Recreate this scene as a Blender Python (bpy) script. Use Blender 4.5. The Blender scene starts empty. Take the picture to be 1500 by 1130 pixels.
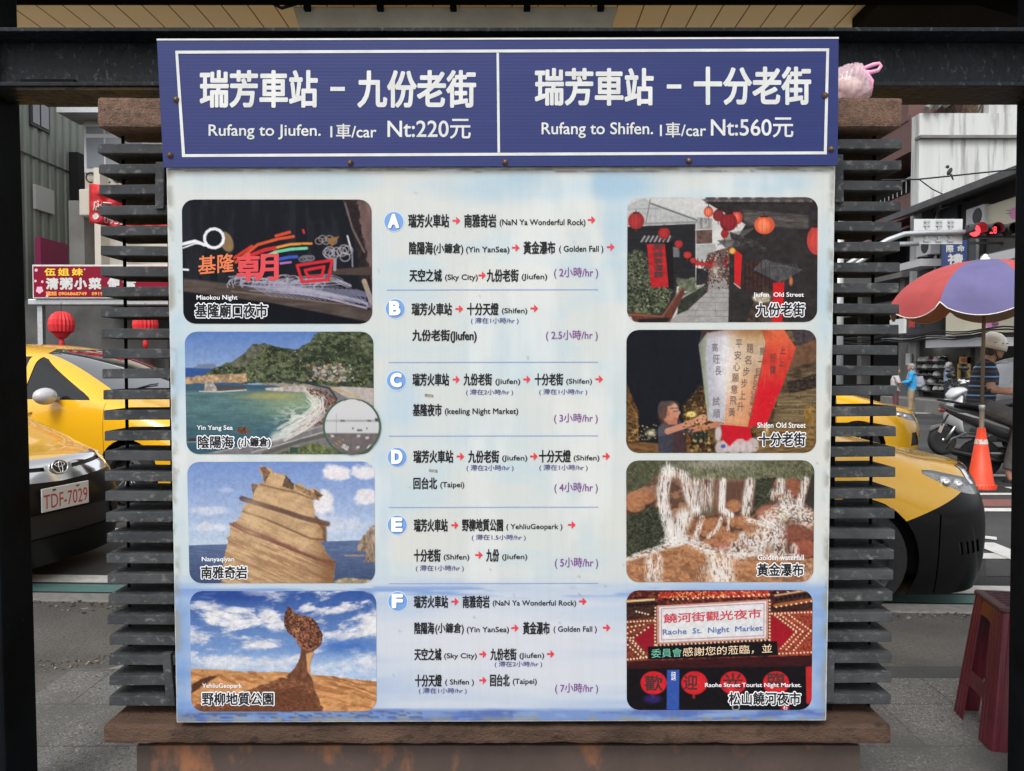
import bpy, bmesh, math, random
import numpy as np
from mathutils import Vector, Matrix
R = math.radians
random.seed(7)
SC = bpy.context.scene
COL = SC.collection

# ------------------------------------------------------------------ camera
F, CX, CY = 1128.0, 750.0, 565.0          # focal length and centre of the photograph, in its pixels
H = 1.44                                  # eye height above the pavement
PITCH = math.atan((CY - 531.0) / F)
ZR = -0.06                                # road level, one kerb below the pavement
cam = bpy.data.cameras.new('camera')
camo = bpy.data.objects.new('camera', cam); COL.objects.link(camo)
cam.sensor_width = 36.0; cam.sensor_fit = 'HORIZONTAL'; cam.lens = F / 1500 * 36
cam.clip_start = 0.05; cam.clip_end = 2000
camo.location = (0, 0, H); camo.rotation_euler = (math.pi/2 - PITCH, 0, 0)
SC.camera = camo
# ------------------------------------------------------------------ sky, sun, exposure
w = bpy.data.worlds.new('World'); SC.world = w; w.use_nodes = True
nt = w.node_tree; nt.nodes.clear()
sky = nt.nodes.new('ShaderNodeTexSky'); sky.sky_type = 'NISHITA'; sky.sun_disc = False
SUN_EL, SUN_ROT = R(52), R(200)
sky.sun_elevation = SUN_EL; sky.sun_rotation = SUN_ROT; sky.dust_density = 3.0; sky.air_density = 1.2
hs = nt.nodes.new('ShaderNodeHueSaturation'); hs.inputs['Saturation'].default_value = 0.16
bg = nt.nodes.new('ShaderNodeBackground'); bg.inputs['Strength'].default_value = 0.15
wo = nt.nodes.new('ShaderNodeOutputWorld')
nt.links.new(sky.outputs[0], hs.inputs['Color']); nt.links.new(hs.outputs[0], bg.inputs[0]); nt.links.new(bg.outputs[0], wo.inputs[0])
sun = bpy.data.lights.new('sun', 'SUN'); sun.energy = 1.1; sun.angle = R(22); sun.color = (1.0, 0.965, 0.92)
suno = bpy.data.objects.new('sun', sun); COL.objects.link(suno)
# direction towards the sun: behind the camera, a little to the left
sd = Vector((math.sin(SUN_ROT) * math.cos(SUN_EL), math.cos(SUN_ROT) * math.cos(SUN_EL), math.sin(SUN_EL)))
suno.rotation_euler = sd.to_track_quat('Z', 'Y').to_euler(); suno.location = sd * 30
SC.view_settings.view_transform = 'Standard'; SC.view_settings.look = 'None'
SC.view_settings.exposure = 0.65; SC.view_settings.gamma = 1.0
SC.cycles.max_bounces = 6; SC.cycles.diffuse_bounces = 3; SC.cycles.glossy_bounces = 3
SC.cycles.transmission_bounces = 4; SC.cycles.transparent_max_bounces = 6
SC.cycles.caustics_reflective = False; SC.cycles.caustics_refractive = False
SC.cycles.use_denoising = True

# ------------------------------------------------------------------ helpers
def ray(px, py):
    x, u = (px - CX) / F, (CY - py) / F
    c, s = math.cos(PITCH), math.sin(PITCH)
    return Vector((x, c + u * s, -s + u * c))
def atY(px, py, Y): d = ray(px, py); return Vector((0, 0, H)) + d * (Y / d.y)
def atX(px, py, X): d = ray(px, py); return Vector((0, 0, H)) + d * (X / d.x)
def atZ(px, py, Z): d = ray(px, py); return Vector((0, 0, H)) + d * ((Z - H) / d.z)

def s2l(c):
    c = np.asarray(c, dtype=float) / 255.0
    return np.where(c <= 0.04045, c / 12.92, ((c + 0.055) / 1.055) ** 2.4)
def S(r, g, b): return tuple(float(v) for v in s2l((r, g, b))) + (1.0,)

INV = {}
def tag(o, label=None, cat=None, group=None, kind=None):
    if label: o['label'] = label
    if cat: o['category'] = cat
    if group: o['group'] = group
    if kind: o['kind'] = kind
    return o
def thing(name, label, cat, loc=(0, 0, 0), rz=0.0, group=None, rx=0.0):
    o = bpy.data.objects.new(name, None); COL.objects.link(o)
    o.location = loc; o.rotation_euler = (rx, 0, rz); o.empty_display_size = 0.1
    INV[o.name] = (Matrix.Translation(Vector(loc)) @ Matrix.Rotation(rz, 4, 'Z') @ Matrix.Rotation(rx, 4, 'X')).inverted()
    return tag(o, label, cat, group)
def link_mesh(name, me, mats, parent=None):
    for m in (mats if isinstance(mats, (list, tuple)) else [mats]):
        me.materials.append(m)
    o = bpy.data.objects.new(name, me); COL.objects.link(o)
    if parent is not None:
        o.parent = parent
        if parent.name in INV: INV[o.name] = INV[parent.name]
    return o

class MB:
    """collects primitives, builds ONE mesh object"""
    def __init__(s): s.v, s.f, s.m = [], [], []
    def add(s, vs, fs, mi=0):
        b = len(s.v); s.v += [tuple(v) for v in vs]
        s.f += [tuple(b + i for i in f) for f in fs]; s.m += [mi] * len(fs); return s
    def box(s, c, d, rz=0.0, ry=0.0, rx=0.0, mi=0):
        M = Matrix.Rotation(rz, 3, 'Z') @ Matrix.Rotation(ry, 3, 'Y') @ Matrix.Rotation(rx, 3, 'X')
        vs = []
        for z in (-.5, .5):
            for y in (-.5, .5):
                for x in (-.5, .5): vs.append(Vector(c) + M @ Vector((x*d[0], y*d[1], z*d[2])))
        return s.add(vs, [(0,2,3,1),(4,5,7,6),(0,1,5,4),(2,6,7,3),(0,4,6,2),(1,3,7,5)], mi)
    def bb(s, x0, x1, y0, y1, z0, z1, mi=0):
        return s.box(((x0+x1)/2, (y0+y1)/2, (z0+z1)/2), (abs(x1-x0), abs(y1-y0), abs(z1-z0)), mi=mi)
    def hexa(s, p, mi=0):   # 8 corners: front 4 (bl br tr tl), back 4
        return s.add(p, [(0,1,2,3),(7,6,5,4),(0,4,5,1),(1,5,6,2),(2,6,7,3),(3,7,4,0)], mi)
    def quad(s, a, b, c, d, mi=0): return s.add([a, b, c, d], [(0,1,2,3)], mi)
    def tube(s, pts, r, n=10, caps=True, mi=0):
        pts = [Vector(p) for p in pts]; k = len(pts)
        rs = r if isinstance(r, (list, tuple)) else [r] * k
        vs, fs = [], []; prev = None
        for i, p in enumerate(pts):
            t = (pts[min(i+1, k-1)] - pts[max(i-1, 0)]).normalized()
            if prev is None: a = t.orthogonal().normalized()
            else:
                a = prev - t * prev.dot(t); a = a.normalized() if a.length > 1e-6 else t.orthogonal().normalized()
            prev = a; b = t.cross(a)
            for j in range(n):
                q = 2 * math.pi * j / n; vs.append(p + (a * math.cos(q) + b * math.sin(q)) * rs[i])
        for i in range(k - 1):
            for j in range(n):
                j2 = (j + 1) % n; fs.append((i*n+j, i*n+j2, (i+1)*n+j2, (i+1)*n+j))
        if caps: fs.append(tuple(range(n-1, -1, -1))); fs.append(tuple((k-1)*n + j for j in range(n)))
        return s.add(vs, fs, mi)
    def lathe(s, prof, n=24, c=(0,0,0), M=None, mi=0, close=True):
        vs, fs = [], []; k = len(prof); c = Vector(c)
        for r, z in prof:
            for j in range(n):
                q = 2*math.pi*j/n; v = Vector((r*math.cos(q), r*math.sin(q), z))
                vs.append(c + (M @ v if M is not None else v))
        for i in range(k-1):
            for j in range(n):
                j2 = (j+1) % n; fs.append((i*n+j, i*n+j2, (i+1)*n+j2, (i+1)*n+j))
        if close: fs.append(tuple(range(n-1, -1, -1))); fs.append(tuple((k-1)*n+j for j in range(n)))
        return s.add(vs, fs, mi)
    def ell(s, c, r, nu=14, nv=9, M=None, mi=0):
        prof = [(math.sin(math.pi*i/nv), -math.cos(math.pi*i/nv)) for i in range(nv+1)]
        prof = [(max(a, 1e-3), b) for a, b in prof]
        vs0 = len(s.v); s.lathe(prof, nu, (0,0,0), None, mi)
        for i in range(vs0, len(s.v)):
            v = Vector(s.v[i]); v = Vector((v.x*r[0], v.y*r[1], v.z*r[2]))
            s.v[i] = tuple(Vector(c) + (M @ v if M is not None else v))
        return s
    def prism(s, poly, ax, a0, a1, mi=0):
        """poly in the two other axes (cyclic order for ax: x->(y,z), y->(x,z), z->(x,y)), extruded a0..a1"""
        def P(p, a):
            if ax == 'x': return (a, p[0], p[1])
            if ax == 'y': return (p[0], a, p[1])
            return (p[0], p[1], a)
        n = len(poly); vs = [P(p, a0) for p in poly] + [P(p, a1) for p in poly]
        fs = [tuple(range(n)), tuple(range(2*n-1, n-1, -1))] + [(i, n+i, n+(i+1) % n, (i+1) % n) for i in range(n)]
        return s.add(vs, fs, mi)
    def build(s, name, mats, parent=None, smooth=False, bevel=0.0, world=False, seg=2, sub=0, solid=0.0, recalc=True):
        vs = s.v
        if world and parent is not None:
            M = INV[parent.name]; vs = [tuple(M @ Vector(v)) for v in vs]
        me = bpy.data.meshes.new(name); me.from_pydata(vs, [], s.f)
        me.polygons.foreach_set('material_index', s.m)
        if recalc:
            bm = bmesh.new(); bm.from_mesh(me); bmesh.ops.recalc_face_normals(bm, faces=bm.faces[:]); bm.to_mesh(me); bm.free()
        if smooth: me.polygons.foreach_set('use_smooth', [True] * len(me.polygons))
        me.update()
        o = link_mesh(name, me, mats, parent)
        if bevel:
            b = o.modifiers.new('bevel', 'BEVEL'); b.width = bevel; b.segments = seg; b.limit_method = 'ANGLE'; b.angle_limit = R(35)
        if solid:
            q = o.modifiers.new('solid', 'SOLIDIFY'); q.thickness = solid; q.offset = 0
        if sub:
            q = o.modifiers.new('sub', 'SUBSURF'); q.levels = sub; q.render_levels = sub
        return o

def copy_tree(o, loc=None, rz=None, label=None, parent=None):
    c = o.copy(); COL.objects.link(c)
    if parent is not None: c.parent = parent
    if loc is not None: c.location = loc
    if rz is not None: c.rotation_euler = (0, 0, rz)
    if label: c['label'] = label
    for ch in list(o.children): copy_tree(ch, parent=c)
    return c

# ------------------------------------------------------------------ materials
def nodes_of(m):
    m.use_nodes = True; n = m.node_tree; return n, n.nodes['Principled BSDF']
def mat(name, c, rough=0.6, metal=0.0, c2=None, scale=8.0, detail=6.0, lo=0.35, hi=0.65, bump=0.0, bscale=None,
        stretch=(1, 1, 1), spec=0.5, coat=0.0, emit=None, estr=0.0, alpha=None, trans=0.0, c3=None, s3=40.0, lo3=.6, hi3=.75, rvar=0.0):
    m = bpy.data.materials.new(name); n, p = nodes_of(m); L = n.links.new
    p.inputs['Base Color'].default_value = c; p.inputs['Roughness'].default_value = rough; p.inputs['Metallic'].default_value = metal
    p.inputs['Specular IOR Level'].default_value = spec
    if coat: p.inputs['Coat Weight'].default_value = coat; p.inputs['Coat Roughness'].default_value = 0.04
    if trans: p.inputs['Transmission Weight'].default_value = trans
    if alpha is not None: p.inputs['Alpha'].default_value = alpha
    if emit: p.inputs['Emission Color'].default_value = emit; p.inputs['Emission Strength'].default_value = estr
    if c2 is not None or bump or c3 is not None or rvar:
        tc = n.nodes.new('ShaderNodeTexCoord'); mp = n.nodes.new('ShaderNodeMapping'); mp.inputs['Scale'].default_value = stretch
        L(tc.outputs['Object'], mp.inputs['Vector'])
        def noise(sc, lo_, hi_, det=detail):
            t = n.nodes.new('ShaderNodeTexNoise'); t.inputs['Scale'].default_value = sc; t.inputs['Detail'].default_value = det
            t.inputs['Roughness'].default_value = 0.62
            L(mp.outputs[0], t.inputs['Vector'])
            r = n.nodes.new('ShaderNodeMapRange'); r.inputs['From Min'].default_value = lo_; r.inputs['From Max'].default_value = hi_
            L(t.outputs['Fac'], r.inputs['Value']); return t, r
        cur = None
        if c2 is not None:
            t, r = noise(scale, lo, hi); mx = n.nodes.new('ShaderNodeMix'); mx.data_type = 'RGBA'
            mx.inputs['A'].default_value = c; mx.inputs['B'].default_value = c2; L(r.outputs[0], mx.inputs['Factor']); cur = mx
        if c3 is not None:
            t3, r3 = noise(s3, lo3, hi3); mx = n.nodes.new('ShaderNodeMix'); mx.data_type = 'RGBA'
            if cur: L(cur.outputs['Result'], mx.inputs['A'])
            else: mx.inputs['A'].default_value = c
            mx.inputs['B'].default_value = c3; L(r3.outputs[0], mx.inputs['Factor']); cur = mx
        if cur: L(cur.outputs['Result'], p.inputs['Base Color'])
        if rvar:
            t4, r4 = noise(scale * 1.7, .3, .7); r4.inputs['To Min'].default_value = max(0, rough - rvar); r4.inputs['To Max'].default_value = min(1, rough + rvar)
            L(r4.outputs[0], p.inputs['Roughness'])
        if bump:
            tb = n.nodes.new('ShaderNodeTexNoise'); tb.inputs['Scale'].default_value = bscale or scale * 4; tb.inputs['Detail'].default_value = 5
            L(mp.outputs[0], tb.inputs['Vector'])
            b = n.nodes.new('ShaderNodeBump'); b.inputs['Strength'].default_value = bump; b.inputs['Distance'].default_value = 0.02
            L(tb.outputs['Fac'], b.inputs['Height']); L(b.outputs[0], p.inputs['Normal'])
    return m

M = {}
M['steel'] = mat('black_steel', (.0045, .005, .006, 1), .6, spec=.03, c2=(.007, .009, .011, 1), scale=5, bump=.06, bscale=60, c3=(.16, .17, .17, 1), s3=26, lo3=.70, hi3=.84)
M['steel_worn'] = mat('worn_black_steel', (.005, .007, .009, 1), .5, spec=.15, c2=(.010, .013, .016, 1), scale=4, bump=.3, bscale=45, c3=(.055, .063, .068, 1), s3=75, lo3=.58, hi3=.72, stretch=(1, 1, .6))
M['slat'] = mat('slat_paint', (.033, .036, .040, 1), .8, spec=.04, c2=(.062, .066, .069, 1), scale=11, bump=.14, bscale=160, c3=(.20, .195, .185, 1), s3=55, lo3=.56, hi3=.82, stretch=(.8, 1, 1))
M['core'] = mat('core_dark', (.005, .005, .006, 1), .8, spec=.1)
M['laterite'] = mat('brown_stone', (.085, .050, .034, 1), .9, c2=(.16, .092, .060, 1), scale=60, bump=.45, bscale=230, c3=(.022, .015, .012, 1), s3=160, lo3=.56, hi3=.66)
M['ledge'] = mat('ledge_stone', (.050, .033, .025, 1), .92, spec=.1, c2=(.098, .060, .043, 1), scale=7, bump=.4, bscale=170, c3=(.022, .018, .016, 1), s3=30, lo3=.54, hi3=.72, stretch=(.7, 1, 1.2))
M['plinth'] = mat('plinth_paint', (.046, .031, .026, 1), .75, c2=(.070, .046, .038, 1), scale=3, bump=.15, bscale=50, c3=(.21, .085, .038, 1), s3=5.0, lo3=.52, hi3=.64, stretch=(1.4, 1, .8))
M['ceiling'] = mat('ceiling_board', S(226, 188, 128), .6, c2=S(205, 168, 112), scale=3)
M['rust_under'] = mat('flaking_soffit', (.03, .024, .016, 1), .85, c2=(.12, .08, .033, 1), scale=3, c3=(.012, .011, .010, 1), s3=30, lo3=.5, hi3=.65, bump=.8, bscale=40)
M['screw'] = mat('rusty_screw', (.18, .13, .09, 1), .45, .7, c2=(.09, .04, .02, 1), scale=60)
M['white'] = mat('white_paint', (.74, .75, .74, 1), .5)
M['black'] = mat('black_plastic', (.012, .012, .013, 1), .4)
M['rubber'] = mat('rubber', (.014, .014, .015, 1), .8)
M['chrome'] = mat('chrome', (.85, .85, .86, 1), .10, 1.0)
M['alu'] = mat('aluminium', (.42, .43, .44, 1), .35, .9)
M['galv'] = mat('galvanised', (.40, .42, .44, 1), .42, .6, c2=(.5, .52, .53, 1), scale=20)
# ================================================================== SETTING: ground
def brick_mat(name, c, c2, cj, bw, bh, joint, rough=.8, speck=None, off=.5):
    m = bpy.data.materials.new(name); n, p = nodes_of(m); L = n.links.new
    tc = n.nodes.new('ShaderNodeTexCoord')
    b = n.nodes.new('ShaderNodeTexBrick'); b.offset = off; b.inputs['Color1'].default_value = c; b.inputs['Color2'].default_value = c2
    b.inputs['Mortar'].default_value = cj; b.inputs['Scale'].default_value = 1; b.inputs['Mortar Size'].default_value = joint
    b.inputs['Mortar Smooth'].default_value = .2; b.inputs['Brick Width'].default_value = bw; b.inputs['Row Height'].default_value = bh
    L(tc.outputs['Object'], b.inputs['Vector'])
    def spk(sc, lo, hi, col, prev):
        t = n.nodes.new('ShaderNodeTexNoise'); t.inputs['Scale'].default_value = sc; t.inputs['Detail'].default_value = 4
        L(tc.outputs['Object'], t.inputs['Vector'])
        r = n.nodes.new('ShaderNodeMapRange'); r.inputs['From Min'].default_value = lo; r.inputs['From Max'].default_value = hi
        L(t.outputs['Fac'], r.inputs['Value'])
        x = n.nodes.new('ShaderNodeMix'); x.data_type = 'RGBA'; x.inputs['B'].default_value = col
        L(r.outputs[0], x.inputs['Factor']); L(prev, x.inputs['A']); return x.outputs['Result']
    o = b.outputs['Color']
    o = spk(150, .50, .62, speck or (.05, .05, .048, 1), o)
    o = spk(110, .58, .68, (.27, .265, .25, 1), o)
    o = spk(1.7, .45, .68, tuple(v * .55 for v in c[:3]) + (1,), o)
    L(o, p.inputs['Base Color']); p.inputs['Roughness'].default_value = rough
    return m
M['tile'] = brick_mat('granite_paving', (.118, .116, .109, 1), (.140, .137, .129, 1), (.045, .043, .04, 1), .62, .355, .004)
M['concrete'] = mat('old_concrete', (.072, .068, .062, 1), .95, c2=(.125, .117, .107, 1), scale=1.6, bump=.5, bscale=60, c3=(.05, .045, .04, 1), s3=55, lo3=.52, hi3=.70)
M['kerb'] = mat('kerb_stone', (.19, .185, .172, 1), .9, c2=(.26, .25, .235, 1), scale=18, bump=.4, bscale=70)
M['asphalt'] = mat('asphalt', (.050, .050, .052, 1), .92, spec=.15, c2=(.085, .084, .083, 1), scale=.7, bump=.5, bscale=130, c3=(.13, .128, .124, 1), s3=150, lo3=.6, hi3=.72)
M['roadwhite'] = mat('road_paint_white', (.60, .60, .57, 1), .75, c2=(.42, .42, .40, 1), scale=14, lo=.45, hi=.75)
M['roadteal'] = mat('road_paint_teal', (.105, .235, .215, 1), .8, c2=(.085, .175, .16, 1), scale=9)
M['roadorange'] = mat('road_paint_orange', (.62, .34, .10, 1), .8)
M['roadred'] = mat('red_road_surface', (.22, .085, .075, 1), .9, c2=(.16, .07, .06, 1), scale=20)
M['patch'] = mat('asphalt_patch', (.046, .046, .047, 1), .92, c2=(.06, .06, .06, 1), scale=5, bump=.4, bscale=120)

ks = -0.042                                   # the kerb runs slightly towards us on the right
def kY(x, Y0): return Y0 + ks * x
def sheet(name, pts, z, m, kind='structure'):
    mb = MB(); mb.add([(x, y, z) for x, y in pts], [tuple(range(len(pts)))])
    return tag(mb.build(name, m, recalc=False), kind=kind)
sheet('road', [(-400, -60), (400, -60), (400, 900), (-400, 900)], ZR, M['asphalt'])
mb = MB(); X0, X1 = -30, 30
mb.add([(X0, -12, 0), (X1, -12, 0), (X1, kY(X1, 4.48), 0), (X0, kY(X0, 4.48), 0),
        (X0, -12, ZR-.1), (X1, -12, ZR-.1), (X1, kY(X1, 4.48), ZR-.1), (X0, kY(X0, 4.48), ZR-.1)],
       [(0,1,2,3), (2,6,7,3), (0,3,7,4), (1,5,6,2), (0,4,5,1)])
tag(mb.build('pavement', M['concrete']), kind='structure')
mb = MB(); K0, K1 = 4.483, 4.645
x = -20.0
while x < 20:
    xa, xb = x + .006, x + 1.0
    mb.hexa([(xa, kY(xa, K0), ZR-.05), (xb, kY(xb, K0), ZR-.05), (xb, kY(xb, K0), .006), (xa, kY(xa, K0), .006),
             (xa, kY(xa, K1), ZR-.05), (xb, kY(xb, K1), ZR-.05), (xb, kY(xb, K1), .006), (xa, kY(xa, K1), .006)])
    x += 1.0
tag(mb.build('kerb', M['kerb'], bevel=.012), kind='structure')
sheet('paving_tiles', [(-2.06, -6), (9, -6), (9, 3.46), (1.0, 3.46), (.4, 3.57), (-2.06, 3.57)], .004, M['tile'])
M['bounce_sheet'] = brick_mat('bounce_sheet_pale', (.50, .48, .44, 1), (.54, .52, .475, 1), (.16, .15, .14, 1), .6, .6, .004, speck=(.26, .25, .24, 1))
sheet('unseen_bounce_sheet', [(-14, -11.9), (14, -11.9), (14, 1.55), (-14, 1.55)], .008, M['bounce_sheet'])  # pale sheet out of view below the camera, added to bounce light up
sheet('paving_edge_strip', [(.4, 3.57), (1.0, 3.462), (9, 3.462), (9, 3.60), (.4, 3.60)], .0035, M['patch'])
sheet('paving_edge_strip', [(-1.9, 3.571), (.3, 3.571), (.3, 3.82), (-1.62, 3.82)], .0035, M['kerb'])

def strip(Y0, Y1, x0, x1, m, z=.004):
    sheet('road_marking', [(x0, kY(x0, Y0)), (x1, kY(x1, Y0)), (x1, kY(x1, Y1)), (x0, kY(x0, Y1))], ZR + z, M[m])
strip(4.86, 5.03, -9, 9, 'roadteal'); strip(5.07, 5.25, -9, 9, 'roadwhite')
def roadline(a, b, wd, m='roadwhite', z=.008):
    A, B = atZ(a[0], a[1], ZR), atZ(b[0], b[1], ZR); d = (B - A); d.z = 0; n = Vector((-d.y, d.x, 0)).normalized() * wd / 2
    sheet('road_marking', [tuple((q)[:2]) for q in (A - n, B - n, B + n, A + n)], ZR + z, M[m])
roadline((20, 779), (178, 778), .16); roadline((50, 806), (185, 756), .17, z=.012)
roadline((1380, 816), (1560, 816), .17); roadline((1438, 797), (1520, 830), .2, z=.012); roadline((1420, 787), (1460, 791), .13, z=.012)
roadline((1400, 748), (1560, 748), .17); roadline((1395, 724), (1560, 724), .2); roadline((1395, 697), (1560, 698), .2)
roadline((1420, 714), (1436, 717), .15); roadline((1468, 716), (1500, 716), .15)
roadline((1200, 604), (1560, 608), .35); roadline((1220, 580), (1420, 596), .4, 'roadorange')
sheet('road_patch', [tuple(atZ(a, b, ZR)[:2]) for a, b in ((1385, 742), (1560, 742), (1560, 732), (1385, 732))], ZR + .003, M['roadred'])
sheet('road_patch', [tuple(atZ(a, b, ZR)[:2]) for a, b in ((1440, 768), (1640, 768), (1620, 845), (1445, 845))], ZR + .003, M['patch'])

# leaf litter and grit along the kerb, a mat of dead leaves nobody could count
rng = random.Random(3); mb = MB()
def grit(x, y, s, z=.0):
    a = rng.random() * 6.28; h = s * rng.uniform(.15, .6)
    vs = [Vector((x + s*rng.uniform(.5, 1)*math.cos(a + k*1.256), y + s*rng.uniform(.3, .7)*math.sin(a + k*1.256), z + .001 + (h if k % 2 else 0))) for k in range(5)]
    mb.add(vs + [Vector((x, y, z + h + .002))], [(0,1,5), (1,2,5), (2,3,5), (3,4,5), (4,0,5)], rng.randrange(3))
for i in range(900):
    x = rng.uniform(-4.5, 4.5); y = kY(x, 4.48) - abs(rng.gauss(0, .09)); grit(x, y, rng.uniform(.004, .022))
for i in range(260):
    x = rng.uniform(-3.2, -1.6); grit(x, 3.62 + (x + 2.2) * .35 + rng.gauss(0, .035), rng.uniform(.003, .016))
for i in range(420):
    grit(rng.uniform(-4, 4), rng.uniform(2.2, 4.6), rng.uniform(.002, .008), .004)
tag(mb.build('leaf_litter', [mat('dry_leaf', (.10, .07, .04, 1), .9), mat('grit_grey', (.2, .19, .17, 1), .9), mat('dark_leaf', (.035, .03, .018, 1), .9)]), kind='stuff')

# ================================================================== CANOPY: posts, beam, ceiling
cn = thing('canopy', 'black steel canopy with two posts and a beam over the notice board', 'canopy', (0, 2.4, 0))
BF = 2.30                                       # front edge of the beam's flanges
def zY(py, Y): return atY(750, py, Y).z
zt, zb = zY(40, BF), zY(120, BF)
mb = MB(); mb.bb(-4, 4, BF, BF+.17, zt-.012, zt); mb.bb(-4, 4, BF, BF+.17, zb-.012, zb)
mb.bb(-4, 4, BF+.08, BF+.09, zb, zt-.012)
mb.build('beam', M['steel_worn'], cn, world=True, bevel=.002)
mb = MB(); mb.bb(-1.47, -.90, BF+.01, BF+.165, zb-.020, zb-.0125); mb.build('soffit_plate', M['rust_under'], cn, world=True)
mb = MB(); mb.bb(-1.46, -1.30, BF+.012, BF+.078, zb+.002, zb+.012); mb.build('flange_stiffener', M['steel'], cn, world=True)
def post(a, b, other, lab):
    Y = BF + .03; p0 = atY(a[0], a[1], Y+.16); p1 = atY(b[0], b[1], Y+.16); p0.y = p1.y = Y
    d = (p1 - p0) / (p1.z - p0.z); lo = p0 + d * (0 - p0.z); hi = p0 + d * (2.78 - p0.z)
    mb = MB(); t = .16 * other
    xs = sorted([0, t])
    P = lambda q, dx, dy: (q.x + dx, q.y + dy, q.z)
    mb.hexa([P(lo, xs[0], 0), P(lo, xs[1], 0), P(hi, xs[1], 0), P(hi, xs[0], 0), P(lo, xs[0], .16), P(lo, xs[1], .16), P(hi, xs[1], .16), P(hi, xs[0], .16)])
    o = mb.build('post', M['steel'], cn, world=True, bevel=.008); tag(o, lab)
post((30, 150), (57, 1130), -1, None); post((1488, 150), (1474, 1130), 1, None)
ZC = 2.79
def ceiling_mat():
    m = bpy.data.materials.new('ceiling_plank'); n, p = nodes_of(m); L = n.links.new
    tc = n.nodes.new('ShaderNodeTexCoord'); b = n.nodes.new('ShaderNodeTexBrick'); b.offset = .37
    b.inputs['Color1'].default_value = S(252, 241, 216); b.inputs['Color2'].default_value = S(248, 236, 208); b.inputs['Mortar'].default_value = S(120, 96, 62)
    b.inputs['Scale'].default_value = 1; b.inputs['Mortar Size'].default_value = .003; b.inputs['Brick Width'].default_value = 3.0; b.inputs['Row Height'].default_value = .1
    mp = n.nodes.new('ShaderNodeMapping'); mp.inputs['Rotation'].default_value = (0, 0, R(90)); L(tc.outputs['Object'], mp.inputs['Vector']); L(mp.outputs[0], b.inputs['Vector'])
    L(b.outputs['Color'], p.inputs['Base Color']); p.inputs['Roughness'].default_value = .6; return m
mb = MB(); mb.bb(-4.2, 4.2, 2.5, 3.5, ZC, ZC+.02); mb.build('ceiling', ceiling_mat(), cn, world=True)
mb = MB(); mb.bb(-4.25, 4.25, 2.47, 3.53, ZC+.022, ZC+.10); mb.build('roof', M['steel'], cn, world=True)
mb = MB(); mb.bb(-4.2, 4.2, 2.58, 2.68, ZC-.07, ZC-.002); mb.build('joist', M['steel'], cn, world=True)
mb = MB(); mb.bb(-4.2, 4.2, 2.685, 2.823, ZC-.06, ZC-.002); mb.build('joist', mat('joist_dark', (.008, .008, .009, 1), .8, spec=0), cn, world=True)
for a in ((1287, 0), (1395, 0)): pass
c0 = [atZ(a, b, ZC-.05) for a, b in ((1300, -6), (1248, 46), (1497, 46), (1497, 27), (1385, -6))]
mb = MB(); n_ = len(c0)
mb.prism([(q.x, q.y) for q in c0], 'z', ZC-.05, ZC-.003); mb.build('gusset', M['steel'], cn, world=True)
# the lamp trough under the ceiling
lt = thing('lamp_trough', 'long unlit lamp trough hung on clips under the cream ceiling', 'lamp', (0, 2.85, ZC))
a = atY(432, 30, 2.88); b = atY(903, 30, 2.88)
mb = MB(); zl0, zl1 = zY(37, 2.88), zY(9, 2.85)
mb.hexa([(a.x+.02, 2.88, zl0-.03), (b.x-.02, 2.88, zl0-.03), (b.x, 2.85, zl1), (a.x, 2.85, zl1), (a.x+.02, 2.98, zl0-.03), (b.x-.02, 2.98, zl0-.03), (b.x, 2.98, zl1), (a.x, 2.98, zl1)])
mb.build('housing', mat('trough_acrylic', (.66, .62, .50, 1), .4, c2=(.52, .47, .36, 1), scale=6), lt, world=True, bevel=.006)
for px in (450, 557, 664, 772, 880):
    q = atY(px, 6, 2.84); mb = MB(); mb.bb(q.x-.012, q.x+.012, 2.828, 2.852, zl1-.022, ZC-.004); mb.build('clip', M['steel'], lt, world=True, bevel=.003)
mb = MB(); q = atY(412, 4, 2.83)
mb.tube([(q.x-.05, 2.84, q.z+.05), (q.x-.045, 2.835, q.z+.005), (q.x, 2.835, q.z-.018), (q.x+.05, 2.835, q.z-.003), (q.x+.09, 2.86, q.z+.02)], .006)
mb.build('cable', M['rubber'], lt, world=True, smooth=True)

# ================================================================== KIOSK: slatted pier behind the notice board
KT = math.tan(R(.6)); KY0 = 2.03
def onp(px, py, Y0, tan):                       # point on a plane leaning towards us by tan per metre above eye height
    d = ray(px, py); t = Y0 / (d.y + d.z * tan); return Vector((0, 0, H)) + d * t
kp = lambda px, py: onp(px, py, KY0, KT)
ki = thing('notice_pier', 'dark slatted pier with brown stone cap and ledge carrying the notice board', 'pier', (-.04, 2.15, 0))
DP = .145
for side in (0, 1):
    for i in range(28):
        y = 211 + i * 30.0 + random.uniform(-.8, .8) if side == 0 else 204.5 + i * 30.1 + random.uniform(-.8, .8)
        f = i / 27
        if side == 0: xa, xb = 143.5 + 17 * f + random.uniform(-1.2, 1.2), 262
        else: xa, xb = 1205, 1322.5 - 17 * f + random.uniform(-1.2, 1.2)
        t = 14.2; p = [kp(xa, y + t), kp(xb, y + t), kp(xb, y), kp(xa, y)]
        tw = random.uniform(-.0012, .0012)
        p[0].z += tw; p[3].z += tw; p[1].z -= tw; p[2].z -= tw
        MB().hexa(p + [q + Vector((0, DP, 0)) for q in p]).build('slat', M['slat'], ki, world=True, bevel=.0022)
def slab(px0, px1, py0, py1, Y, d, name, m, bev, inset=0):
    p = [onp(px0, py1, Y, KT), onp(px1, py1, Y, KT), onp(px1, py0, Y, KT), onp(px0, py0, Y, KT)]
    return MB().hexa(p + [q + Vector((0, d, 0)) for q in p]).build(name, m, ki, world=True, bevel=bev, seg=3)
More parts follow.
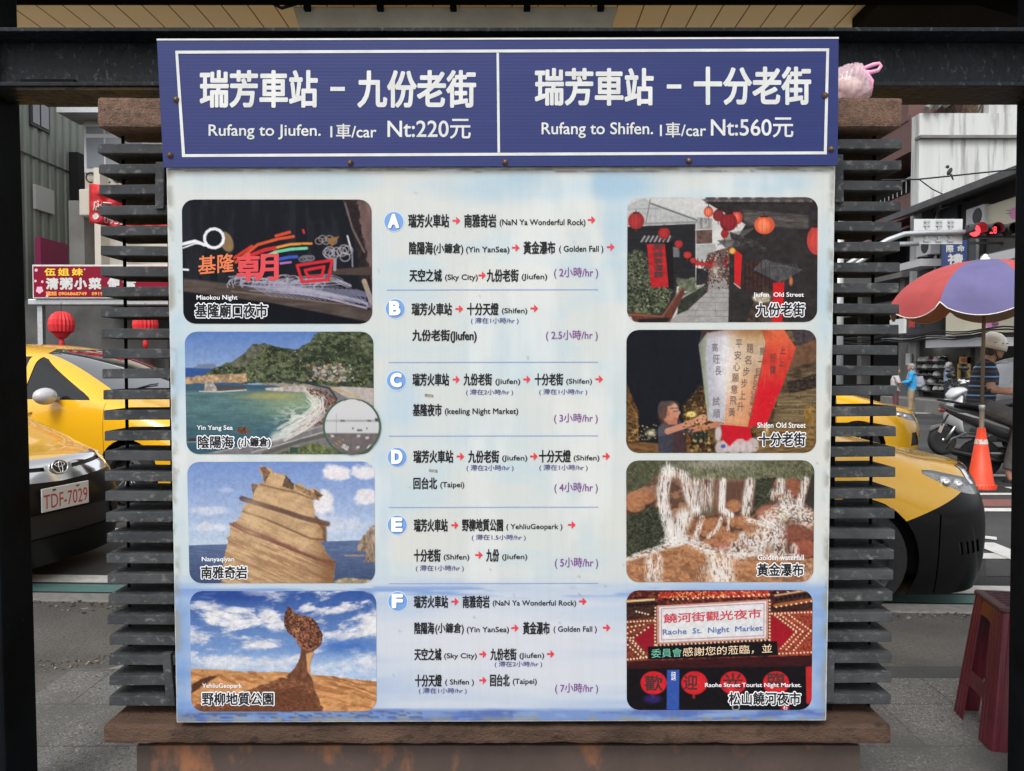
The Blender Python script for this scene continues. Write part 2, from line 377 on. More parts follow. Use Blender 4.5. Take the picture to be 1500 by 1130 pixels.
def rough_slab(px0, px1, py0, py1, Y, d, name, m, amp):
    """stone slab with chipped uneven edges"""
    A, B = onp(px0, py0, Y, KT), onp(px1, py1, Y, KT)
    x0, x1, z1, z0 = A.x, B.x, A.z, B.z
    bm = bmesh.new(); nx = 90
    bmesh.ops.create_cube(bm, size=1.0)
    for v in bm.verts: v.co = Vector(((x0+x1)/2 + v.co.x*(x1-x0), Y + d/2 + v.co.y*d, (z0+z1)/2 + v.co.z*(z1-z0)))
    bmesh.ops.bevel(bm, geom=bm.edges[:], offset=.009, segments=2, affect='EDGES', profile=.6)
    for k in range(1, nx):
        xx = x0 + (x1-x0)*k/nx
        bmesh.ops.bisect_plane(bm, geom=bm.verts[:]+bm.edges[:]+bm.faces[:], plane_co=(xx, 0, 0), plane_no=(1, 0, 0))
    for k in range(1, 6):
        bmesh.ops.bisect_plane(bm, geom=bm.verts[:]+bm.edges[:]+bm.faces[:], plane_co=(0, 0, z0+(z1-z0)*k/6), plane_no=(0, 0, 1))
    from mathutils import noise as NZ
    for v in bm.verts:
        q = Vector((v.co.x*9, v.co.y*9, v.co.z*30)); n1 = NZ.noise(q); n2 = NZ.noise(q * 4.3)
        e = 1.0
        v.co += Vector((n2*.3, n1 + n2*.6, n1*.9 + n2*.5)) * amp * e
    me = bpy.data.meshes.new(name)
    bm.transform(INV[ki.name]); bm.to_mesh(me); bm.free()
    me.polygons.foreach_set('use_smooth', [False]*len(me.polygons))
    return link_mesh(name, me, m, ki)
rough_slab(139, 1324, 141, 185, 2.005, .155, 'cap_slab', M['laterite'], .0028)
rough_slab(153, 1303, 1061, 1087, 1.985, .28, 'ledge_slab', M['ledge'], .0028)
p = [onp(202, 1089, 2.035, KT), onp(1258, 1089, 2.035, KT)]
mb = MB(); mb.bb(p[0].x, p[1].x, 2.035, 2.24, 0.0, p[0].z - .001); mb.build('plinth', M['plinth'], ki, world=True, bevel=.004)
c0, c1 = kp(234, 400).x, kp(1238, 400).x
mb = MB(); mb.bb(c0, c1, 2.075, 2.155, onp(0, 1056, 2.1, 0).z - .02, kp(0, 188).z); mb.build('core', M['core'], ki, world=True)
for px0, px1 in ((180, 192), (1281, 1272)):
    mb = MB(); mb.tube([onp(px0, 195, 2.10, KT), onp(px1, 1052, 2.10, KT)], .0045, 8); mb.build('rod', M['steel'], ki, world=True, smooth=True)
for (a, b) in (((234, 237), (233, 306)), ((1229, 226), (1230, 297)), ((243, 958), (250, 1035)), ((1217, 955), (1215, 1030))):
    p, q = onp(a[0], a[1], 2.02, KT), onp(b[0], b[1], 2.02, KT)
    mb = MB(); wd = .012
    mb.hexa([(q.x-wd, q.y, q.z), (q.x+wd, q.y, q.z), (p.x+wd, p.y, p.z), (p.x-wd, p.y, p.z),
             (q.x-wd, q.y+.02, q.z), (q.x+wd, q.y+.02, q.z), (p.x+wd, p.y+.02, p.z), (p.x-wd, p.y+.02, p.z)])
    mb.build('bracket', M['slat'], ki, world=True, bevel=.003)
# ================================================================== PRINTING: painted colour grids and lettering
def hash2(ix, iy, seed):
    h = (ix.astype(np.int64) * 374761393 + iy.astype(np.int64) * 668265263 + seed * 974634521) & 0x7fffffff
    h = ((h ^ (h >> 13)) * 1274126177) & 0x7fffffff
    return ((h ^ (h >> 16)) & 0xffff) / 65535.0
def vnoise(x, y, seed=0):
    ix, iy = np.floor(x), np.floor(y); fx, fy = x - ix, y - iy
    fx = fx*fx*(3-2*fx); fy = fy*fy*(3-2*fy)
    a, b = hash2(ix, iy, seed), hash2(ix+1, iy, seed); c, d = hash2(ix, iy+1, seed), hash2(ix+1, iy+1, seed)
    return (a*(1-fx)+b*fx)*(1-fy) + (c*(1-fx)+d*fx)*fy
def fbm(x, y, o=5, seed=0, g=.55):
    s, a, t = 0, 1.0, 0
    for k in range(o): s = s + a*vnoise(x*2**k, y*2**k, seed+k*17); t += a; a *= g
    return s / t
def sst(a, b, x): t = np.clip((x-a)/(b-a), 0, 1); return t*t*(3-2*t)

PGAIN = .655        # even factor on all print colours mixed below, lowered to offset the raised exposure
class Canvas:
    """rounded rectangle sampled on a warped grid; everything is painted in the sheet's own 2-D coordinates"""
    def __init__(s, corners, rad, nx, ny):
        (tl, tr, br, bl) = [np.array(c, float) for c in corners]
        v = np.linspace(0, 1, ny)
        hgt = (bl[1]-tl[1] + br[1]-tr[1]) / 2
        v = v if not rad else np.unique(np.concatenate([np.linspace(0, rad/hgt, 16), v[(v > rad/hgt) & (v < 1-rad/hgt)], np.linspace(1-rad/hgt, 1, 16)]))
        yy = v * hgt
        ins = np.zeros_like(yy)
        if rad:
            m = yy < rad; ins[m] = rad - np.sqrt(np.maximum(0, rad**2 - (rad-yy[m])**2))
            m = yy > hgt-rad; ins[m] = rad - np.sqrt(np.maximum(0, rad**2 - (yy[m]-hgt+rad)**2))
        u = np.linspace(0, 1, nx)
        xl = tl[0] + (bl[0]-tl[0])*v + ins; xr = tr[0] + (br[0]-tr[0])*v - ins
        s.X = xl[:, None] + (xr-xl)[:, None]*u[None]
        f = (s.X - tl[0]) / (tr[0]-tl[0])
        s.Y = (tl[1] + (bl[1]-tl[1])*v)[:, None]*(1-f) + (tr[1] + (br[1]-tr[1])*v)[:, None]*f
        s.px = (tr[0]-tl[0]) / nx; s.C = np.zeros(s.X.shape + (3,)); s.nx, s.ny = len(u), len(v)
    def n(s, sx, sy=None, o=4, seed=0): return fbm(s.X/sx, s.Y/(sy or sx), o, seed)
    def mix(s, col, a):
        col = np.asarray(col, float)
        s.C = s.C*(1-a[..., None]) + col*a[..., None]; return s
    def fill(s, c): s.C[:] = c; return s
    def grad(s, y0, y1, c0, c1):
        t = np.clip((s.Y-y0)/(y1-y0), 0, 1)[..., None]; s.C = np.array(c0)*(1-t) + np.array(c1)*t; return s
    def sdf(s, pts, wob=0, seed=0, wsc=30):
        X, Y = s.X, s.Y
        if wob:
            X = X + (fbm(X/wsc, Y/wsc, 3, seed)-.5)*2*wob; Y = Y + (fbm(X/wsc, Y/wsc, 3, seed+5)-.5)*2*wob
        d = np.full(X.shape, 1e18); ins = np.zeros(X.shape, bool); k = len(pts)
        for i in range(k):
            (ax, ay), (bx, by) = pts[i], pts[(i+1) % k]
            ex, ey = bx-ax, by-ay; l2 = ex*ex+ey*ey or 1e-9
            t = np.clip(((X-ax)*ex+(Y-ay)*ey)/l2, 0, 1)
            d = np.minimum(d, (X-ax-t*ex)**2 + (Y-ay-t*ey)**2)
            if ay != by:
                c = ((ay > Y) != (by > Y)) & (X < ex*(Y-ay)/(by-ay)+ax); ins ^= c
        d = np.sqrt(d); return np.where(ins, -d, d)
    def mask(s, pts, soft=None, **k): f = soft or s.px; return 1 - sst(-f, f, s.sdf(pts, **k))
    def poly(s, pts, col, soft=None, a=1.0, tex=0, tsc=(20, 20), seed=0, **k):
        m = s.mask(pts, soft, seed=seed, **k) * a; return s.paint(m, col, tex, tsc, seed)
    def paint(s, m, col, tex=0, tsc=(20, 20), seed=0):
        col = np.asarray(col, float)
        if tex: col = col * (1 + tex*2*(s.n(tsc[0], tsc[1], 4, seed+3)-.5))[..., None]
        s.C = s.C*(1-m[..., None]) + col*m[..., None]; return s
    def ell(s, cx, cy, rx, ry, col, soft=None, a=1.0, tex=0, tsc=(20, 20), seed=0, rot=0):
        f = soft or s.px; c, q = math.cos(rot), math.sin(rot); dx, dy = s.X-cx, s.Y-cy
        r = np.sqrt(((dx*c+dy*q)/rx)**2 + ((-dx*q+dy*c)/ry)**2); d = (r-1)*min(rx, ry)
        return s.paint((1-sst(-f, f, d))*a, col, tex, tsc, seed)
    def line(s, pts, wd, col, a=1.0, soft=None):
        f = soft or s.px*.9; d = np.full(s.X.shape, 1e18)
        for (ax, ay), (bx, by) in zip(pts[:-1], pts[1:]):
            ex, ey = bx-ax, by-ay; l2 = ex*ex+ey*ey or 1e-9
            t = np.clip(((s.X-ax)*ex+(s.Y-ay)*ey)/l2, 0, 1); d = np.minimum(d, (s.X-ax-t*ex)**2+(s.Y-ay-t*ey)**2)
        return s.paint((1-sst(-f, f, np.sqrt(d)-wd/2))*a, col)
    def arc(s, cx, cy, rx, ry, t0, t1, wd, col, a=1.0):
        return s.line([(cx+rx*math.cos(R(t)), cy+ry*math.sin(R(t))) for t in np.linspace(t0, t1, 14)], wd, col, a)
    def dots(s, pts, r, col):
        for x, y in pts: s.ell(x, y, r, r, col)
    def mesh(s, name, topx, off, m, parent, place):
        P = [place(px, py, off) for px, py in (topx(x, y) for x, y in zip(s.X.ravel(), s.Y.ravel()))]
        inv = INV[parent.name]
        vs = np.array([inv @ p for p in P], dtype=np.float32)
        i = np.arange((s.ny-1)*(s.nx-1)); r_, c_ = i // (s.nx-1), i % (s.nx-1); a = r_*s.nx + c_
        q = np.stack([a, a+s.nx, a+s.nx+1, a+1], 1).astype(np.int32)
        me = bpy.data.meshes.new(name); me.vertices.add(len(vs)); me.vertices.foreach_set('co', vs.ravel())
        me.loops.add(q.size); me.loops.foreach_set('vertex_index', q.ravel())
        me.polygons.add(len(q)); me.polygons.foreach_set('loop_start', np.arange(0, q.size, 4, dtype=np.int32)); me.polygons.foreach_set('loop_total', np.full(len(q), 4, np.int32))
        me.update(calc_edges=True)
        at = me.color_attributes.new('print', 'FLOAT_COLOR', 'POINT')
        c = np.ones((len(vs), 4), np.float32); c[:, :3] = s2l(np.clip(s.C.reshape(-1, 3), 0, 255)) * PGAIN; at.data.foreach_set('color', c.ravel())
        return link_mesh(name, me, m, parent)

def print_mat(name, rough=.42, gain=1.0, flute=0.0, axis='X', grime=True):
    m = bpy.data.materials.new(name); n, p = nodes_of(m); L = n.links.new
    at = n.nodes.new('ShaderNodeAttribute'); at.attribute_name = 'print'
    tc = n.nodes.new('ShaderNodeTexCoord'); src = at.outputs['Color']
    if grime:      # faint runs of dirt down the sheet
        mp = n.nodes.new('ShaderNodeMapping'); mp.inputs['Scale'].default_value = (60, 60, 2.2); L(tc.outputs['Object'], mp.inputs['Vector'])
        t = n.nodes.new('ShaderNodeTexNoise'); t.inputs['Scale'].default_value = 1.0; t.inputs['Detail'].default_value = 5; L(mp.outputs[0], t.inputs['Vector'])
        r = n.nodes.new('ShaderNodeMapRange'); r.inputs['From Min'].default_value = .45; r.inputs['From Max'].default_value = .75; r.inputs['To Max'].default_value = .10; L(t.outputs['Fac'], r.inputs['Value'])
        x = n.nodes.new('ShaderNodeMix'); x.data_type = 'RGBA'; x.inputs['B'].default_value = (.30, .30, .28, 1); L(src, x.inputs['A']); L(r.outputs[0], x.inputs['Factor']); src = x.outputs['Result']
    L(src, p.inputs['Base Color']); p.inputs['Roughness'].default_value = rough
    if flute:
        wv = n.nodes.new('ShaderNodeTexWave'); wv.wave_type = 'BANDS'; wv.bands_direction = axis; wv.inputs['Scale'].default_value = flute
        wv.inputs['Distortion'].default_value = .15; L(tc.outputs['Object'], wv.inputs['Vector'])
        b = n.nodes.new('ShaderNodeBump'); b.inputs['Strength'].default_value = .12; b.inputs['Distance'].default_value = .002; L(wv.outputs['Fac'], b.inputs['Height']); L(b.outputs[0], p.inputs['Normal'])
    return m
M['print'] = print_mat('printed_sheet', flute=75)
M['photo'] = print_mat('printed_photo', flute=75, rough=.6, grime=False); M['photo'].node_tree.nodes['Principled BSDF'].inputs['Specular IOR Level'].default_value = .06

_tc = {}
def text_mesh(body, off=0.0, res=3, shear=0.0, spc=1.0):
    k = (body, off, res, shear, spc)
    if k in _tc: return _tc[k]
    cu = bpy.data.curves.new('t', 'FONT'); cu.body = body; cu.size = 1; cu.offset = off; cu.resolution_u = res; cu.fill_mode = 'FRONT'; cu.shear = shear; cu.space_character = spc
    o = bpy.data.objects.new('t', cu); COL.objects.link(o)
    dg = bpy.context.evaluated_depsgraph_get(); dg.update()
    me = o.evaluated_get(dg).to_mesh()
    vs = np.array([v.co[:] for v in me.vertices]); fs = [tuple(p.vertices) for p in me.polygons]
    # front normals must face +z
    o.evaluated_get(dg).to_mesh_clear(); bpy.data.objects.remove(o); bpy.data.curves.remove(cu)
    lo, hi = vs.min(0), vs.max(0); vs = (vs - lo) / np.maximum(hi - lo, 1e-6)
    _tc[k] = (vs, fs); return _tc[k]
def put_text(mb, body, x0, x1, y0, y1, place, off, bold=0.0, mi=0, res=3, grow=0.0, skew=(0, 0), shear=0.0, spc=1.0):
    """letters body stretched into the box x0..x1, y0(top)..y1 of place's 2-D coordinates; skew = rise (in y) over the box.
    bold (a share of the box height) thickens the strokes with ring-shifted copies, which also rounds their ends"""
    vs, fs = text_mesh(body, 0.0, res, shear, spc)
    r = bold * (y1 - y0) + grow
    X0, X1, Y0, Y1 = x0+r-grow, x1-r+grow, y0+r-grow, y1-r+grow
    k = 1 if r <= 0 else (8 if bold < .03 and not grow else 14)
    for i in range(k):
        a = 2*math.pi*(i+.5)/k; dx, dy = (r*math.cos(a), r*math.sin(a)) if k > 1 else (0, 0)
        o = off + i*.00002
        mb.add([place(X0+(X1-X0)*v[0] + skew[0]*(1-v[1]) + dx, Y1+(Y0-Y1)*v[1] + skew[1]*v[0] + dy, o) for v in vs], fs, mi)

# ================================================================== NOTICE BOARD
BT = math.tan(R(1.0)); BY = 1.955
NB = Vector((0, -math.cos(R(1)), -math.sin(R(1))))
def bp(px, py, off=0.0): return onp(px, py, BY, BT) + NB * off
bo = thing('route_board', 'large pale blue tour route board with eight photographs and routes A to F', 'notice board', (-.04, 1.97, .46), 0)
cor = [(243.5, 246), (1224, 243), (1210.5, 1056), (258.5, 1059)]
p = [bp(*cor[3]), bp(*cor[2]), bp(*cor[1]), bp(*cor[0])]
MB().hexa(p + [q + Vector((0, .026, 0)) for q in p]).build('panel', mat('panel_edge', (.52, .53, .51, 1), .6, c2=(.30, .29, .27, 1), scale=30), bo, world=True, bevel=.002)
c = Canvas([(245, 248), (1222, 245), (1208.5, 1054), (260, 1057)], 0, 330, 290)
c.fill((216, 222, 221))
a = c.n(150, 60, 5, 1)
c.mix((198, 218, 228), sst(.46, .70, a)*.75); c.mix((224, 222, 214), sst(.50, .72, c.n(120, 90, 4, 9))*.5)
def blob(x, y, rx, ry, col, st, seed=0):
    d = np.sqrt(((c.X-x)/rx)**2+((c.Y-y)/ry)**2); m = np.clip(1-d, 0, 1); c.mix(col, np.clip(m*1.6, 0, 1)*st*.72*(.45+.9*c.n(45, 18, 4, seed)))
for t in ((470, 268, 120, 22, (168, 205, 228), .7), (770, 275, 190, 30, (158, 198, 226), .75), (905, 270, 90, 28, (140, 185, 222), .7), (1130, 268, 90, 24, (160, 200, 226), .8),
          (330, 266, 90, 24, (188, 214, 228), .6), (262, 560, 22, 130, (150, 196, 232), .9), (262, 380, 20, 90, (190, 214, 228), .7), (1208, 420, 20, 130, (170, 205, 226), .6),
          (900, 330, 26, 90, (170, 204, 228), .7), (905, 560, 30, 90, (196, 216, 226), .6), (590, 590, 40, 70, (170, 206, 236), .6), (262, 760, 16, 90, (196, 214, 222), .5),
          (740, 640, 220, 50, (206, 222, 230), .6), (300, 480, 90, 12, (204, 220, 228), .7), (560, 720, 20, 160, (180, 210, 236), .7)): blob(*t, seed=int(t[0]))
lw = sst(835, 878, c.Y + 18*(c.n(60, 12, 3, 4)-.5))                     # the lower, bluer wash
c.mix((176, 198, 228), lw*.85)
c.mix((142, 174, 222), lw*sst(.45, .66, c.n(220, 26, 5, 12))*.9); c.mix((214, 220, 232), lw*sst(.5, .72, c.n(200, 30, 4, 21))*.8)
mid = np.exp(-((c.X-740)/230)**2) * np.exp(-((c.Y-965)/95)**2); c.mix((218, 222, 230), np.clip(mid*1.1, 0, .9))
side = np.clip(np.exp(-((c.X-262)/30)**2) + np.exp(-((c.X-1205)/28)**2), 0, 1)*sst(850, 900, c.Y); c.mix((112, 152, 212), side*(.35+.6*c.n(30, 24, 4, 31)))
c.mix((120, 156, 216), sst(.52, .6, c.n(160, 10, 4, 77))*sst(856, 862, c.Y)*(1-sst(868, 880, c.Y))*.8)
bs = sst(1036, 1042, c.Y); c.mix((104, 138, 202), bs*.85); c.mix((72, 100, 176), bs*sst(.45, .65, c.n(90, 9, 4, 44))*.8); c.mix((150, 176, 216), bs*sst(.55, .7, c.n(40, 8, 4, 50))*.6)
c.mix((238, 240, 238), (1-sst(850, 862, c.Y))*sst(.55, .75, c.n(70, 240, 4, 61))*.5)
ed = np.minimum(np.minimum(c.X-245-(c.Y-246)*.0185, 1223-(c.Y-246)*.0165-c.X), 1057-c.Y); c.mix((150, 148, 138), (1-sst(2, 13, ed))*sst(.35, .65, c.n(14, 22, 4, 5))*.75)
tp = 1-sst(247, 256, c.Y); c.mix((168, 164, 152), tp*sst(.35, .6, c.n(20, 6, 4, 7))*.8)
c.mix((70, 66, 60), (1-sst(.5, 1.6, np.abs(c.Y-(249.5+5*(c.n(50, 400, 3, 91)-.5)*2))))*.5)          # cracked edge under the header
c.mix((240, 240, 236), c.mask([(1048, 246), (1065, 241), (1118, 239), (1120, 246), (1095, 252), (1060, 251)], 2, wob=5, wsc=8))
_r = random.Random(5)
for _k in range(60): c.ell(_r.uniform(250, 1210), _r.uniform(255, 1050), _r.uniform(.6, 1.5), _r.uniform(.6, 1.6), (120, 124, 126), 1.6, .6)
for yy, sd in ((1046, 1), (1050, 2)):
    c.mix((50, 62, 90), (1-sst(.4, 1.4, np.abs(c.Y-(yy+7*(c.n(28, 400, 3, sd)-.5)*2))))*(c.X < 620)*.6)
c.mesh('print_sheet', lambda x, y: (x, y), .0012, M['print'], bo, bp)

INK = mat('ink_black', S(26, 27, 31), .6, spec=.2); M['ink'] = INK
M['inkblue'] = mat('ink_navy', S(62, 66, 122), .5); M['inkpurple'] = mat('ink_purple', S(112, 62, 128), .5); M['inkred'] = mat('ink_red', S(200, 40, 54), .5)
M['badge'] = mat('badge_blue', S(98, 138, 190), .45); M['inkwhite'] = mat('ink_white', S(220, 222, 226), .5)
M['badgeshade'] = mat('badge_letter_rim', S(66, 96, 160), .5); M['rule'] = mat('rule_blue', S(118, 142, 190), .5); M['badgehalo'] = mat('badge_halo', S(178, 196, 216), .5)
M['sticker'] = mat('old_sticker', S(150, 148, 138), .6, c2=S(96, 96, 92), scale=120)
K = 1500/370.0
T1 = 'text'; RF, JF, SF = '瑞芳火車站', '九份老街', '十分老街'
ROUTES = [
 ('A', 290, (110, 142), [(RF,195,438,97,178),('南雅奇岩',527,718,97,178),('(NaN Ya Wonderful Rock)',737,1247,128,174),('陰陽海',200,342,260,338),('(小鐮倉)',345,522,270,340),('(Yin YanSea)',538,796,290,335),('黃金瀑布',878,1068,258,336),('( Golden Fall )',1090,1353,285,332),('天空之城',202,395,424,500),('(Sky City)',413,608,455,498),(JF,660,850,424,500),('(Jiufen)',868,1020,452,494)],
   [], ('( 2小時/hr )',1060,1322,412,482), [(458,503,137),(1260,1305,132),(810,855,297),(1373,1418,293),(612,655,461)], 547),
 ('B', 420, (118, 132), [(RF,215,455,97,172),('十分天燈',543,732,97,172),('(Shifen)',750,902,128,168),('九份老街(Jiufen)',218,602,255,335)],
   [('( 滯在1小時/hr )',567,850,185,225)], ('( 2.5小時/hr )',1012,1320,258,325), [(475,520,133),(920,965,130)], 450),
 ('C', 420, (125, 558), [(RF,220,438,515,590),(JF,523,693,515,588),('(Jiufen)',712,860,547,588),(SF,945,1115,515,588),('(Shifen)',1132,1286,547,586),('基隆夜市',222,395,695,770),('(keeling Night Market)',412,848,722,768)],
   [('( 滯在2小時/hr )',538,818,610,648),('( 滯在1小時/hr )',972,1257,608,646)], ('( 3小時/hr )',1060,1320,752,815), [(458,500,552),(878,920,551),(1305,1350,550)], 887),
 ('D', 630, (130, 162), [(RF,225,463,120,196),(JF,550,735,120,196),('(Jiufen)',752,902,150,190),('十分天燈',970,1160,118,194),('(Shifen)',1176,1330,150,190),('回台北',225,367,280,352),('(Taipei)',385,528,308,350)],
   [('( 滯在2小時/hr )',541,820,207,247),('( 滯在1小時/hr )',973,1260,205,245)], ('( 4小時/hr )',1062,1320,310,378), [(482,527,157),(918,963,157),(1347,1392,156)], 459),
 ('E', 630, (130, 564), [(RF,228,430,527,604),('野柳地質公園',514,758,527,602),('( YehliuGeopark )',777,1110,557,598),(SF,228,388,706,783),('(Shifen)',405,558,738,778),('九份',657,735,706,782),('(Jiufen)',752,902,736,776)],
   [('( 滯在1.5小時/hr )',572,892,620,658),('( 滯在1小時/hr )',240,525,802,842)], ('( 5小時/hr )',1065,1322,755,825), [(450,493,565),(1143,1188,563),(592,636,742)], 911),
 ('F', 850, (133, 125), [(RF,228,432,90,165),('南雅奇岩',517,678,90,165),('(NaN Ya Wonderful Rock)',696,1192,118,160),('陰陽海',231,350,247,320),('(小鐮倉)',355,525,252,322),('(Yin YanSea)',542,793,275,318),('黃金瀑布',875,1035,245,322),('( Golden Fall )',1057,1314,272,316),('天空之城',231,393,403,476),('(Sky City)',408,602,432,472),(JF,682,838,403,475),('(Jiufen)',855,1002,430,470),('十分天燈',235,395,558,632),('( Shifen )',414,585,587,628),('回台北',680,797,556,630),('(Taipei)',815,958,583,625)],
   [('( 滯在2小時/hr )',708,990,480,518),('( 滯在1小時/hr )',258,542,638,676)], ('( 7小時/hr )',1066,1322,610,675), [(450,494,126),(1208,1253,125),(806,850,283),(1350,1394,281),(617,660,438),(1018,1062,437),(617,660,593)], None)]
for ch, oy, (bx, by), tx, notes, dur, arrows, rule in ROUTES:
    pl = lambda x, y, o, oy=oy: bp(550 + x/K, oy + y/K, o)
    rg = thing('route_section', None, None, bo.location); INV[rg.name] = INV[bo.name]; rg.parent = bo; rg.location = (0, 0, 0)
    rg.name = 'route_section'; INV[rg.name] = INV[bo.name]; rg['label'] = 'printed route %s with its stops, arrows and hours' % ch
    mb = MB()
    for s_, x0, x1, y0, y1 in tx: put_text(mb, s_, x0, x1, y0, y1, pl, .0022, .026 if ord(s_[0]) > 999 else .018)
    mb.build('route_text', INK, rg, world=True, recalc=False)
    if notes:
        mb = MB()
        for s_, x0, x1, y0, y1 in notes: put_text(mb, s_, x0, x1, y0, y1, pl, .0022, .012)
        mb.build('stay_note', M['inkblue'], rg, world=True, recalc=False)
    mb = MB(); put_text(mb, *dur, pl, .0022, .012); mb.build('hours_text', M['inkpurple'], rg, world=True, recalc=False)
    for x0, x1, y in arrows:
        mb = MB(); w_, h_ = x1-x0, 5.5
        mb.add([pl(x0, y-h_, .0022), pl(x0, y+h_, .0022), pl(x1-w_*.2, y+h_, .0022), pl(x1-w_*.2, y-h_, .0022)], [(0,1,2,3)])
        hx = x1 - w_*.5
        mb.add([pl(hx, y-23, .0026), pl(hx-2, y-12, .0026), pl(x1-15, y, .0026), pl(hx-2, y+12, .0026), pl(hx, y+23, .0026), pl(x1-3, y+4, .0026), pl(x1, y, .0026), pl(x1-3, y-4, .0026)],
               [(0,1,2,7), (2,6,7), (2,5,6), (2,3,4,5)])
        mb.build('arrow', M['inkred'], rg, world=True, recalc=False)
    mb = MB()
    cir = lambda r, o: [pl(bx+r*math.cos(t*math.pi/20), by+r*math.sin(t*math.pi/20), o) for t in range(40)]
    mb.add(cir(61, .0019), [tuple(range(40))], 1); mb.add(cir(56, .0023), [tuple(range(40))], 0)
    put_text(mb, ch, bx-32, bx+36, by-42, by+44, pl, .0027, .085, 2, 4); put_text(mb, ch, bx-36, bx+32, by-46, by+40, pl, .0031, .075, 3, 4)
    mb.build('route_badge', [M['badge'], M['badgehalo'], M['badgeshade'], M['inkwhite']], rg, world=True, recalc=False)
    if rule:
        xa, xb = (68, 1320) if ch == 'A' else (80, 1322)
        mb = MB(); mb.add([pl(xa, rule+3, .002), pl(xb, rule+1, .002), pl(xb, rule-3.5, .002), pl(xa, rule-1.5, .002)], [(0,1,2,3)])
        mb.build('divider_line', M['rule'], rg, world=True, recalc=False)
for (x, y, oy) in ((318, 647, 420), (343, 242, 630)):
    mb = MB(); pl = lambda x, y, o, oy=oy: bp(550 + x/K, oy + y/K, o)
    mb.add([pl(x-25, y-11, .002), pl(x-24, y+6, .002), pl(x+27, y+11, .002), pl(x+25, y-5, .002)], [(0,1,2,3)]); mb.build('sticker', M['sticker'], bo, world=True, recalc=False)

# ---- blue header
he = thing('header_sign', 'blue corrugated plastic fare sign screwed above the route board', 'sign', (-.04, 1.94, 1.95))
HO = .014
hp = lambda x, y, o=0: bp(x, y, HO + o)
hc = [(233.5, 61), (1225, 58.5), (1223.5, 244), (243, 247.5)]
def flute_blue():
    m = bpy.data.materials.new('blue_fluted_plastic'); n, p = nodes_of(m); L = n.links.new
    tc = n.nodes.new('ShaderNodeTexCoord')
    t = n.nodes.new('ShaderNodeTexNoise'); t.inputs['Scale'].default_value = 4; mp = n.nodes.new('ShaderNodeMapping'); mp.inputs['Scale'].default_value = (.6, 1, 10)
    L(tc.outputs['Object'], mp.inputs['Vector']); L(mp.outputs[0], t.inputs['Vector'])
    x = n.nodes.new('ShaderNodeMix'); x.data_type = 'RGBA'; x.inputs['A'].default_value = S(24, 35, 88); x.inputs['B'].default_value = S(34, 46, 101); L(t.outputs['Fac'], x.inputs['Factor'])
    L(x.outputs['Result'], p.inputs['Base Color']); p.inputs['Roughness'].default_value = .45; p.inputs['Specular IOR Level'].default_value = .3
    wv = n.nodes.new('ShaderNodeTexWave'); wv.bands_direction = 'Z'; wv.inputs['Scale'].default_value = 38; wv.inputs['Distortion'].default_value = .3; L(tc.outputs['Object'], wv.inputs['Vector'])
    t2 = n.nodes.new('ShaderNodeTexNoise'); t2.inputs['Scale'].default_value = 3; L(tc.outputs['Object'], t2.inputs['Vector'])
    b = n.nodes.new('ShaderNodeBump'); b.inputs['Strength'].default_value = .035; b.inputs['Distance'].default_value = .003
    L(wv.outputs['Fac'], b.inputs['Height']); L(b.outputs[0], p.inputs['Normal']); return m
p = [hp(*hc[3]), hp(*hc[2]), hp(*hc[1]), hp(*hc[0])]
MB().hexa(p + [q - NB*.005 for q in p]).build('panel', flute_blue(), he, world=True)
M['signwhite'] = mat('sign_white', S(198, 200, 199), .55, c2=S(182, 184, 183), scale=14)
fr = [(260.5, 78), (1211, 74.5), (1207.5, 228.5), (270.5, 232.5)]; t_ = 4.2
inn = [(fr[0][0]+t_, fr[0][1]+t_), (fr[1][0]-t_, fr[1][1]+t_), (fr[2][0]-t_, fr[2][1]-t_), (fr[3][0]+t_, fr[3][1]-t_)]
mb = MB()
for i in range(4):
    j = (i+1) % 4; mb.add([hp(*fr[i], .0009), hp(*inn[i], .0009), hp(*inn[j], .0009), hp(*fr[j], .0009)], [(0,1,2,3)])
mb.add([hp(727.5, 81, .0009), hp(729, 226, .0009), hp(732.6, 226, .0009), hp(731, 81, .0009)], [(0,1,2,3)])
mb.build('border_line', M['signwhite'], he, world=True, recalc=False)
mb = MB(); mb.hexa([hp(233.5, 63, .001), hp(1225, 60.5, .001), hp(1225, 58, .001), hp(233.5, 60.5, .001)] + [hp(233.5, 63, -.006), hp(1225, 60.5, -.006), hp(1225, 58, -.006), hp(233.5, 60.5, -.006)])
mb.build('top_edge', M['signwhite'], he, world=True)
for tx in ([('瑞芳車站',296,468,106,161,.027),('九份老街',525,698,106,161,.027),('Rufang to Jiufen.',309,472,185,207,.012),('1車/car',486,553,184,206,.012),('Nt:220元',569,690,177,206,.014)],
           [('瑞芳車站',783,956,103,158,.027),('十分老街',1014,1185,101,157,.027),('Rufang to Shifen.',793,955,182,205,.012),('1車/car',965,1032,182,204,.012),('Nt:560元',1039,1159,175,204,.014)]):
    mb = MB()
    for s_, x0, x1, y0, y1, bd in tx: put_text(mb, s_, x0, x1, y0, y1, hp, .001, bd, 0, 4)
    xa = 486 if tx[0][1] < 700 else 975; ya = 130.5 if xa < 700 else 127
    mb.add([hp(xa, ya, .001), hp(xa, ya+6, .001), hp(xa+21, ya+6, .001), hp(xa+21, ya, .001)], [(0,1,2,3)])
    tag(mb.build('fare_lettering', M['signwhite'], he, world=True, recalc=False), 'white fare lettering to Jiufen' if xa < 700 else 'white fare lettering to Shifen')
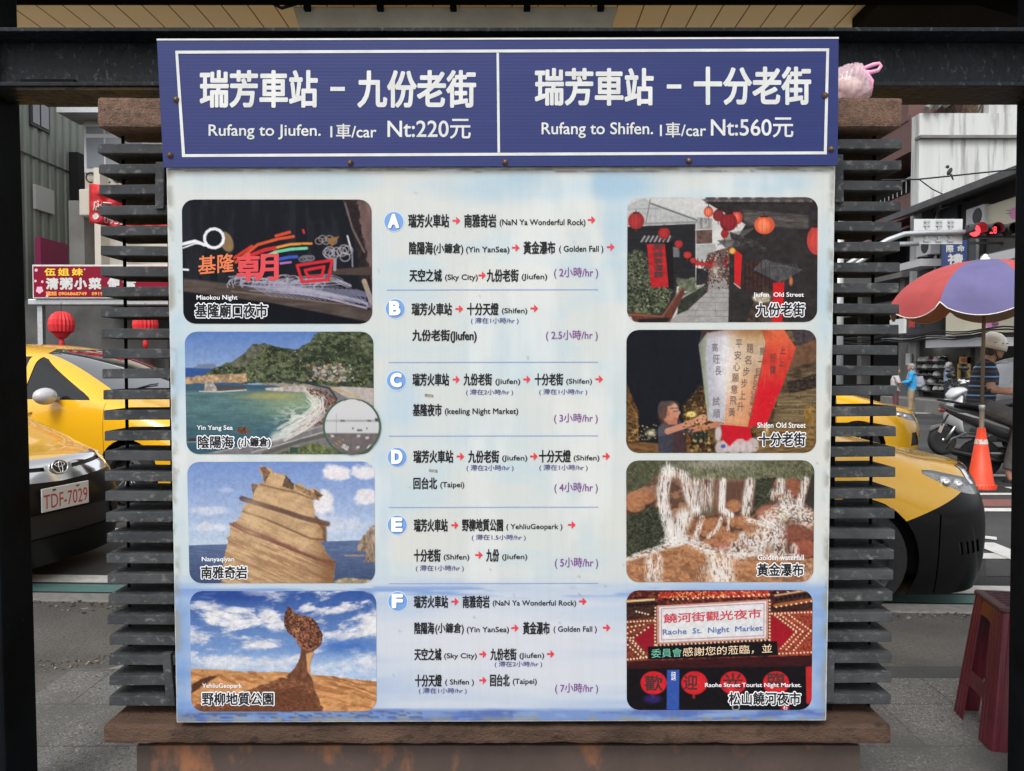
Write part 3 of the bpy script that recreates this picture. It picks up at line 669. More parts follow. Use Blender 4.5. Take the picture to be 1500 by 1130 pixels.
for x, y in ((262, 149), (253, 230), (515, 241), (740, 240), (1007, 238), (1205, 143), (1214, 221)):
    q = hp(x, y, .001); mb = MB(); mb.lathe([(.0075, 0), (.0078, .0012), (.005, .0018), (.005, .0045), (.003, .0062), (.0005, .0066)], 12, q, Matrix.Rotation(math.pi/2, 3, 'X'))
    mb.build('screw', M['screw'], he, world=True, smooth=True)
# ================================================================== the eight printed photographs
def new_photo(region, corners, rad=85, ny=190, nx=300): return Canvas(corners, rad, nx, ny)
def topx(ox, oy): return lambda x, y: (ox + x/4.6875, oy + y/4.6875)
def photo(c, name_label, ox, oy, texts, caps):
    c.C = 128 + (c.C - 128)*1.06 - 3; c.C *= (1 + .10*(c.n(7, 7, 2, 201)-.5) + .14*(c.n(24, 20, 3, 207)-.5))[..., None]
    tp = topx(ox, oy); pl = lambda x, y, o: bp(*tp(x, y), o)
    o = c.mesh('photo_print', tp, .0022, M['photo'], bo, bp); o['label'] = name_label
    if texts:
        ms = []; mb = MB()
        for t in texts:
            s_, x0, x1, y0, y1, col, bd = t[:7]; sk = t[7] if len(t) > 7 else (0, 0)
            if col not in ms: ms.append(col)
            put_text(mb, s_, x0, x1, y0, y1, pl, .0028, bd, ms.index(col), 2, skew=sk)
        mb.build('printed_lettering', [mat('print_ink', S(*q), .45) for q in ms], o, world=True, recalc=False)
    mb = MB()
    en, x0, x1, y0, y1 = caps[0]; put_text(mb, en, x0, x1, y0, y1, pl, .0036, .012, 0)
    for zh, x0, x1, y0, y1 in caps[1:]:
        put_text(mb, zh, x0, x1, y0, y1, pl, .0034, .01, 0, grow=7); put_text(mb, zh, x0, x1, y0, y1, pl, .0042, .026, 1)
    mb.build('caption', [M['inkwhite'], M['ink']], o, world=True, recalc=False)
    return o
rr = random.Random(11)
def threads(c, pts, wd, n_, col, a, lw=(1.6, 4), jit=6):
    """many thin broken strands running along a path"""
    P_ = np.array(pts, float); seg = np.r_[0, np.cumsum(np.hypot(*np.diff(P_, axis=0).T))]
    for _ in range(n_):
        o = rr.uniform(-.5, .5)*wd; t0 = rr.uniform(0, .75); t1 = min(1, t0 + rr.uniform(.15, .6)); q = []
        for t in np.linspace(t0, t1, 5):
            d = t*seg[-1]; x = np.interp(d, seg, P_[:, 0]); y = np.interp(d, seg, P_[:, 1]); k = min(len(P_)-2, int(np.searchsorted(seg, d, 'right')-1)); dx, dy = P_[k+1]-P_[k]; l = math.hypot(dx, dy) or 1
            q.append((x - dy/l*o + rr.uniform(-jit, jit)*.4, y + dx/l*o))
        c.line(q, rr.uniform(*lw), tuple(v*rr.uniform(.9, 1.0) for v in col), a*rr.uniform(.5, 1), 2.2)
def specks(c, m, n_, cols, size, a=.8, asp=1.0):
    """small irregular flecks (leaves, stones, tiles) scattered where the mask m is set"""
    ys, xs = np.nonzero(m > .5)
    if not len(ys): return
    for _ in range(n_):
        k = rr.randrange(len(ys)); x, y = c.X[ys[k], xs[k]], c.Y[ys[k], xs[k]]; r = rr.uniform(*size); col = np.array(rr.choice(cols), float)*rr.uniform(.85, 1.12)
        i0, i1 = max(0, ys[k]-9), ys[k]+10; j0, j1 = max(0, xs[k]-9), xs[k]+10; X, Y = c.X[i0:i1, j0:j1], c.Y[i0:i1, j0:j1]; th = rr.uniform(0, 3.14); dx, dy = X-x, Y-y; u = (dx*math.cos(th)+dy*math.sin(th))/r; v = (-dx*math.sin(th)+dy*math.cos(th))/(r*rr.uniform(.45, 1)*asp)
        w_ = (1-sst(.6, 1.2, np.hypot(u, v)))[..., None]*a; c.C[i0:i1, j0:j1] = c.C[i0:i1, j0:j1]*(1-w_) + col*w_
# 1 night market neon
c = new_photo(0, [(78, 60), (1380, 60), (1386, 912), (90, 912)]); c.fill((34, 37, 44)); c.mix((54, 56, 62), sst(.45, .7, c.n(60, 300, 4, 1))*.5)
c.mix((24, 26, 32), c.mask([(80, 640), (1390, 900), (1390, 930), (80, 930)], 8)*.7)
c.poly([(1180, 60), (1390, 60), (1390, 860), (1330, 640), (1260, 200)], (112, 92, 90), 8, tex=.25, tsc=(40, 120), seed=2)
c.poly([(1190, 60), (1280, 60), (1340, 420), (1390, 640), (1390, 760), (1320, 600)], (52, 46, 48), 6, wob=20, tex=.3, seed=3)
c.line([(1200, 90), (1250, 260), (1330, 420)], 14, (140, 122, 116), .7); c.line([(1215, 310), (1245, 420)], 12, (200, 200, 206)); c.line([(1330, 620), (1380, 760)], 34, (168, 150, 128))
c.poly([(90, 600), (430, 640), (1390, 820), (1390, 905), (700, 770), (90, 690)], (88, 78, 74), 8, tex=.25, tsc=(120, 20), seed=5); c.line([(420, 690), (1380, 800)], 10, (140, 122, 108), .7)
c.poly([(1080, 540), (1390, 520), (1390, 580), (1080, 575)], (84, 70, 66), 6)
for k in range(46):                     # wave tubes under the sign
    x = 400 + rr.random()*640; y = 590 + rr.random()*60 + (x-400)*.03
    c.arc(x, y, 30+rr.random()*20, 20+rr.random()*12, 150, 150+230*rr.random()+60, 7, (150+rr.random()*40, 146+rr.random()*36, 168+rr.random()*30), .85)
for k in range(26):
    x = 470 + k*32; c.line([(x, 640+k*1.5), (x+110+k*4, 665+k*3), (min(x+220+k*6, 1350), 720+k*3.2)], 8, (140, 138, 164), .75)
for k in range(9): c.arc(1060+rr.random()*170, 400+rr.random()*60, 34, 30, 0, 360, 8, (168, 164, 172), .85)
for k in range(6): c.arc(900+rr.random()*110, 455+rr.random()*24, 30, 16, 0, 360, 8, (120, 118, 128), .8)
for k in range(5): c.arc(1020+k*24, 345-(k % 2)*16, 26, 22, 0, 360, 8, (158, 146, 142), .8)
c.poly([(1070, 330), (1160, 312), (1110, 385)], (150, 112, 74), 6); c.line([(1130, 470), (1128, 540)], 22, (150, 150, 160)); c.line([(1246, 400), (1250, 520)], 10, (140, 140, 150))
c.ell(385, 350, 44, 74, (140, 116, 88), 6, rot=-.4); c.ell(300, 326, 66, 66, (34, 37, 44)); c.arc(300, 326, 66, 66, 0, 360, 20, (236, 236, 242)); c.line([(88, 365), (170, 345), (238, 372)], 22, (236, 236, 242)); c.line([(88, 392), (170, 362), (235, 362), (262, 390)], 10, (236, 236, 242)); c.line([(88, 540), (122, 542)], 14, (240, 240, 244))
for pts, n_ in (([(380, 600), (700, 620), (1060, 600)], 30), ([(440, 640), (800, 660), (1180, 640)], 30), ([(520, 660), (900, 690), (1330, 760)], 46), ([(700, 660), (1000, 700), (1350, 790)], 40), ([(900, 600), (1100, 590), (1240, 650)], 26)): threads(c, pts, 46, n_, (176, 172, 190), .8, (3, 6), 12)
for pts, wd, col in (([(440, 460), (560, 380)], 20, (206, 66, 60)), ([(450, 490), (600, 370), (740, 330), (845, 314)], 20, (214, 92, 60)), ([(725, 310), (818, 284)], 20, (214, 84, 62)), ([(560, 440), (650, 405), (720, 392)], 26, (206, 56, 58)),
                     ([(470, 530), (520, 495)], 18, (226, 150, 74)), ([(735, 388), (820, 368), (890, 364)], 18, (226, 150, 70)), ([(905, 362), (968, 362)], 16, (222, 140, 62)), ([(630, 462), (720, 420), (830, 400), (935, 394)], 20, (120, 206, 172)), ([(670, 440), (730, 430)], 12, (200, 214, 150)),
                     ([(745, 470), (810, 456), (868, 452)], 22, (66, 96, 186)), ([(755, 498), (826, 490)], 15, (176, 120, 190)), ([(912, 270), (916, 288)], 16, (196, 60, 66))): c.line(pts, wd, col)
for pts in ([(870, 512), (1110, 476), (1085, 610), (905, 626), (870, 512)], [(925, 545), (1055, 520), (1040, 585), (945, 592), (925, 545)]): c.line(pts, 20, (214, 52, 62))
photo(c, 'printed photo of a neon night market sign', 250, 280, [('基隆', 192, 440, 448, 578, (196, 100, 52), .018, (0, -22)), ('朝', 455, 745, 430, 625, (190, 46, 56), .026, (0, -10))],
      [('Miaokou Night', 182, 462, 716, 757), ('基隆廟口夜市', 172, 668, 772, 872)])
# 2 bay
c = new_photo(0, [(98, 52), (1393, 52), (1397, 893), (112, 893)]); c.grad(52, 330, (98, 130, 190), (150, 172, 208)); c.poly([(90, 300), (500, 300), (500, 420), (90, 420)], (60, 92, 148), 5)
c.poly([(600, 400), (1410, 400), (1410, 900), (560, 900), (760, 780), (1000, 640)], (150, 142, 134), 5, tex=.25, tsc=(16, 12), seed=21); c.poly([(150, 300), (200, 275), (300, 270), (330, 310)], (120, 132, 158), 8)
sea = c.mask([(90, 405), (700, 420), (1010, 470), (1080, 560), (1000, 640), (760, 770), (300, 893), (90, 893)], 5)
c.paint(sea, (92, 122, 126), .18, (120, 14), 3); c.mix((136, 156, 130), sea*np.exp(-((c.X-840)/260)**2-((c.Y-540)/100)**2)*1.0); c.mix((172, 160, 104), sea*np.exp(-((c.X-700)/200)**2-((c.Y-492)/22)**2)*.9); c.mix((52, 84, 104), sea*sst(560, 860, c.Y)*.7); c.mix((48, 76, 108), sea*(1-sst(430, 480, c.Y))*.6)
land = [(210, 356), (300, 300), (420, 262), (520, 190), (560, 145), (650, 135), (740, 158), (860, 176), (940, 130), (1010, 60), (1060, 50), (1410, 40), (1410, 460), (1060, 420), (700, 400), (500, 410), (210, 380)]
lm = c.mask(land, 5, wob=9, wsc=30); c.paint(lm, (88, 96, 74), .5, (24, 18), 8); c.mix((40, 48, 42), lm*sst(.48, .60, c.n(34, 22, 5, 14))*.75); c.mix((126, 130, 98), lm*sst(.58, .7, c.n(60, 40, 4, 19))*.55); c.mix((50, 58, 48), lm*np.exp(-((c.Y-(160+(c.X-700)*.12))/30)**2)*sst(640, 760, c.X)*.5); specks(c, lm, 900, [(44, 54, 44), (60, 70, 52), (120, 126, 92), (146, 146, 112)], (3, 8), .7)
c.poly([(420, 262), (520, 190), (560, 150), (650, 140), (620, 200), (500, 290), (420, 300)], (120, 116, 104), 6, a=.6, tex=.4, tsc=(14, 40), seed=4)
c.poly([(100, 370), (230, 350), (520, 340), (530, 400), (100, 410)], (176, 148, 118), 5, wob=8, tex=.35, tsc=(18, 22), seed=6); c.poly([(230, 460), (240, 400), (290, 390), (330, 460)], (170, 160, 152), 4, wob=5, tex=.3); c.poly([(320, 420), (520, 426), (520, 452), (320, 460)], (86, 84, 84), 4); c.line([(200, 462), (340, 464), (520, 452)], 9, (196, 190, 184))
c.poly([(650, 440), (900, 420), (1000, 450), (950, 470), (660, 456)], (186, 176, 166), 4, wob=5, tex=.25)
for k in range(150):                    # village
    x = 900 + rr.random()*280 + rr.random()*80; y = 270 + rr.random()*120; w_ = 6+rr.random()*10
    c.poly([(x, y), (x+w_*1.5, y), (x+w_*1.5, y+w_), (x, y+w_)], rr.choice([(190, 184, 180), (150, 142, 138), (96, 92, 92), (206, 200, 196), (180, 140, 124)]), 3, a=.75)
c.poly([(1090, 440), (1180, 428), (1400, 440), (1400, 560), (1200, 500)], (186, 176, 174), 5, tex=.08); c.line([(1120, 440), (1290, 500)], 10, (196, 172, 96))
c.poly([(930, 430), (1060, 420), (1200, 500), (1400, 660), (1400, 893), (1010, 893), (560, 893), (200, 893), (640, 820), (980, 720), (1100, 600), (1130, 520)], (128, 124, 126), 5, tex=.12, seed=2)
c.line([(740, 370), (960, 410), (1090, 440), (1140, 510), (1110, 600)], 12, (62, 64, 70)); c.line([(560, 880), (850, 800), (1050, 740)], 6, (190, 188, 186)); c.line([(640, 890), (900, 800), (1060, 766)], 26, (92, 92, 84), .8); c.line([(300, 880), (700, 800), (1040, 700)], 6, (176, 172, 172))
foam = [(960, 470), (1030, 540), (1040, 590), (940, 680), (800, 740), (720, 775), (860, 690), (980, 600), (1010, 540)]; c.line(foam[:6], 60, (226, 224, 214), .75, 24); c.mix((226, 226, 216), sea*sst(.50, .64, c.n(40, 14, 4, 33))*np.exp(-((c.X-900)/150)**2-((c.Y-660)/90)**2))
for k in range(70): t = rr.random(); x = 1090-t*260+rr.random()*40; y = 480+t*250+rr.random()*30 - (60 if t < .3 else 0)*0; c.ell(x, y, 10+rr.random()*14, 7+rr.random()*9, (104+rr.random()*40, 84+rr.random()*30, 78+rr.random()*24), 4, .5)
shore = c.mask([(920, 440), (1060, 450), (1140, 520), (1110, 610), (1050, 680), (800, 745), (720, 775), (900, 680), (1000, 600), (1020, 530)], 4); specks(c, shore, 420, [(116, 92, 84), (84, 70, 66), (150, 128, 116), (132, 84, 72)], (5, 11), .9); threads(c, [(960, 470), (1040, 560), (960, 650), (760, 760)], 110, 90, (230, 230, 224), .8, (3, 8), 20); c.poly([(448, 740), (470, 705), (520, 708), (552, 745), (500, 756)], (112, 80, 64), 4, wob=8, wsc=14, tex=.5, tsc=(10, 10)); c.ell(150, 796, 30, 14, (70, 64, 62), 5); c.line([(110, 810), (210, 806)], 5, (200, 206, 206), .7)
c.poly([(700, 893), (1000, 810), (1180, 893)], (104, 112, 76), 5, wob=12, tex=.5, tsc=(16, 16)); c.poly([(820, 846), (875, 846), (875, 884), (820, 884)], (64, 84, 80), 3)
photo(c, 'printed photo of a turquoise bay and green headland', 250, 475, [], [('Yin Yang Sea', 183, 430, 695, 735), ('陰陽海', 190, 437, 765, 852), ('(小鐮倉)', 467, 690, 775, 850)])
# round inset beside it
import itertools
ci = Canvas([(1048, 508), (1446, 508), (1446, 896), (1048, 896)], 193.9, 110, 110); ci.fill((212, 212, 214)); ci.mix((196, 197, 202), sst(560, 745, ci.Y)*.4)
ci.poly([(1040, 748), (1460, 748), (1460, 900), (1040, 900)], (112, 104, 104), 3, tex=.12); ci.line([(1040, 748), (1460, 748)], 7, (70, 70, 72)); ci.line([(1058, 665), (1440, 662)], 3, (140, 140, 144)); ci.line([(1140, 620), (1140, 745)], 3, (150, 150, 152))
for x, y, w_, h_ in ((1183, 666, 15, 6), (1365, 664, 12, 4), (1420, 658, 15, 10), (1300, 726, 18, 5), (1254, 718, 5, 6), (1350, 718, 4, 6), (1070, 668, 10, 3)): ci.poly([(x-w_, y-h_), (x+w_, y-h_), (x+w_, y+h_), (x-w_, y+h_)], (74, 78, 80), 3)
for x, y in ((1190, 838), (1285, 848), (1365, 840), (1110, 770), (1290, 770), (1350, 780), (1210, 852)): ci.poly([(x-16, y+8), (x-4, y-9), (x+18, y-9), (x+8, y+8)], (206, 202, 200), 3)
ci.line([(1120, 830), (1190, 790)], 6, (176, 140, 84))
d = np.hypot(ci.X-1247, ci.Y-702); ci.mix((72, 104, 84), sst(183, 187, d))
o = ci.mesh('inset_photo', topx(250, 475), .0046, M['photo'], bo, bp); o['label'] = 'round printed inset of a white wall with a green rim'
# 3 layered rock
c = new_photo(0, [(115, 55), (1400, 52), (1405, 887), (132, 887)]); c.grad(52, 600, (124, 150, 204), (190, 204, 224))
def cloud(x, y, rx, ry, st=1.0, col=(236, 230, 232), seed=0):
    d = 1-np.sqrt(((c.X-x)/rx)**2+((c.Y-y)/ry)**2); c.mix(col, sst(.0, .5, d + .9*(c.n(60, 46, 5, seed)-.5))*st)
for t in ((1140, 130, 130, 70, .95), (1340, 120, 110, 70, .9), (1050, 330, 90, 140, .9), (1340, 290, 90, 80, .9), (270, 390, 150, 40, .5), (380, 250, 60, 20, .3), (260, 500, 160, 40, .5), (1100, 480, 300, 70, .4)): cloud(*t, seed=int(t[0]))
c.poly([(110, 628), (700, 610), (1410, 590), (1410, 890), (110, 890)], (98, 114, 148), 3, tex=.16, tsc=(70, 8), seed=6); c.mix((62, 74, 106), sst(620, 880, c.Y)*c.mask([(110, 628), (1410, 590), (1410, 890), (110, 890)])*.6)
rock = [(620, 80), (660, 95), (705, 100), (700, 125), (790, 140), (800, 175), (850, 205), (900, 205), (930, 235), (1000, 240), (1045, 285), (1020, 320), (975, 310), (1000, 440), (1085, 485), (1060, 520), (1062, 592), (1030, 600), (1080, 690), (1130, 745), (1120, 890), (352, 890), (365, 720), (400, 600), (385, 580), (410, 560), (412, 480), (460, 455), (500, 395), (495, 350), (540, 345), (490, 305), (560, 315), (575, 250), (555, 205), (610, 205), (650, 175), (612, 120)]
rm = c.mask(rock, 4, wob=6, wsc=16); c.paint(rm, (196, 164, 128), .16, (60, 40), 5)
yb = c.Y - (c.X-500)*.42
c.mix((150, 112, 86), rm*sst(.5, .62, fbm(c.X/220, yb/14, 4, 5))*.55*sst(420, 520, yb)); c.mix((214, 182, 142), rm*sst(.55, .65, fbm(c.X/160, yb/22, 4, 15))*.6)
c.mix((136, 92, 84), rm*np.exp(-((yb-505+14*(c.n(30, 30, 3, 2)-.5))/14)**2)*.9)
for pts, wd, col in (([(490, 305), (600, 340), (750, 385), (900, 435), (1080, 480)], 34, (92, 70, 66)), ([(500, 395), (640, 440), (800, 510), (960, 580), (1060, 592)], 12, (110, 82, 66)), ([(412, 480), (520, 540), (700, 600), (840, 660), (1000, 720), (1130, 745)], 15, (120, 84, 74)),
                     ([(620, 210), (760, 245), (860, 265), (980, 310)], 10, (120, 92, 72)), ([(1000, 440), (1060, 520), (1060, 592)], 26, (110, 84, 66))): c.mix(col, (1-sst(-6, 6, np.abs(0*c.X)+9)) * 0 + 0); c.line(pts, wd, col, .8, 8)
for pts, col in (([(612, 90), (650, 90), (690, 130), (650, 200), (630, 130)], (122, 96, 74)), ([(790, 145), (850, 205), (840, 250), (770, 220)], (96, 78, 66)), ([(850, 205), (1040, 285), (1015, 320), (880, 250)], (150, 122, 94)), ([(980, 240), (1045, 285), (1000, 300)], (100, 80, 66)), ([(555, 205), (600, 210), (570, 280)], (110, 90, 76))): c.poly(col=col, pts=pts, soft=4, wob=8, wsc=16, tex=.4, tsc=(12, 12), a=.9)
c.mix((122, 86, 62), rm*sst(900, 1150, c.X + (c.Y-600)*.15)*.75); c.mix((224, 196, 156), rm*np.exp(-((c.X-560)/90)**2-((c.Y-430)/200)**2)*.4)
c.poly([(1410, 480), (1370, 500), (1290, 610), (1280, 665), (1340, 670), (1335, 745), (1410, 750)], (150, 132, 116), 4, wob=10, wsc=20, tex=.45, tsc=(14, 30), seed=9); c.poly([(1195, 692), (1330, 690), (1330, 702), (1200, 702)], (160, 140, 126), 4, wob=4); c.poly([(1130, 870), (1200, 850), (1410, 870), (1410, 890), (1130, 890)], (176, 160, 130), 5, wob=8, tex=.4)
specks(c, rm, 420, [(150, 116, 90), (214, 184, 150), (120, 92, 74), (190, 150, 118)], (3, 8), .4, .4)
photo(c, 'printed photo of a tall layered tan rock by the sea', 250, 665, [], [('Nanyaqiyan', 218, 440, 705, 746), ('南雅奇岩', 212, 530, 768, 855)])
# 4 mushroom rock
c = new_photo(0, [(135, 50), (1412, 50), (1415, 875), (145, 877)]); c.grad(50, 620, (62, 92, 158), (150, 180, 220))
ang = c.n(380, 130, 3, 1)*120
cl = fbm((c.X+c.Y*.9+ang*3)/210, (c.Y-c.X*.10)/70, 6, 3, .6); clr = fbm((c.X-c.Y*1.1)/190, (c.Y+c.X*.28)/62, 6, 8, .6); m_ = sst(700, 900, c.X); q = cl*(1-m_)+clr*m_
c.mix((210, 212, 222), sst(.44, .66, q)*(1-.45*sst(520, 640, c.Y))*.95); c.mix((238, 236, 236), sst(.56, .74, q)*.8); c.mix((170, 166, 190), sst(.5, .6, c.n(50, 40, 5, 6))*sst(.5, .6, q)*.25); c.mix((196, 210, 230), sst(440, 600, c.Y)*.5)
c.mix((70, 112, 184), np.exp(-((c.X-1200)/230)**2-((c.Y-430)/46)**2)*.8); c.mix((52, 78, 146), np.exp(-((c.X-420)/260)**2-((c.Y-80)/46)**2)*.85)
sm = c.mask([(130, 580), (360, 590), (500, 604), (820, 605), (960, 620), (1150, 640), (1420, 672), (1420, 890), (130, 890)], 3, wob=7, wsc=40); c.paint(sm, (206, 152, 104), .2, (34, 16), 4); c.mix((150, 100, 66), sm*sst(.55, .66, fbm((c.X+c.Y)/120, (c.Y-c.X*.3)/22, 4, 9))*.6)
for pts, wd in (([(1000, 630), (1200, 680), (1420, 760)], 9), ([(1120, 640), (1280, 690), (1420, 700)], 8), ([(1060, 690), (1250, 720), (1420, 790)], 6)): c.line(pts, wd, (128, 84, 58), .6, 6)
c.poly([(145, 690), (240, 640), (330, 628), (270, 670), (145, 755)], (92, 62, 50), 6, wob=8)
c.poly([(145, 840), (420, 770), (640, 690), (760, 645), (960, 625), (1000, 740), (1050, 860), (1040, 890), (145, 890)], (128, 86, 64), 5, wob=12, wsc=24, tex=.4, tsc=(18, 10), seed=3); c.mix((96, 62, 48), c.mask([(300, 890), (620, 760), (900, 700), (1050, 890)], 20)*.5)
stem = [(895, 450), (990, 455), (962, 540), (958, 620), (985, 690), (860, 660), (790, 640), (850, 580), (890, 510)]; c.poly(stem, (116, 80, 62), 4, wob=5, tex=.3, tsc=(16, 30)); c.poly([(930, 480), (985, 465), (962, 540), (962, 630), (940, 600)], (204, 160, 118), 6)
head = [(805, 158), (835, 165), (850, 200), (905, 215), (960, 225), (1000, 262), (1048, 350), (1035, 420), (985, 460), (900, 455), (860, 380), (800, 325), (778, 270), (785, 200)]
hm = c.mask(head, 3, wob=8, wsc=18); c.paint(hm, (132, 88, 70), .5, (13, 13), 7); c.mix((60, 42, 38), hm*sst(.52, .62, c.n(13, 13, 3, 17))*.75); c.mix((190, 134, 98), hm*sst(.56, .66, c.n(20, 40, 3, 27))*np.exp(-((c.X-870)/70)**2)*.9); c.mix((74, 50, 44), hm*np.exp(-((c.X-800)/26)**2)*.6)
specks(c, sm, 420, [(170, 120, 82), (224, 172, 124), (120, 80, 60)], (3, 8), .4, .4); specks(c, hm, 260, [(60, 42, 38), (176, 124, 96), (100, 68, 56)], (4, 8), .7)
photo(c, 'printed photo of a mushroom rock under a streaky sky', 250, 855, [], [('YehliuGeopark', 220, 493, 682, 722), ('野柳地質公園', 218, 710, 742, 832)])
# 5 old street
c = new_photo(0, [(88, 45), (1395, 43), (1390, 900), (86, 902)]); c.fill((212, 212, 210)); c.mix((184, 184, 184), c.n(200, 100, 3, 2)*.5)
c.poly([(88, 100), (200, 50), (250, 75), (570, 190), (580, 215), (88, 240)], (184, 186, 186), 3, tex=.06); c.line([(245, 60), (215, 220)], 7, (120, 120, 122)); c.line([(250, 88), (575, 205)], 10, (110, 110, 112)); c.line([(88, 232), (580, 214)], 16, (150, 150, 150)); c.line([(88, 128), (300, 120)], 5, (150, 150, 152))
c.poly([(88, 246), (555, 226), (555, 640), (88, 700)], (46, 46, 50), 3, tex=.2, tsc=(300, 14)); c.poly([(390, 380), (445, 395), (445, 455), (390, 455)], (120, 122, 126), 3)
c.poly([(560, 270), (670, 250), (670, 360), (560, 365)], (104, 84, 78), 3, tex=.3); c.poly([(570, 180), (670, 190), (670, 262), (560, 270)], (150, 150, 148), 4, tex=.3, tsc=(10, 40)); c.line([(555, 268), (690, 262)], 8, (196, 196, 196))
c.poly([(560, 370), (690, 362), (700, 400), (640, 440), (600, 500), (560, 480)], (172, 174, 172), 4); c.poly([(640, 430), (800, 380), (800, 680), (620, 690), (600, 560)], (98, 84, 80), 5, tex=.6, tsc=(10, 14), seed=6); c.mix((226, 218, 204), np.exp(-((c.X-690)/20)**2-((c.Y-540)/50)**2)*.8); c.poly([(640, 470), (690, 440), (700, 520), (650, 530)], (150, 62, 58), 5, a=.6, tex=.4)
path = c.mask([(640, 672), (780, 672), (860, 860), (940, 905), (380, 905), (440, 820)], 3); c.paint(path, (164, 162, 160), .1, (40, 12), 3); c.poly([(650, 600), (760, 600), (780, 675), (640, 675)], (150, 146, 144), 4)
for y in (700, 730, 765, 820, 860): c.line([(470, y), (900, y+2)], 4, (116, 114, 112), .6)
for x0, x1, y0, y1 in ((665, 660, 680, 730), (590, 560, 770, 820), (690, 695, 770, 860), (560, 540, 820, 905), (780, 800, 735, 820)): c.line([(x0, y0), (x1, y1)], 4, (116, 114, 112), .6)
c.poly([(560, 530), (640, 540), (650, 640), (560, 650)], (52, 52, 54), 4, tex=.3); c.poly([(440, 720), (640, 640), (640, 690), (500, 820), (430, 850)], (62, 66, 58), 5, tex=.4); c.line([(450, 740), (610, 645)], 14, (150, 146, 138))
c.poly([(86, 640), (430, 640), (420, 760), (340, 862), (86, 862)], (58, 60, 54), 5, tex=.4); bush = c.mask([(88, 430), (150, 400), (220, 430), (260, 620), (390, 680), (360, 800), (240, 862), (88, 862)], 8, wob=22, wsc=30); c.paint(bush, (86, 92, 72), .5, (18, 14), 5); c.mix((44, 48, 42), bush*sst(.5, .62, c.n(20, 16, 3, 19))*.7); c.mix((136, 140, 116), bush*sst(.62, .7, c.n(16, 12, 3, 29))*.5); specks(c, bush, 520, [(50, 54, 46), (106, 112, 88), (150, 152, 130), (36, 38, 36)], (4, 9), .8); specks(c, c.mask([(640, 430), (800, 380), (800, 680), (620, 690), (600, 560)], 3), 260, [(60, 52, 52), (170, 160, 152), (150, 60, 58), (210, 196, 180), (40, 36, 38)], (3, 8), .85)
for k in range(26): c.line([(88, 262+k*16), (555, 244+k*15)], 2.5, (70, 70, 74), .5)
for k in range(14): c.line([(110+k*34, 110+k*3), (90+k*38, 236)], 2.5, (150, 152, 154), .5)
c.poly([(420, 600), (560, 600), (560, 690), (440, 690)], (104, 110, 92), 6, wob=14, tex=.4)
c.poly([(100, 830), (330, 860), (470, 660), (480, 700), (380, 905), (130, 905)], (104, 66, 56), 4, tex=.22, tsc=(16, 60)); c.line([(110, 850), (330, 862), (460, 665)], 12, (146, 96, 80), .8); c.poly([(160, 880), (380, 870), (360, 905), (160, 905)], (48, 42, 42), 4)
c.poly([(222, 366), (345, 366), (372, 660), (250, 662)], (186, 50, 54), 3, tex=.12); c.poly([(345, 340), (400, 340), (408, 680), (372, 670)], (40, 38, 40), 4); c.poly([(170, 352), (200, 308), (405, 308), (385, 352)], (60, 60, 62), 3)
for k in range(7): c.line([(185+k*30, 348), (208+k*29, 312)], 11, (176, 176, 178), .85)
c.poly([(600, 60), (1400, 40), (1400, 905), (780, 905), (790, 400), (900, 230), (680, 110)], (58, 54, 55), 3, tex=.2, tsc=(40, 30)); c.poly([(880, 130), (1330, 170), (1330, 260), (890, 230)], (96, 91, 88), 12, tex=.5, tsc=(60, 12), a=.8)
for k in range(9): x = 640 + k*82; c.ell(x+20, 62+k*.5, 42, 22, (128, 118, 118), 4); c.ell(x+22, 54+k*.5, 36, 14, (88, 82, 82), 5); c.ell(x+20, 82, 34, 10, (40, 38, 40), 5, .8)
for k in range(9): c.line([(710+k*16, 372-k*4), (790+k*20, 290-k*4)], 9, (110, 108, 106), .7)
c.poly([(705, 340), (900, 330), (880, 380), (760, 390)], (84, 82, 80), 5, tex=.4, tsc=(14, 40), a=.8); c.poly([(790, 280), (1060, 380), (1020, 420), (800, 330)], (70, 68, 68), 5, tex=.5, tsc=(20, 14))
c.poly([(890, 480), (1080, 480), (1080, 700), (890, 680)], (70, 52, 50), 5, tex=.3); c.poly([(1000, 660), (1100, 640), (1100, 905), (900, 905)], (78, 66, 60), 8, tex=.5); c.poly([(950, 540), (1030, 470), (1290, 540), (1130, 640)], (86, 84, 86), 4, tex=.3, tsc=(20, 30)); c.line([(950, 545), (1130, 640), (1150, 620)], 10, (50, 48, 50))
c.poly([(822, 400), (875, 440), (862, 665), (822, 630)], (206, 48, 50), 3); c.line([(820, 635), (862, 668)], 7, (200, 190, 186)); c.poly([(1088, 632), (1165, 625), (1150, 905), (1080, 905)], (204, 44, 48), 3); c.ell(808, 412, 20, 22, (230, 176, 90), 8); c.ell(1010, 735, 60, 34, (200, 190, 166), 10, tex=.4); c.ell(1210, 620, 12, 30, (190, 120, 80), 6)
for k in range(46): c.line([(830+rr.random()*540, 100+rr.random()*700)]*1 + [(830+rr.random()*540, 100+rr.random()*700)], 3, (72, 66, 66), .16)
for k in range(13): c.line([(955+k*24, 545-k*5+abs(k-4)*2), (1020+k*20, 476+k*6)], 4, (120, 118, 120), .55)
for k in range(9): c.line([(900, 140+k*12), (1330, 172+k*11)], 3, (104, 98, 96), .5)
for k in range(7): c.line([(895+k*28, 490), (895+k*28, 690)], 3, (34, 26, 28), .7)
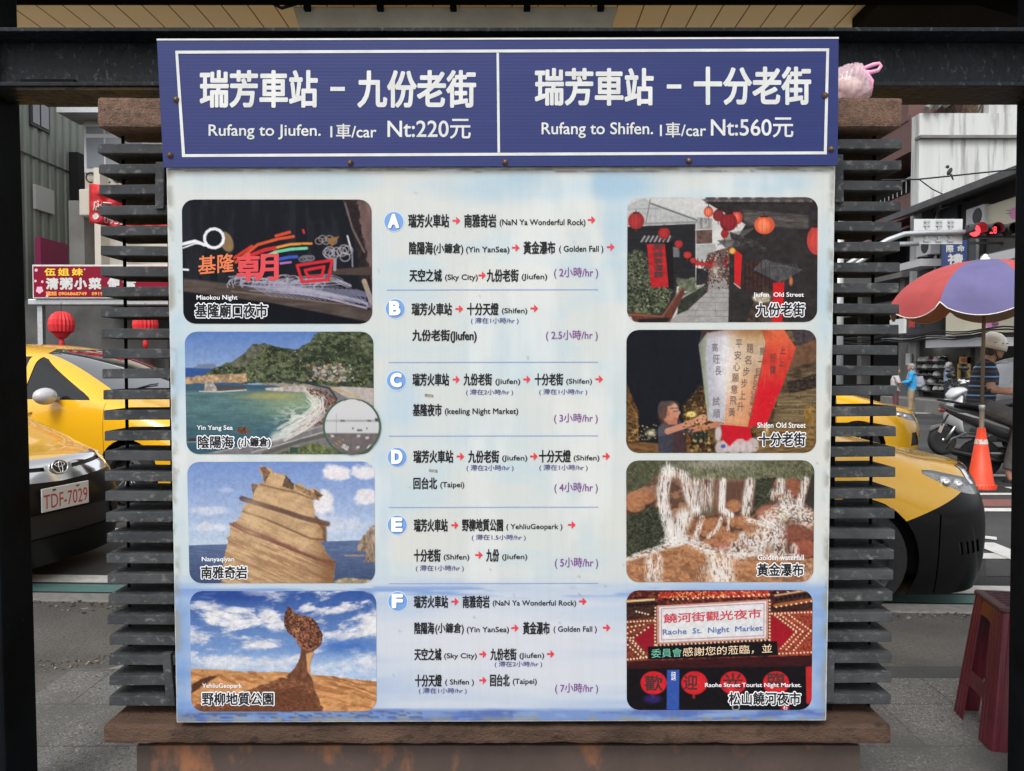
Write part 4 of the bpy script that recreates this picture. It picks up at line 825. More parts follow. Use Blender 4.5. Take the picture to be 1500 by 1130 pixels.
def lant(x, y, rx, ry, col, lit=0):
    col = tuple(v*.92 + 8 for v in col)
    c.line([(x, y-ry-14), (x, y-ry)], 5, (60, 40, 40)); c.ell(x, y, rx, ry, col, 3); c.ell(x-rx*.1, y, rx*.6, ry*.7, tuple(min(255, v*1.15+lit*40) for v in col), rx*.3, .8)
    for k in (-.6, -.2, .2, .6): c.line([(x+rx*k, y-ry*.85), (x+rx*k*1.15, y), (x+rx*k, y+ry*.85)], 3, tuple(v*.72 for v in col), .5)
    c.poly([(x-rx*.4, y-ry*1.02), (x+rx*.4, y-ry*1.02), (x+rx*.4, y-ry*.86), (x-rx*.4, y-ry*.86)], (70, 36, 36)); c.line([(x, y+ry), (x, y+ry+18)], 6, (130, 50, 50), .8)
for t in ((148, 205, 56, 58, (164, 56, 58)), (340, 290, 40, 40, (168, 52, 54)), (440, 365, 27, 28, (176, 56, 56)), (500, 440, 26, 24, (188, 60, 58)), (540, 478, 21, 20, (186, 58, 58)), (570, 497, 17, 17, (184, 58, 58)), (600, 502, 17, 17, (180, 56, 56)), (630, 500, 16, 16, (180, 56, 56)), (655, 512, 15, 16, (176, 52, 54)),
          (645, 145, 33, 36, (206, 92, 66), 1), (712, 170, 38, 40, (130, 50, 52)), (840, 185, 38, 46, (196, 74, 60), 1), (782, 215, 60, 62, (136, 44, 50)), (755, 295, 26, 30, (156, 48, 50)), (768, 470, 14, 14, (160, 50, 52)), (760, 500, 14, 14, (160, 50, 52)), (1028, 235, 70, 62, (222, 96, 62), 1), (1392, 340, 72, 100, (196, 72, 66), 0)): lant(*t)
photo(c, 'printed photo of an old stepped street with red lanterns', 900, 280, [(q, 268, 332, 368+k*46, 410+k*46, (34, 24, 26), .03) for k, q in enumerate('阿妹茶酒館')], [('Jiufen  Old Street', 950, 1297, 697, 737), ('九份老街', 970, 1303, 768, 862)])
# 6 sky lantern
c = new_photo(0, [(82, 40), (1385, 38), (1383, 883), (80, 884)]); c.fill((32, 34, 40)); c.mix((44, 46, 52), c.n(90, 200, 3, 2)*.6)
town = c.mask([(480, 884), (470, 560), (600, 420), (1000, 420), (1000, 884)], 20, wob=20); c.paint(town, (86, 68, 46), .8, (30, 26), 4); c.poly([(1030, 40), (1400, 40), (1400, 900), (1000, 900)], (92, 78, 62), 8, tex=.55, tsc=(60, 14), seed=7); c.poly([(1220, 40), (1400, 40), (1400, 110), (1240, 140)], (74, 66, 70), 5, tex=.4)
c.poly([(1200, 180), (1390, 100), (1390, 250), (1190, 310)], (112, 84, 66), 5, tex=.2); c.poly([(1130, 480), (1390, 430), (1390, 700), (1080, 700)], (120, 104, 78), 6, a=.7, tex=.6, tsc=(200, 9)); c.poly([(1180, 400), (1390, 340), (1390, 440), (1200, 480)], (60, 52, 46), 5, tex=.5, tsc=(20, 14))
for k in range(8): c.line([(1100, 500+k*26), (1385, 440+k*30)], 6, (150, 128, 92), .35)
c.poly([(1300, 560), (1370, 560), (1375, 690), (1300, 690)], (140, 110, 62), 4, tex=.4); c.poly([(80, 400), (160, 590), (170, 800), (80, 820)], (96, 72, 48), 8, tex=.7, tsc=(26, 22)); c.poly([(80, 800), (330, 820), (500, 880), (80, 890)], (112, 84, 56), 8, tex=.4, tsc=(50, 12))
for k in range(40): c.ell(100+rr.random()*200, 690+rr.random()*110, 5, 4, (224, 190, 130), 5, .7)
c.mix((240, 226, 190), np.exp(-((c.X-250)/30)**2-((c.Y-748)/22)**2)*.9); c.ell(525, 620, 34, 22, (232, 214, 130), 8); c.poly([(495, 640), (640, 640), (640, 884), (495, 884)], (96, 74, 46), 8, tex=.7, tsc=(12, 24)); c.poly([(540, 740), (640, 740), (640, 850), (540, 850)], (46, 54, 50), 4, tex=.4, tsc=(8, 60)); c.poly([(470, 560), (600, 430), (620, 560), (480, 580)], (70, 56, 42), 6, tex=.5, tsc=(60, 10))
c.poly([(980, 700), (1380, 690), (1380, 884), (960, 884)], (128, 100, 62), 10, a=.8, tex=.6, tsc=(50, 12)); c.mix((230, 200, 140), np.exp(-((c.X-1045)/12)**2-((c.Y-720)/30)**2)*.9)
c.poly([(640, 60), (800, 36), (800, 690), (640, 655), (600, 300), (578, 140)], (176, 176, 186), 3, tex=.08, tsc=(60, 60)); c.poly([(578, 140), (640, 50), (622, 200), (650, 560), (640, 655), (600, 320)], (158, 164, 148), 6); c.poly([(780, 36), (1010, 36), (1038, 130), (1000, 330), (915, 705), (750, 690), (770, 400)], (196, 172, 146), 3, tex=.08, tsc=(40, 80))
lm = c.mask([(780, 36), (1010, 36), (1038, 130), (1000, 330), (915, 705), (750, 690), (770, 400)], 3); c.mix((196, 120, 84), lm*sst(280, 560, c.Y + (c.X-800)*.35)*.7); c.mix((178, 142, 88), lm*(1-sst(60, 190, c.Y))*.6); c.mix((216, 150, 100), lm*np.exp(-((c.Y-660)/50)**2)*.6)
c.poly([(1010, 36), (1160, 36), (1245, 165), (1160, 400), (1040, 690), (915, 706), (1000, 330), (1038, 130)], (206, 72, 60), 3, tex=.10, tsc=(30, 60)); rm_ = c.mask([(1010, 36), (1160, 36), (1245, 165), (1160, 400), (1040, 690), (915, 706), (1000, 330), (1038, 130)], 3); c.mix((222, 128, 84), rm_*(1-sst(60, 260, c.Y))*.6); c.mix((206, 36, 50), rm_*sst(300, 480, c.Y)*.9)
c.line([(1038, 130), (1000, 330), (915, 706)], 5, (150, 60, 50), .6); c.line([(785, 60), (772, 400), (752, 690)], 5, (210, 196, 180), .6); c.line([(640, 655), (752, 692), (915, 705)], 9, (220, 176, 130))
c.poly([(735, 690), (930, 706), (945, 800), (870, 830), (735, 800)], (196, 38, 52), 4, tex=.15); c.poly([(690, 700), (735, 700), (745, 780), (870, 800), (940, 790), (965, 884), (720, 884), (690, 800)], (204, 190, 190), 6, a=.0)
for k in range(6): c.ell(730+k*44, 850-(k % 2)*20, 40, 50, (206, 192, 192), 8, .85)
c.poly([(735, 690), (930, 706), (940, 780), (835, 790), (790, 840), (740, 790)], (196, 38, 52), 4); c.ell(745, 838, 16, 14, (80, 100, 170), 5); c.ell(712, 750, 22, 60, (196, 184, 182), 8)
skin = (196, 140, 116); c.poly([(300, 700), (350, 665), (450, 660), (490, 740), (480, 884), (300, 884)], (72, 72, 82), 5, tex=.15); c.poly([(400, 720), (490, 740), (480, 884), (400, 884)], (76, 52, 54), 8, a=.7); c.poly([(330, 690), (380, 690), (372, 760), (300, 770), (298, 720)], (86, 88, 98), 6)
c.ell(385, 612, 58, 74, skin, 4, rot=.15); c.ell(330, 590, 34, 62, (84, 74, 72), 6); c.ell(365, 545, 50, 18, (88, 78, 74), 7, rot=-.1); c.ell(368, 615, 11, 20, (176, 116, 96), 4); c.line([(395, 575), (440, 572)], 6, (90, 80, 78)); c.ell(420, 650, 18, 8, (176, 104, 92), 5); c.ell(440, 606, 12, 15, (204, 150, 126), 5); c.mix((120, 78, 64), c.mask([(300, 640), (350, 560), (345, 660), (400, 690), (330, 700)], 16)*.6); c.line([(385, 580), (440, 577), (445, 595), (405, 600)], 5, (70, 60, 62), .9); c.mix((226, 176, 150), np.exp(-((c.X-412)/22)**2-((c.Y-560)/20)**2)*.7)
c.poly([(360, 660), (430, 655), (430, 690), (370, 690)], (180, 122, 100), 4); c.line([(365, 735), (470, 700), (590, 650)], 42, skin); c.line([(520, 728), (620, 705), (710, 690)], 36, (186, 128, 104)); c.ell(600, 645, 36, 24, (204, 150, 126), 5, rot=-.4); c.line([(590, 685), (625, 665)], 12, (214, 160, 130)); c.poly([(495, 720), (540, 720), (530, 750), (500, 755)], (66, 68, 92), 4)
wm = c.mask([(600, 36), (1040, 36), (1245, 165), (1040, 690), (915, 705), (640, 655), (578, 140)], 3); c.mix((240, 236, 238), wm*np.exp(-((c.X-770-(c.Y-300)*.0)/90)**2)*np.exp(-((c.Y-260)/330)**2)*.75); c.mix((110, 104, 96), wm*sst(640, 575, c.X)*.5); c.mix((120, 60, 44), wm*(1-sst(40, 110, c.Y))*.35); c.mix((250, 214, 160), wm*np.exp(-((c.X-860)/80)**2-((c.Y-430)/200)**2)*.35)
for k in range(60): x = 640+rr.random()*560; y = 50+rr.random()*600; c.line([(x, y), (x-12+rr.random()*10, y+40+rr.random()*60)], 3, rr.choice([(250, 240, 230), (120, 90, 80)]), .18, 5)
specks(c, c.mask([(480, 884), (470, 560), (600, 420), (660, 700), (700, 884)], 3), 160, [(200, 160, 100), (40, 32, 28), (150, 110, 66)], (4, 10), .7); specks(c, c.mask([(1080, 500), (1390, 300), (1390, 884), (960, 884)], 3), 260, [(170, 140, 96), (60, 48, 40), (120, 96, 66), (200, 170, 120)], (4, 11), .5, .4); c.line([(90, 520), (150, 620), (160, 800)], 6, (180, 140, 90), .6)
for k in range(9): c.line([(85, 560+k*26), (165, 600+k*22)], 4, (170, 130, 84), .5)
for k in range(26): c.ell(500+rr.random()*200, 800+rr.random()*70, 12, 10, rr.choice([(50, 40, 34), (150, 120, 70), (90, 40, 40), (190, 160, 100)]), 5, .8)
dk = (104, 80, 72)
vt = lambda s_, x, y, dx, dy, h, w_, col: [(q, x+k*dx, x+k*dx+w_, y+k*dy+(h*.42 if q == '一' else 0), y+k*dy+(h*.54 if q == '一' else h), col, .004) for k, q in enumerate(s_)]
photo(c, 'printed photo of a man lighting a paper sky lantern', 900, 475, vt('平安心願意飛黃', 830, 105, -8, 78, 60, 46, dk) + vt('題名步步上升', 905, 135, -13, 80, 62, 46, dk) + vt('萬一起', 995, 160, -14, 70, 56, 36, dk) + vt('Focus第一名', 958, 350, -6, 36, 30, 26, dk) + vt('上上', 1130, 160, -8, 84, 44, 44, (96, 34, 34)) + vt('好讚', 1068, 200, -2, 84, 60, 40, (96, 34, 34)) + vt('高旺長', 665, 130, 12, 80, 60, 44, (106, 98, 104)) + vt('試順', 672, 500, 4, 84, 60, 48, (106, 98, 104)),
      [('Shifen Old Street', 978, 1310, 675, 712), ('十分老街', 985, 1308, 742, 838)])
# 7 waterfall
c = new_photo(0, [(80, 45), (1372, 43), (1364, 878), (82, 880)]); c.fill((138, 106, 88)); c.mix((84, 62, 54), sst(.42, .60, c.n(70, 50, 5, 1))*.7); c.mix((170, 128, 100), sst(.55, .7, c.n(60, 40, 4, 9))*.7)
veg = c.mask([(80, 40), (1400, 40), (1400, 180), (1100, 170), (540, 180), (480, 120), (330, 110), (240, 200), (80, 290)], 6, wob=14); c.paint(veg, (104, 104, 82), .45, (14, 20), 3); c.mix((150, 146, 122), veg*np.exp(-((c.X-650)/200)**2)*sst(.45, .65, c.n(12, 24, 3, 5))*.7); c.mix((70, 72, 58), veg*(1-sst(300, 600, c.X))*.5)
c.mix((182, 176, 170), np.exp(-((c.X-700)/260)**2-((c.Y-60)/50)**2)*.5)
for pts in ([(80, 420), (200, 330), (310, 380), (380, 560), (330, 640), (80, 700)], [(970, 170), (1110, 160), (1060, 330), (930, 440), (900, 380)]): q = c.mask(pts, 6, wob=16); c.paint(q, (60, 62, 52), .5, (14, 12), 8); c.mix((96, 98, 80), q*sst(.55, .66, c.n(14, 10, 3, 12))*.6)
c.poly([(1360, 140), (1400, 140), (1400, 440), (1300, 330)], (66, 60, 56), 6, wob=10)
c.poly([(540, 180), (970, 180), (950, 400), (560, 390)], (122, 94, 80), 8, tex=.3, tsc=(14, 90), seed=2); c.mix((92, 66, 58), c.mask([(730, 190), (890, 190), (860, 330), (760, 330)], 14)*.6)
def rockb(x, y, rx, ry, col=(164, 116, 86)): c.ell(x+4, y+ry*.3, rx*1.05, ry, (86, 60, 50), 12, .8); c.ell(x, y, rx, ry, col, 8, tex=.22, tsc=(20, 16), seed=int(x)); c.ell(x-rx*.2, y-ry*.3, rx*.5, ry*.4, tuple(v*1.14 for v in col), rx*.3, .6)
for t in ((820, 355, 50, 44), (180, 300, 100, 50), (140, 350, 70, 50), (530, 500, 50, 70, (140, 98, 74)), (650, 500, 90, 70), (730, 550, 66, 56), (790, 590, 64, 52, (172, 122, 92)), (880, 470, 110, 44), (970, 520, 90, 60, (160, 118, 90)), (660, 610, 60, 34), (740, 630, 70, 34, (164, 106, 86)), (1060, 410, 90, 60, (150, 100, 78)), (1250, 560, 110, 70, (128, 82, 68)), (1310, 650, 80, 60, (150, 90, 74)), (630, 390, 70, 40, (110, 96, 76)), (1230, 230, 50, 60, (140, 90, 70)), (1160, 420, 40, 50, (150, 130, 100))): rockb(*t)
c.poly([(80, 720), (300, 660), (500, 610), (700, 680), (1000, 690), (1370, 720), (1370, 890), (80, 890)], (176, 128, 94), 8, wob=14, tex=.28, tsc=(26, 18), seed=6); c.mix((132, 92, 70), c.mask([(80, 720), (300, 660), (700, 680), (1370, 720), (1370, 890), (80, 890)], 8)*sst(.5, .64, c.n(60, 34, 4, 17))*.6)
wh = (238, 234, 230)
def fall(pts, wd, st=.9, sc=(7, 60), seed=0, thr=.45):
    d = np.full(c.X.shape, 1e9)
    for (ax, ay), (bx, by) in zip(pts[:-1], pts[1:]):
        ex, ey = bx-ax, by-ay; t = np.clip(((c.X-ax)*ex+(c.Y-ay)*ey)/(ex*ex+ey*ey), 0, 1); d = np.minimum(d, np.hypot(c.X-ax-t*ex, c.Y-ay-t*ey))
    c.mix(wh, sst(thr-.10, thr+.15, c.n(sc[0]*.8, sc[1]*.7, 4, seed))*(1-sst(wd*.22, wd*.66, d))*st*.92)
for t in (([(360, 120), (330, 240), (330, 340), (390, 560)], 90, .95, (7, 60), 1, .38), ([(360, 110), (480, 150), (520, 300), (560, 390)], 80, .9, (7, 60), 2, .42), ([(560, 190), (570, 380)], 60, .9, (7, 80), 3, .45), ([(640, 190), (630, 360)], 90, .8, (6, 90), 4, .5), ([(745, 185), (735, 380), (800, 420)], 50, 1, (7, 80), 5, .3), ([(930, 190), (900, 400)], 70, .9, (7, 70), 6, .42),
          ([(1140, 190), (1140, 250)], 60, .9, (7, 60), 7, .4), ([(1310, 180), (1270, 340)], 60, .9, (7, 60), 8, .4), ([(1100, 280), (1180, 280), (1180, 360)], 90, .8, (8, 30), 9, .45), ([(1050, 450), (1200, 370), (1320, 440)], 140, .9, (14, 14), 10, .47), ([(480, 430), (420, 560)], 130, .95, (9, 60), 11, .36), ([(600, 440), (550, 590)], 40, .9, (7, 60), 12, .4), ([(740, 430), (700, 520), (640, 570)], 30, .9, (8, 40), 13, .4), ([(780, 440), (780, 520)], 26, .8, (7, 40), 14, .4),
          ([(350, 600), (500, 590), (640, 660)], 80, .9, (20, 12), 15, .42), ([(85, 720), (300, 650), (480, 600)], 46, .9, (24, 10), 16, .38), ([(900, 450), (1060, 490)], 40, .9, (20, 10), 17, .4), ([(1080, 510), (1000, 610), (850, 660)], 170, .92, (12, 18), 18, .43), ([(1130, 520), (1130, 680)], 110, .8, (10, 20), 19, .47), ([(880, 560), (900, 600)], 60, .9, (8, 30), 20, .4), ([(640, 670), (900, 690), (1250, 700)], 34, .7, (24, 9), 21, .45),
          ([(270, 720), (270, 880)], 130, .9, (9, 50), 22, .46), ([(720, 730), (740, 880)], 190, .95, (12, 40), 23, .40), ([(1230, 640), (1250, 700)], 60, .8, (8, 40), 24, .45), ([(1300, 780), (1340, 860)], 90, .5, (9, 30), 25, .5), ([(365, 50), (370, 90)], 30, .8, (8, 30), 26, .4), ([(600, 800), (600, 880)], 90, .5, (9, 40), 27, .52)): fall(*t)
for pts, wd, n_ in (([(360, 112), (330, 240), (340, 380), (390, 560)], 90, 60), ([(380, 112), (480, 160), (520, 300), (560, 390)], 70, 46), ([(565, 190), (575, 380)], 60, 40), ([(640, 190), (630, 350)], 90, 40), ([(745, 185), (735, 390)], 44, 40), ([(930, 190), (905, 400)], 60, 36), ([(1140, 190), (1140, 250)], 60, 20), ([(1310, 180), (1270, 340)], 50, 26), ([(480, 440), (420, 560)], 120, 60), ([(270, 720), (270, 880)], 130, 50), ([(720, 720), (740, 880)], 180, 80), ([(1080, 510), (1000, 600), (860, 660)], 150, 70), ([(600, 440), (550, 590)], 40, 24), ([(740, 430), (700, 520), (650, 570)], 26, 20), ([(350, 600), (500, 590), (640, 660)], 70, 40), ([(1060, 450), (1200, 370), (1320, 430)], 120, 60)): threads(c, pts, wd, n_, (236, 232, 228), .55, (1.6, 3.4), 5)
rk = c.mask([(480, 560), (540, 420), (800, 420), (1000, 480), (1100, 520), (980, 620), (840, 670), (640, 660), (560, 600)], 3); specks(c, rk, 220, [(96, 66, 54), (176, 130, 100), (120, 86, 70), (196, 150, 118)], (4, 11), .5); specks(c, c.mask([(80, 720), (300, 660), (500, 620), (700, 690), (1370, 720), (1370, 890), (80, 890)], 3), 420, [(110, 76, 58), (190, 146, 110), (140, 104, 78), (206, 168, 132)], (4, 10), .5)
specks(c, veg, 420, [(70, 74, 58), (130, 128, 100), (160, 156, 130), (88, 90, 70)], (4, 9), .6, .5); specks(c, c.mask([(80, 420), (200, 330), (310, 380), (380, 560), (330, 640), (80, 700)], 3), 300, [(40, 44, 38), (86, 90, 72), (60, 64, 54), (110, 112, 92)], (4, 9), .7, .5)
photo(c, 'printed photo of a golden waterfall over brown rocks', 900, 665, [], [('Golden waterfall', 980, 1297, 690, 728), ('黃金瀑布', 975, 1295, 748, 838)])
# 8 night market gate
c = new_photo(0, [(82, 45), (1360, 43), (1352, 865), (84, 866)]); c.fill((88, 44, 44)); c.mix((150, 78, 58), sst(.5, .6, c.n(16, 12, 3, 1))*.8); c.mix((46, 30, 34), sst(.55, .66, c.n(50, 16, 3, 5))*.8)
c.poly([(80, 110), (280, 90), (280, 230), (80, 250)], (72, 50, 46), 5, tex=.5, tsc=(20, 10)); c.poly([(1080, 90), (1360, 50), (1360, 200), (1080, 210)], (70, 46, 44), 5, tex=.5, tsc=(20, 10)); c.line([(88, 120), (270, 108)], 14, (230, 190, 140)); c.line([(1100, 150), (1360, 110)], 24, (206, 120, 60), .7); c.line([(1100, 80), (1360, 40)], 10, (236, 200, 150), .8)
for k in range(8): c.ell(100+k*26, 150-k*2, 12, 12, (40, 34, 34), 4); c.ell(1110+k*32, 110-k*6, 13, 13, (40, 34, 34), 4)
c.poly([(300, 100), (300, 60), (1060, 45), (1060, 90)], (176, 62, 52), 4, tex=.6, tsc=(12, 10)); c.mix((226, 170, 110), c.mask([(300, 100), (300, 60), (1060, 45), (1060, 90)], 4)*sst(.6, .66, c.n(9, 9, 3, 8)))
c.poly([(80, 540), (80, 250), (300, 220), (300, 520)], (124, 66, 52), 4, tex=.5, tsc=(9, 9)); c.poly([(1060, 200), (1360, 180), (1360, 500), (1060, 500)], (150, 70, 54), 4, tex=.5, tsc=(9, 9))
c.poly([(135, 378), (270, 270), (270, 470), (225, 470)], (150, 36, 52), 3); c.poly([(1072, 212), (1232, 330), (1150, 440), (1072, 430)], (160, 36, 50), 3)
c.poly([(290, 150), (1055, 108), (1052, 380), (292, 415)], (196, 150, 136), 3); c.poly([(306, 160), (1040, 120), (1038, 370), (308, 402)], (222, 222, 224), 3)
for k in (12,): c.line([(322, 172), (1026, 134), (1024, 356), (322, 386), (322, 172)], 4, (170, 70, 74), .8)
bulb = (248, 226, 190)
def dl(a, b, n_, r=6): c.dots([(a[0]+(b[0]-a[0])*k/(n_-1), a[1]+(b[1]-a[1])*k/(n_-1)) for k in range(n_)], r, bulb)
for a, b, n_ in (((280, 165), (278, 420), 12), ((1064, 115), (1064, 385), 13), ((290, 422), (1060, 385), 30), ((88, 262), (270, 252), 9), ((90, 300), (200, 280), 5), ((88, 340), (135, 318), 3), ((88, 370), (215, 500), 8), ((90, 420), (180, 500), 6), ((110, 372), (200, 470), 6), ((130, 370), (232, 300), 5), ((1080, 205), (1350, 195), 13), ((1100, 215), (1245, 325), 9), ((1140, 215), (1290, 325), 9), ((1245, 335), (1140, 445), 8), ((1290, 330), (1180, 450), 8), ((1200, 215), (1345, 320), 9), ((1345, 325), (1230, 455), 9), ((1130, 480), (1350, 470), 10), ((90, 520), (220, 505), 7), ((400, 108), (1060, 75), 20), ((1110, 160), (1350, 120), 8), ((150, 190), (230, 210), 5), ((1120, 60), (1330, 45), 4)): dl(a, b, n_)
c.poly([(228, 432), (1115, 394), (1122, 490), (232, 520)], (34, 32, 34), 3); c.poly([(80, 535), (1360, 490), (1360, 590), (80, 600)], (66, 34, 38), 4, tex=.2, tsc=(90, 10)); c.poly([(80, 585), (1360, 565), (1360, 880), (80, 880)], (32, 30, 34), 5, tex=.15)
for x in (268, 548, 815, 1108): c.ell(x, 680, 90, 80, (206, 44, 52), 4); c.ell(x, 690, 60, 50, (216, 58, 60), 30, .7); c.line([(x-4, 762), (x-4, 780)], 18, (150, 50, 50))
c.poly([(360, 592), (445, 590), (442, 866), (358, 866)], (62, 92, 170), 3); c.poly([(1312, 570), (1360, 566), (1360, 830), (1316, 820)], (190, 52, 54), 3); c.ell(262, 790, 60, 30, (60, 50, 120), 14, .8); c.ell(1170, 850, 30, 20, (170, 44, 50), 5); c.ell(832, 848, 26, 20, (226, 226, 226), 3); c.ell(832, 848, 21, 16, (40, 38, 40), 3)
photo(c, 'printed photo of a lit red night market gateway', 900, 855, [('饒河街觀光夜市', 336, 1006, 205, 272, (176, 44, 62), .02, (0, -36)), ('Raohe  St.  Night  Market', 330, 1016, 312, 362, (70, 96, 150), .02, (0, -30)), ('委員會', 252, 462, 448, 508, (96, 170, 146), .0, (0, -8)), ('感謝您的蒞臨，並', 468, 1080, 438, 500, (216, 190, 160), .0, (0, -26)),
       ('歡', 205, 330, 628, 735, (46, 18, 22), .02), ('迎', 472, 570, 622, 728, (46, 18, 22), .02), ('光', 742, 882, 612, 720, (46, 18, 22), .02), ('臨', 1048, 1172, 608, 712, (46, 18, 22), .02), ('公司', 388, 418, 602, 664, (220, 224, 232), .01), ('石', 1155, 1186, 836, 862, (226, 226, 226), .0)],
      [('Raohe Street Tourist Night Market.', 620, 1280, 678, 716), ('松山饒河夜市', 782, 1275, 740, 830)])
# ================================================================== VEHICLES
def paint(name, c, rough=.22, coat=.8, spec=.5): return mat(name, c, rough, coat=coat, spec=spec)
M['taxi'] = paint('taxi_yellow', (.78, .42, .012, 1)); M['bumperblack'] = paint('bumper_black', (.005, .005, .0055, 1), .42, .10, .14)
M['glass'] = mat('car_glass', (.015, .018, .020, 1), .03, spec=1.0, coat=1.0)
M['glass'].node_tree.nodes['Principled BSDF'].inputs['IOR'].default_value = 2.4
M['sideglass'] = mat('side_glass', (.008, .009, .010, 1), .05, spec=.4)
M['arch'] = mat('wheel_arch', (.006, .006, .006, 1), .9); M['tyre'] = mat('tyre', (.016, .016, .017, 1), .85, bump=.2, bscale=90)
M['rim'] = mat('alloy_rim', (.42, .43, .45, 1), .32, .85); M['seam'] = mat('panel_gap', (.02, .013, .002, 1), .8)
M['lamp_in'] = mat('lamp_reflector', (.30, .31, .31, 1), .15, .8, c2=(.09, .095, .10, 1), scale=9, stretch=(1, 1, 3))
def lensmat():
    m = bpy.data.materials.new('headlight_lens'); n, p = nodes_of(m)
    p.inputs['Base Color'].default_value = (.95, .96, .96, 1); p.inputs['Roughness'].default_value = .03; p.inputs['Alpha'].default_value = .22; p.inputs['Coat Weight'].default_value = 1
    return m
M['lens'] = lensmat(); M['darktrim'] = mat('dark_trim', (.014, .014, .015, 1), .5); M['interior'] = mat('dark_interior', (.02, .02, .021, 1), .8)
M['plate'] = mat('plate_white', (.66, .67, .66, 1), .5); M['platered'] = mat('plate_red', (.50, .05, .06, 1), .5); M['silver'] = paint('silver_paint', (.50, .51, .53, 1), .25)

def interp(tab, z):
    xs = [t[0] for t in tab]; out = []
    for k in range(1, len(tab[0])):
        ys = [t[k] for t in tab]
        # monotone cubic-ish: linear resampled and smoothed
        out.append(np.interp(z, xs, ys))
    return out
# z, front x, rear x, half width, front corner length, rear corner length, superellipse exponent
PROF = [(.11, 2.15, -2.12, .835, .62, .35, 2.9), (.18, 2.18, -2.17, .85, .66, .36, 2.9), (.26, 2.21, -2.22, .858, .70, .40, 2.8), (.36, 2.235, -2.27, .864, .76, .42, 2.7), (.50, 2.25, -2.30, .868, .82, .42, 2.6),
        (.60, 2.235, -2.30, .87, .86, .42, 2.6), (.66, 2.20, -2.29, .872, .90, .42, 2.6), (.71, 2.145, -2.28, .872, .94, .42, 2.6), (.76, 2.06, -2.27, .872, .96, .42, 2.7),
        (.81, 1.95, -2.265, .871, .94, .42, 2.8), (.86, 1.80, -2.26, .868, .86, .42, 3.0), (.91, 1.62, -2.25, .864, .74, .42, 3.2), (.96, 1.43, -2.245, .857, .62, .42, 3.3), (1.00, 1.28, -2.24, .848, .54, .42, 3.3),
        (1.035, 1.15, -2.23, .838, .50, .42, 3.1), (1.06, 1.08, -2.22, .828, .50, .42, 3.0), (1.10, 1.00, -2.20, .812, .50, .42, 2.9), (1.20, .79, -2.14, .775, .46, .40, 2.8), (1.32, .54, -2.06, .728, .44, .40, 2.7),
        (1.42, .31, -1.97, .684, .46, .40, 2.7), (1.50, .07, -1.86, .642, .50, .44, 2.6), (1.55, -.15, -1.74, .60, .54, .50, 2.5), (1.585, -.38, -1.58, .54, .50, .50, 2.4), (1.605, -.60, -1.38, .44, .34, .34, 2.2), (1.612, -.80, -1.15, .28, .15, .15, 2.1)]
def car_shell():
    zs = []
    for a, b in zip(PROF[:-1], PROF[1:]):
        n = max(2, int((b[0]-a[0])/.022) + (2 if b[0] > .74 and a[0] < 1.07 else 0)); zs += list(np.linspace(a[0], b[0], n, endpoint=False))
    zs.append(PROF[-1][0]); zs = np.array(zs)
    cols = interp(PROF, zs)
    # smooth columns along the height
    def smooth(v):
        for _ in range(3):
            q = v.copy(); q[1:-1] = (v[:-2] + 2*v[1:-1] + v[2:])/4; v = q
        return v
    xf, xr, w, a, b, e = [smooth(c) for c in cols]
    nf, nsd, nr = 34, 44, 20
    rings = []
    for i in range(len(zs)):
        t = np.linspace(0, math.pi/2, nf, endpoint=False); ex = 2/e[i]
        X = list(xf[i]-a[i] + a[i]*np.cos(t)**ex); Y = list(w[i]*np.sin(t)**ex)
        s = np.linspace(0, 1, nsd, endpoint=False); X += list((xf[i]-a[i])*(1-s) + (xr[i]+b[i])*s); Y += [w[i]]*nsd
        t = np.linspace(math.pi/2, 0, nr); X += list(xr[i]+b[i] - b[i]*np.cos(t)**ex); Y += list(w[i]*np.sin(t)**ex)
        half = [(x, y, zs[i]) for x, y in zip(X, Y)]
        # the side swells a little at the shoulder line
        if xf[i] > 1.3: 
            zc = zs[i]; k_ = min(1, max(0, (zc-.58)/.05))*(1-min(1, max(0, (zc-.775)/.075))**1.5)
            add = max(0, 2.235-.28*max(0, zc-.60)-xf[i])*k_
            half = [(x + add*max(0, 1-(y/.66)**2)**.7*(1 if x > xf[i]-.5 else 0), y, z) for x, y, z in half]
        ring = half + [(x, -y, z) for x, y, z in half[-2:0:-1]]
        rings.append(ring)
    return rings
def in_poly(p, poly):
    x, y = p; c = False
    for i in range(len(poly)):
        (x0, y0), (x1, y1) = poly[i], poly[i-1]
        if (y0 > y) != (y1 > y) and x < (x1-x0)*(y-y0)/(y1-y0)+x0: c = not c
    return c
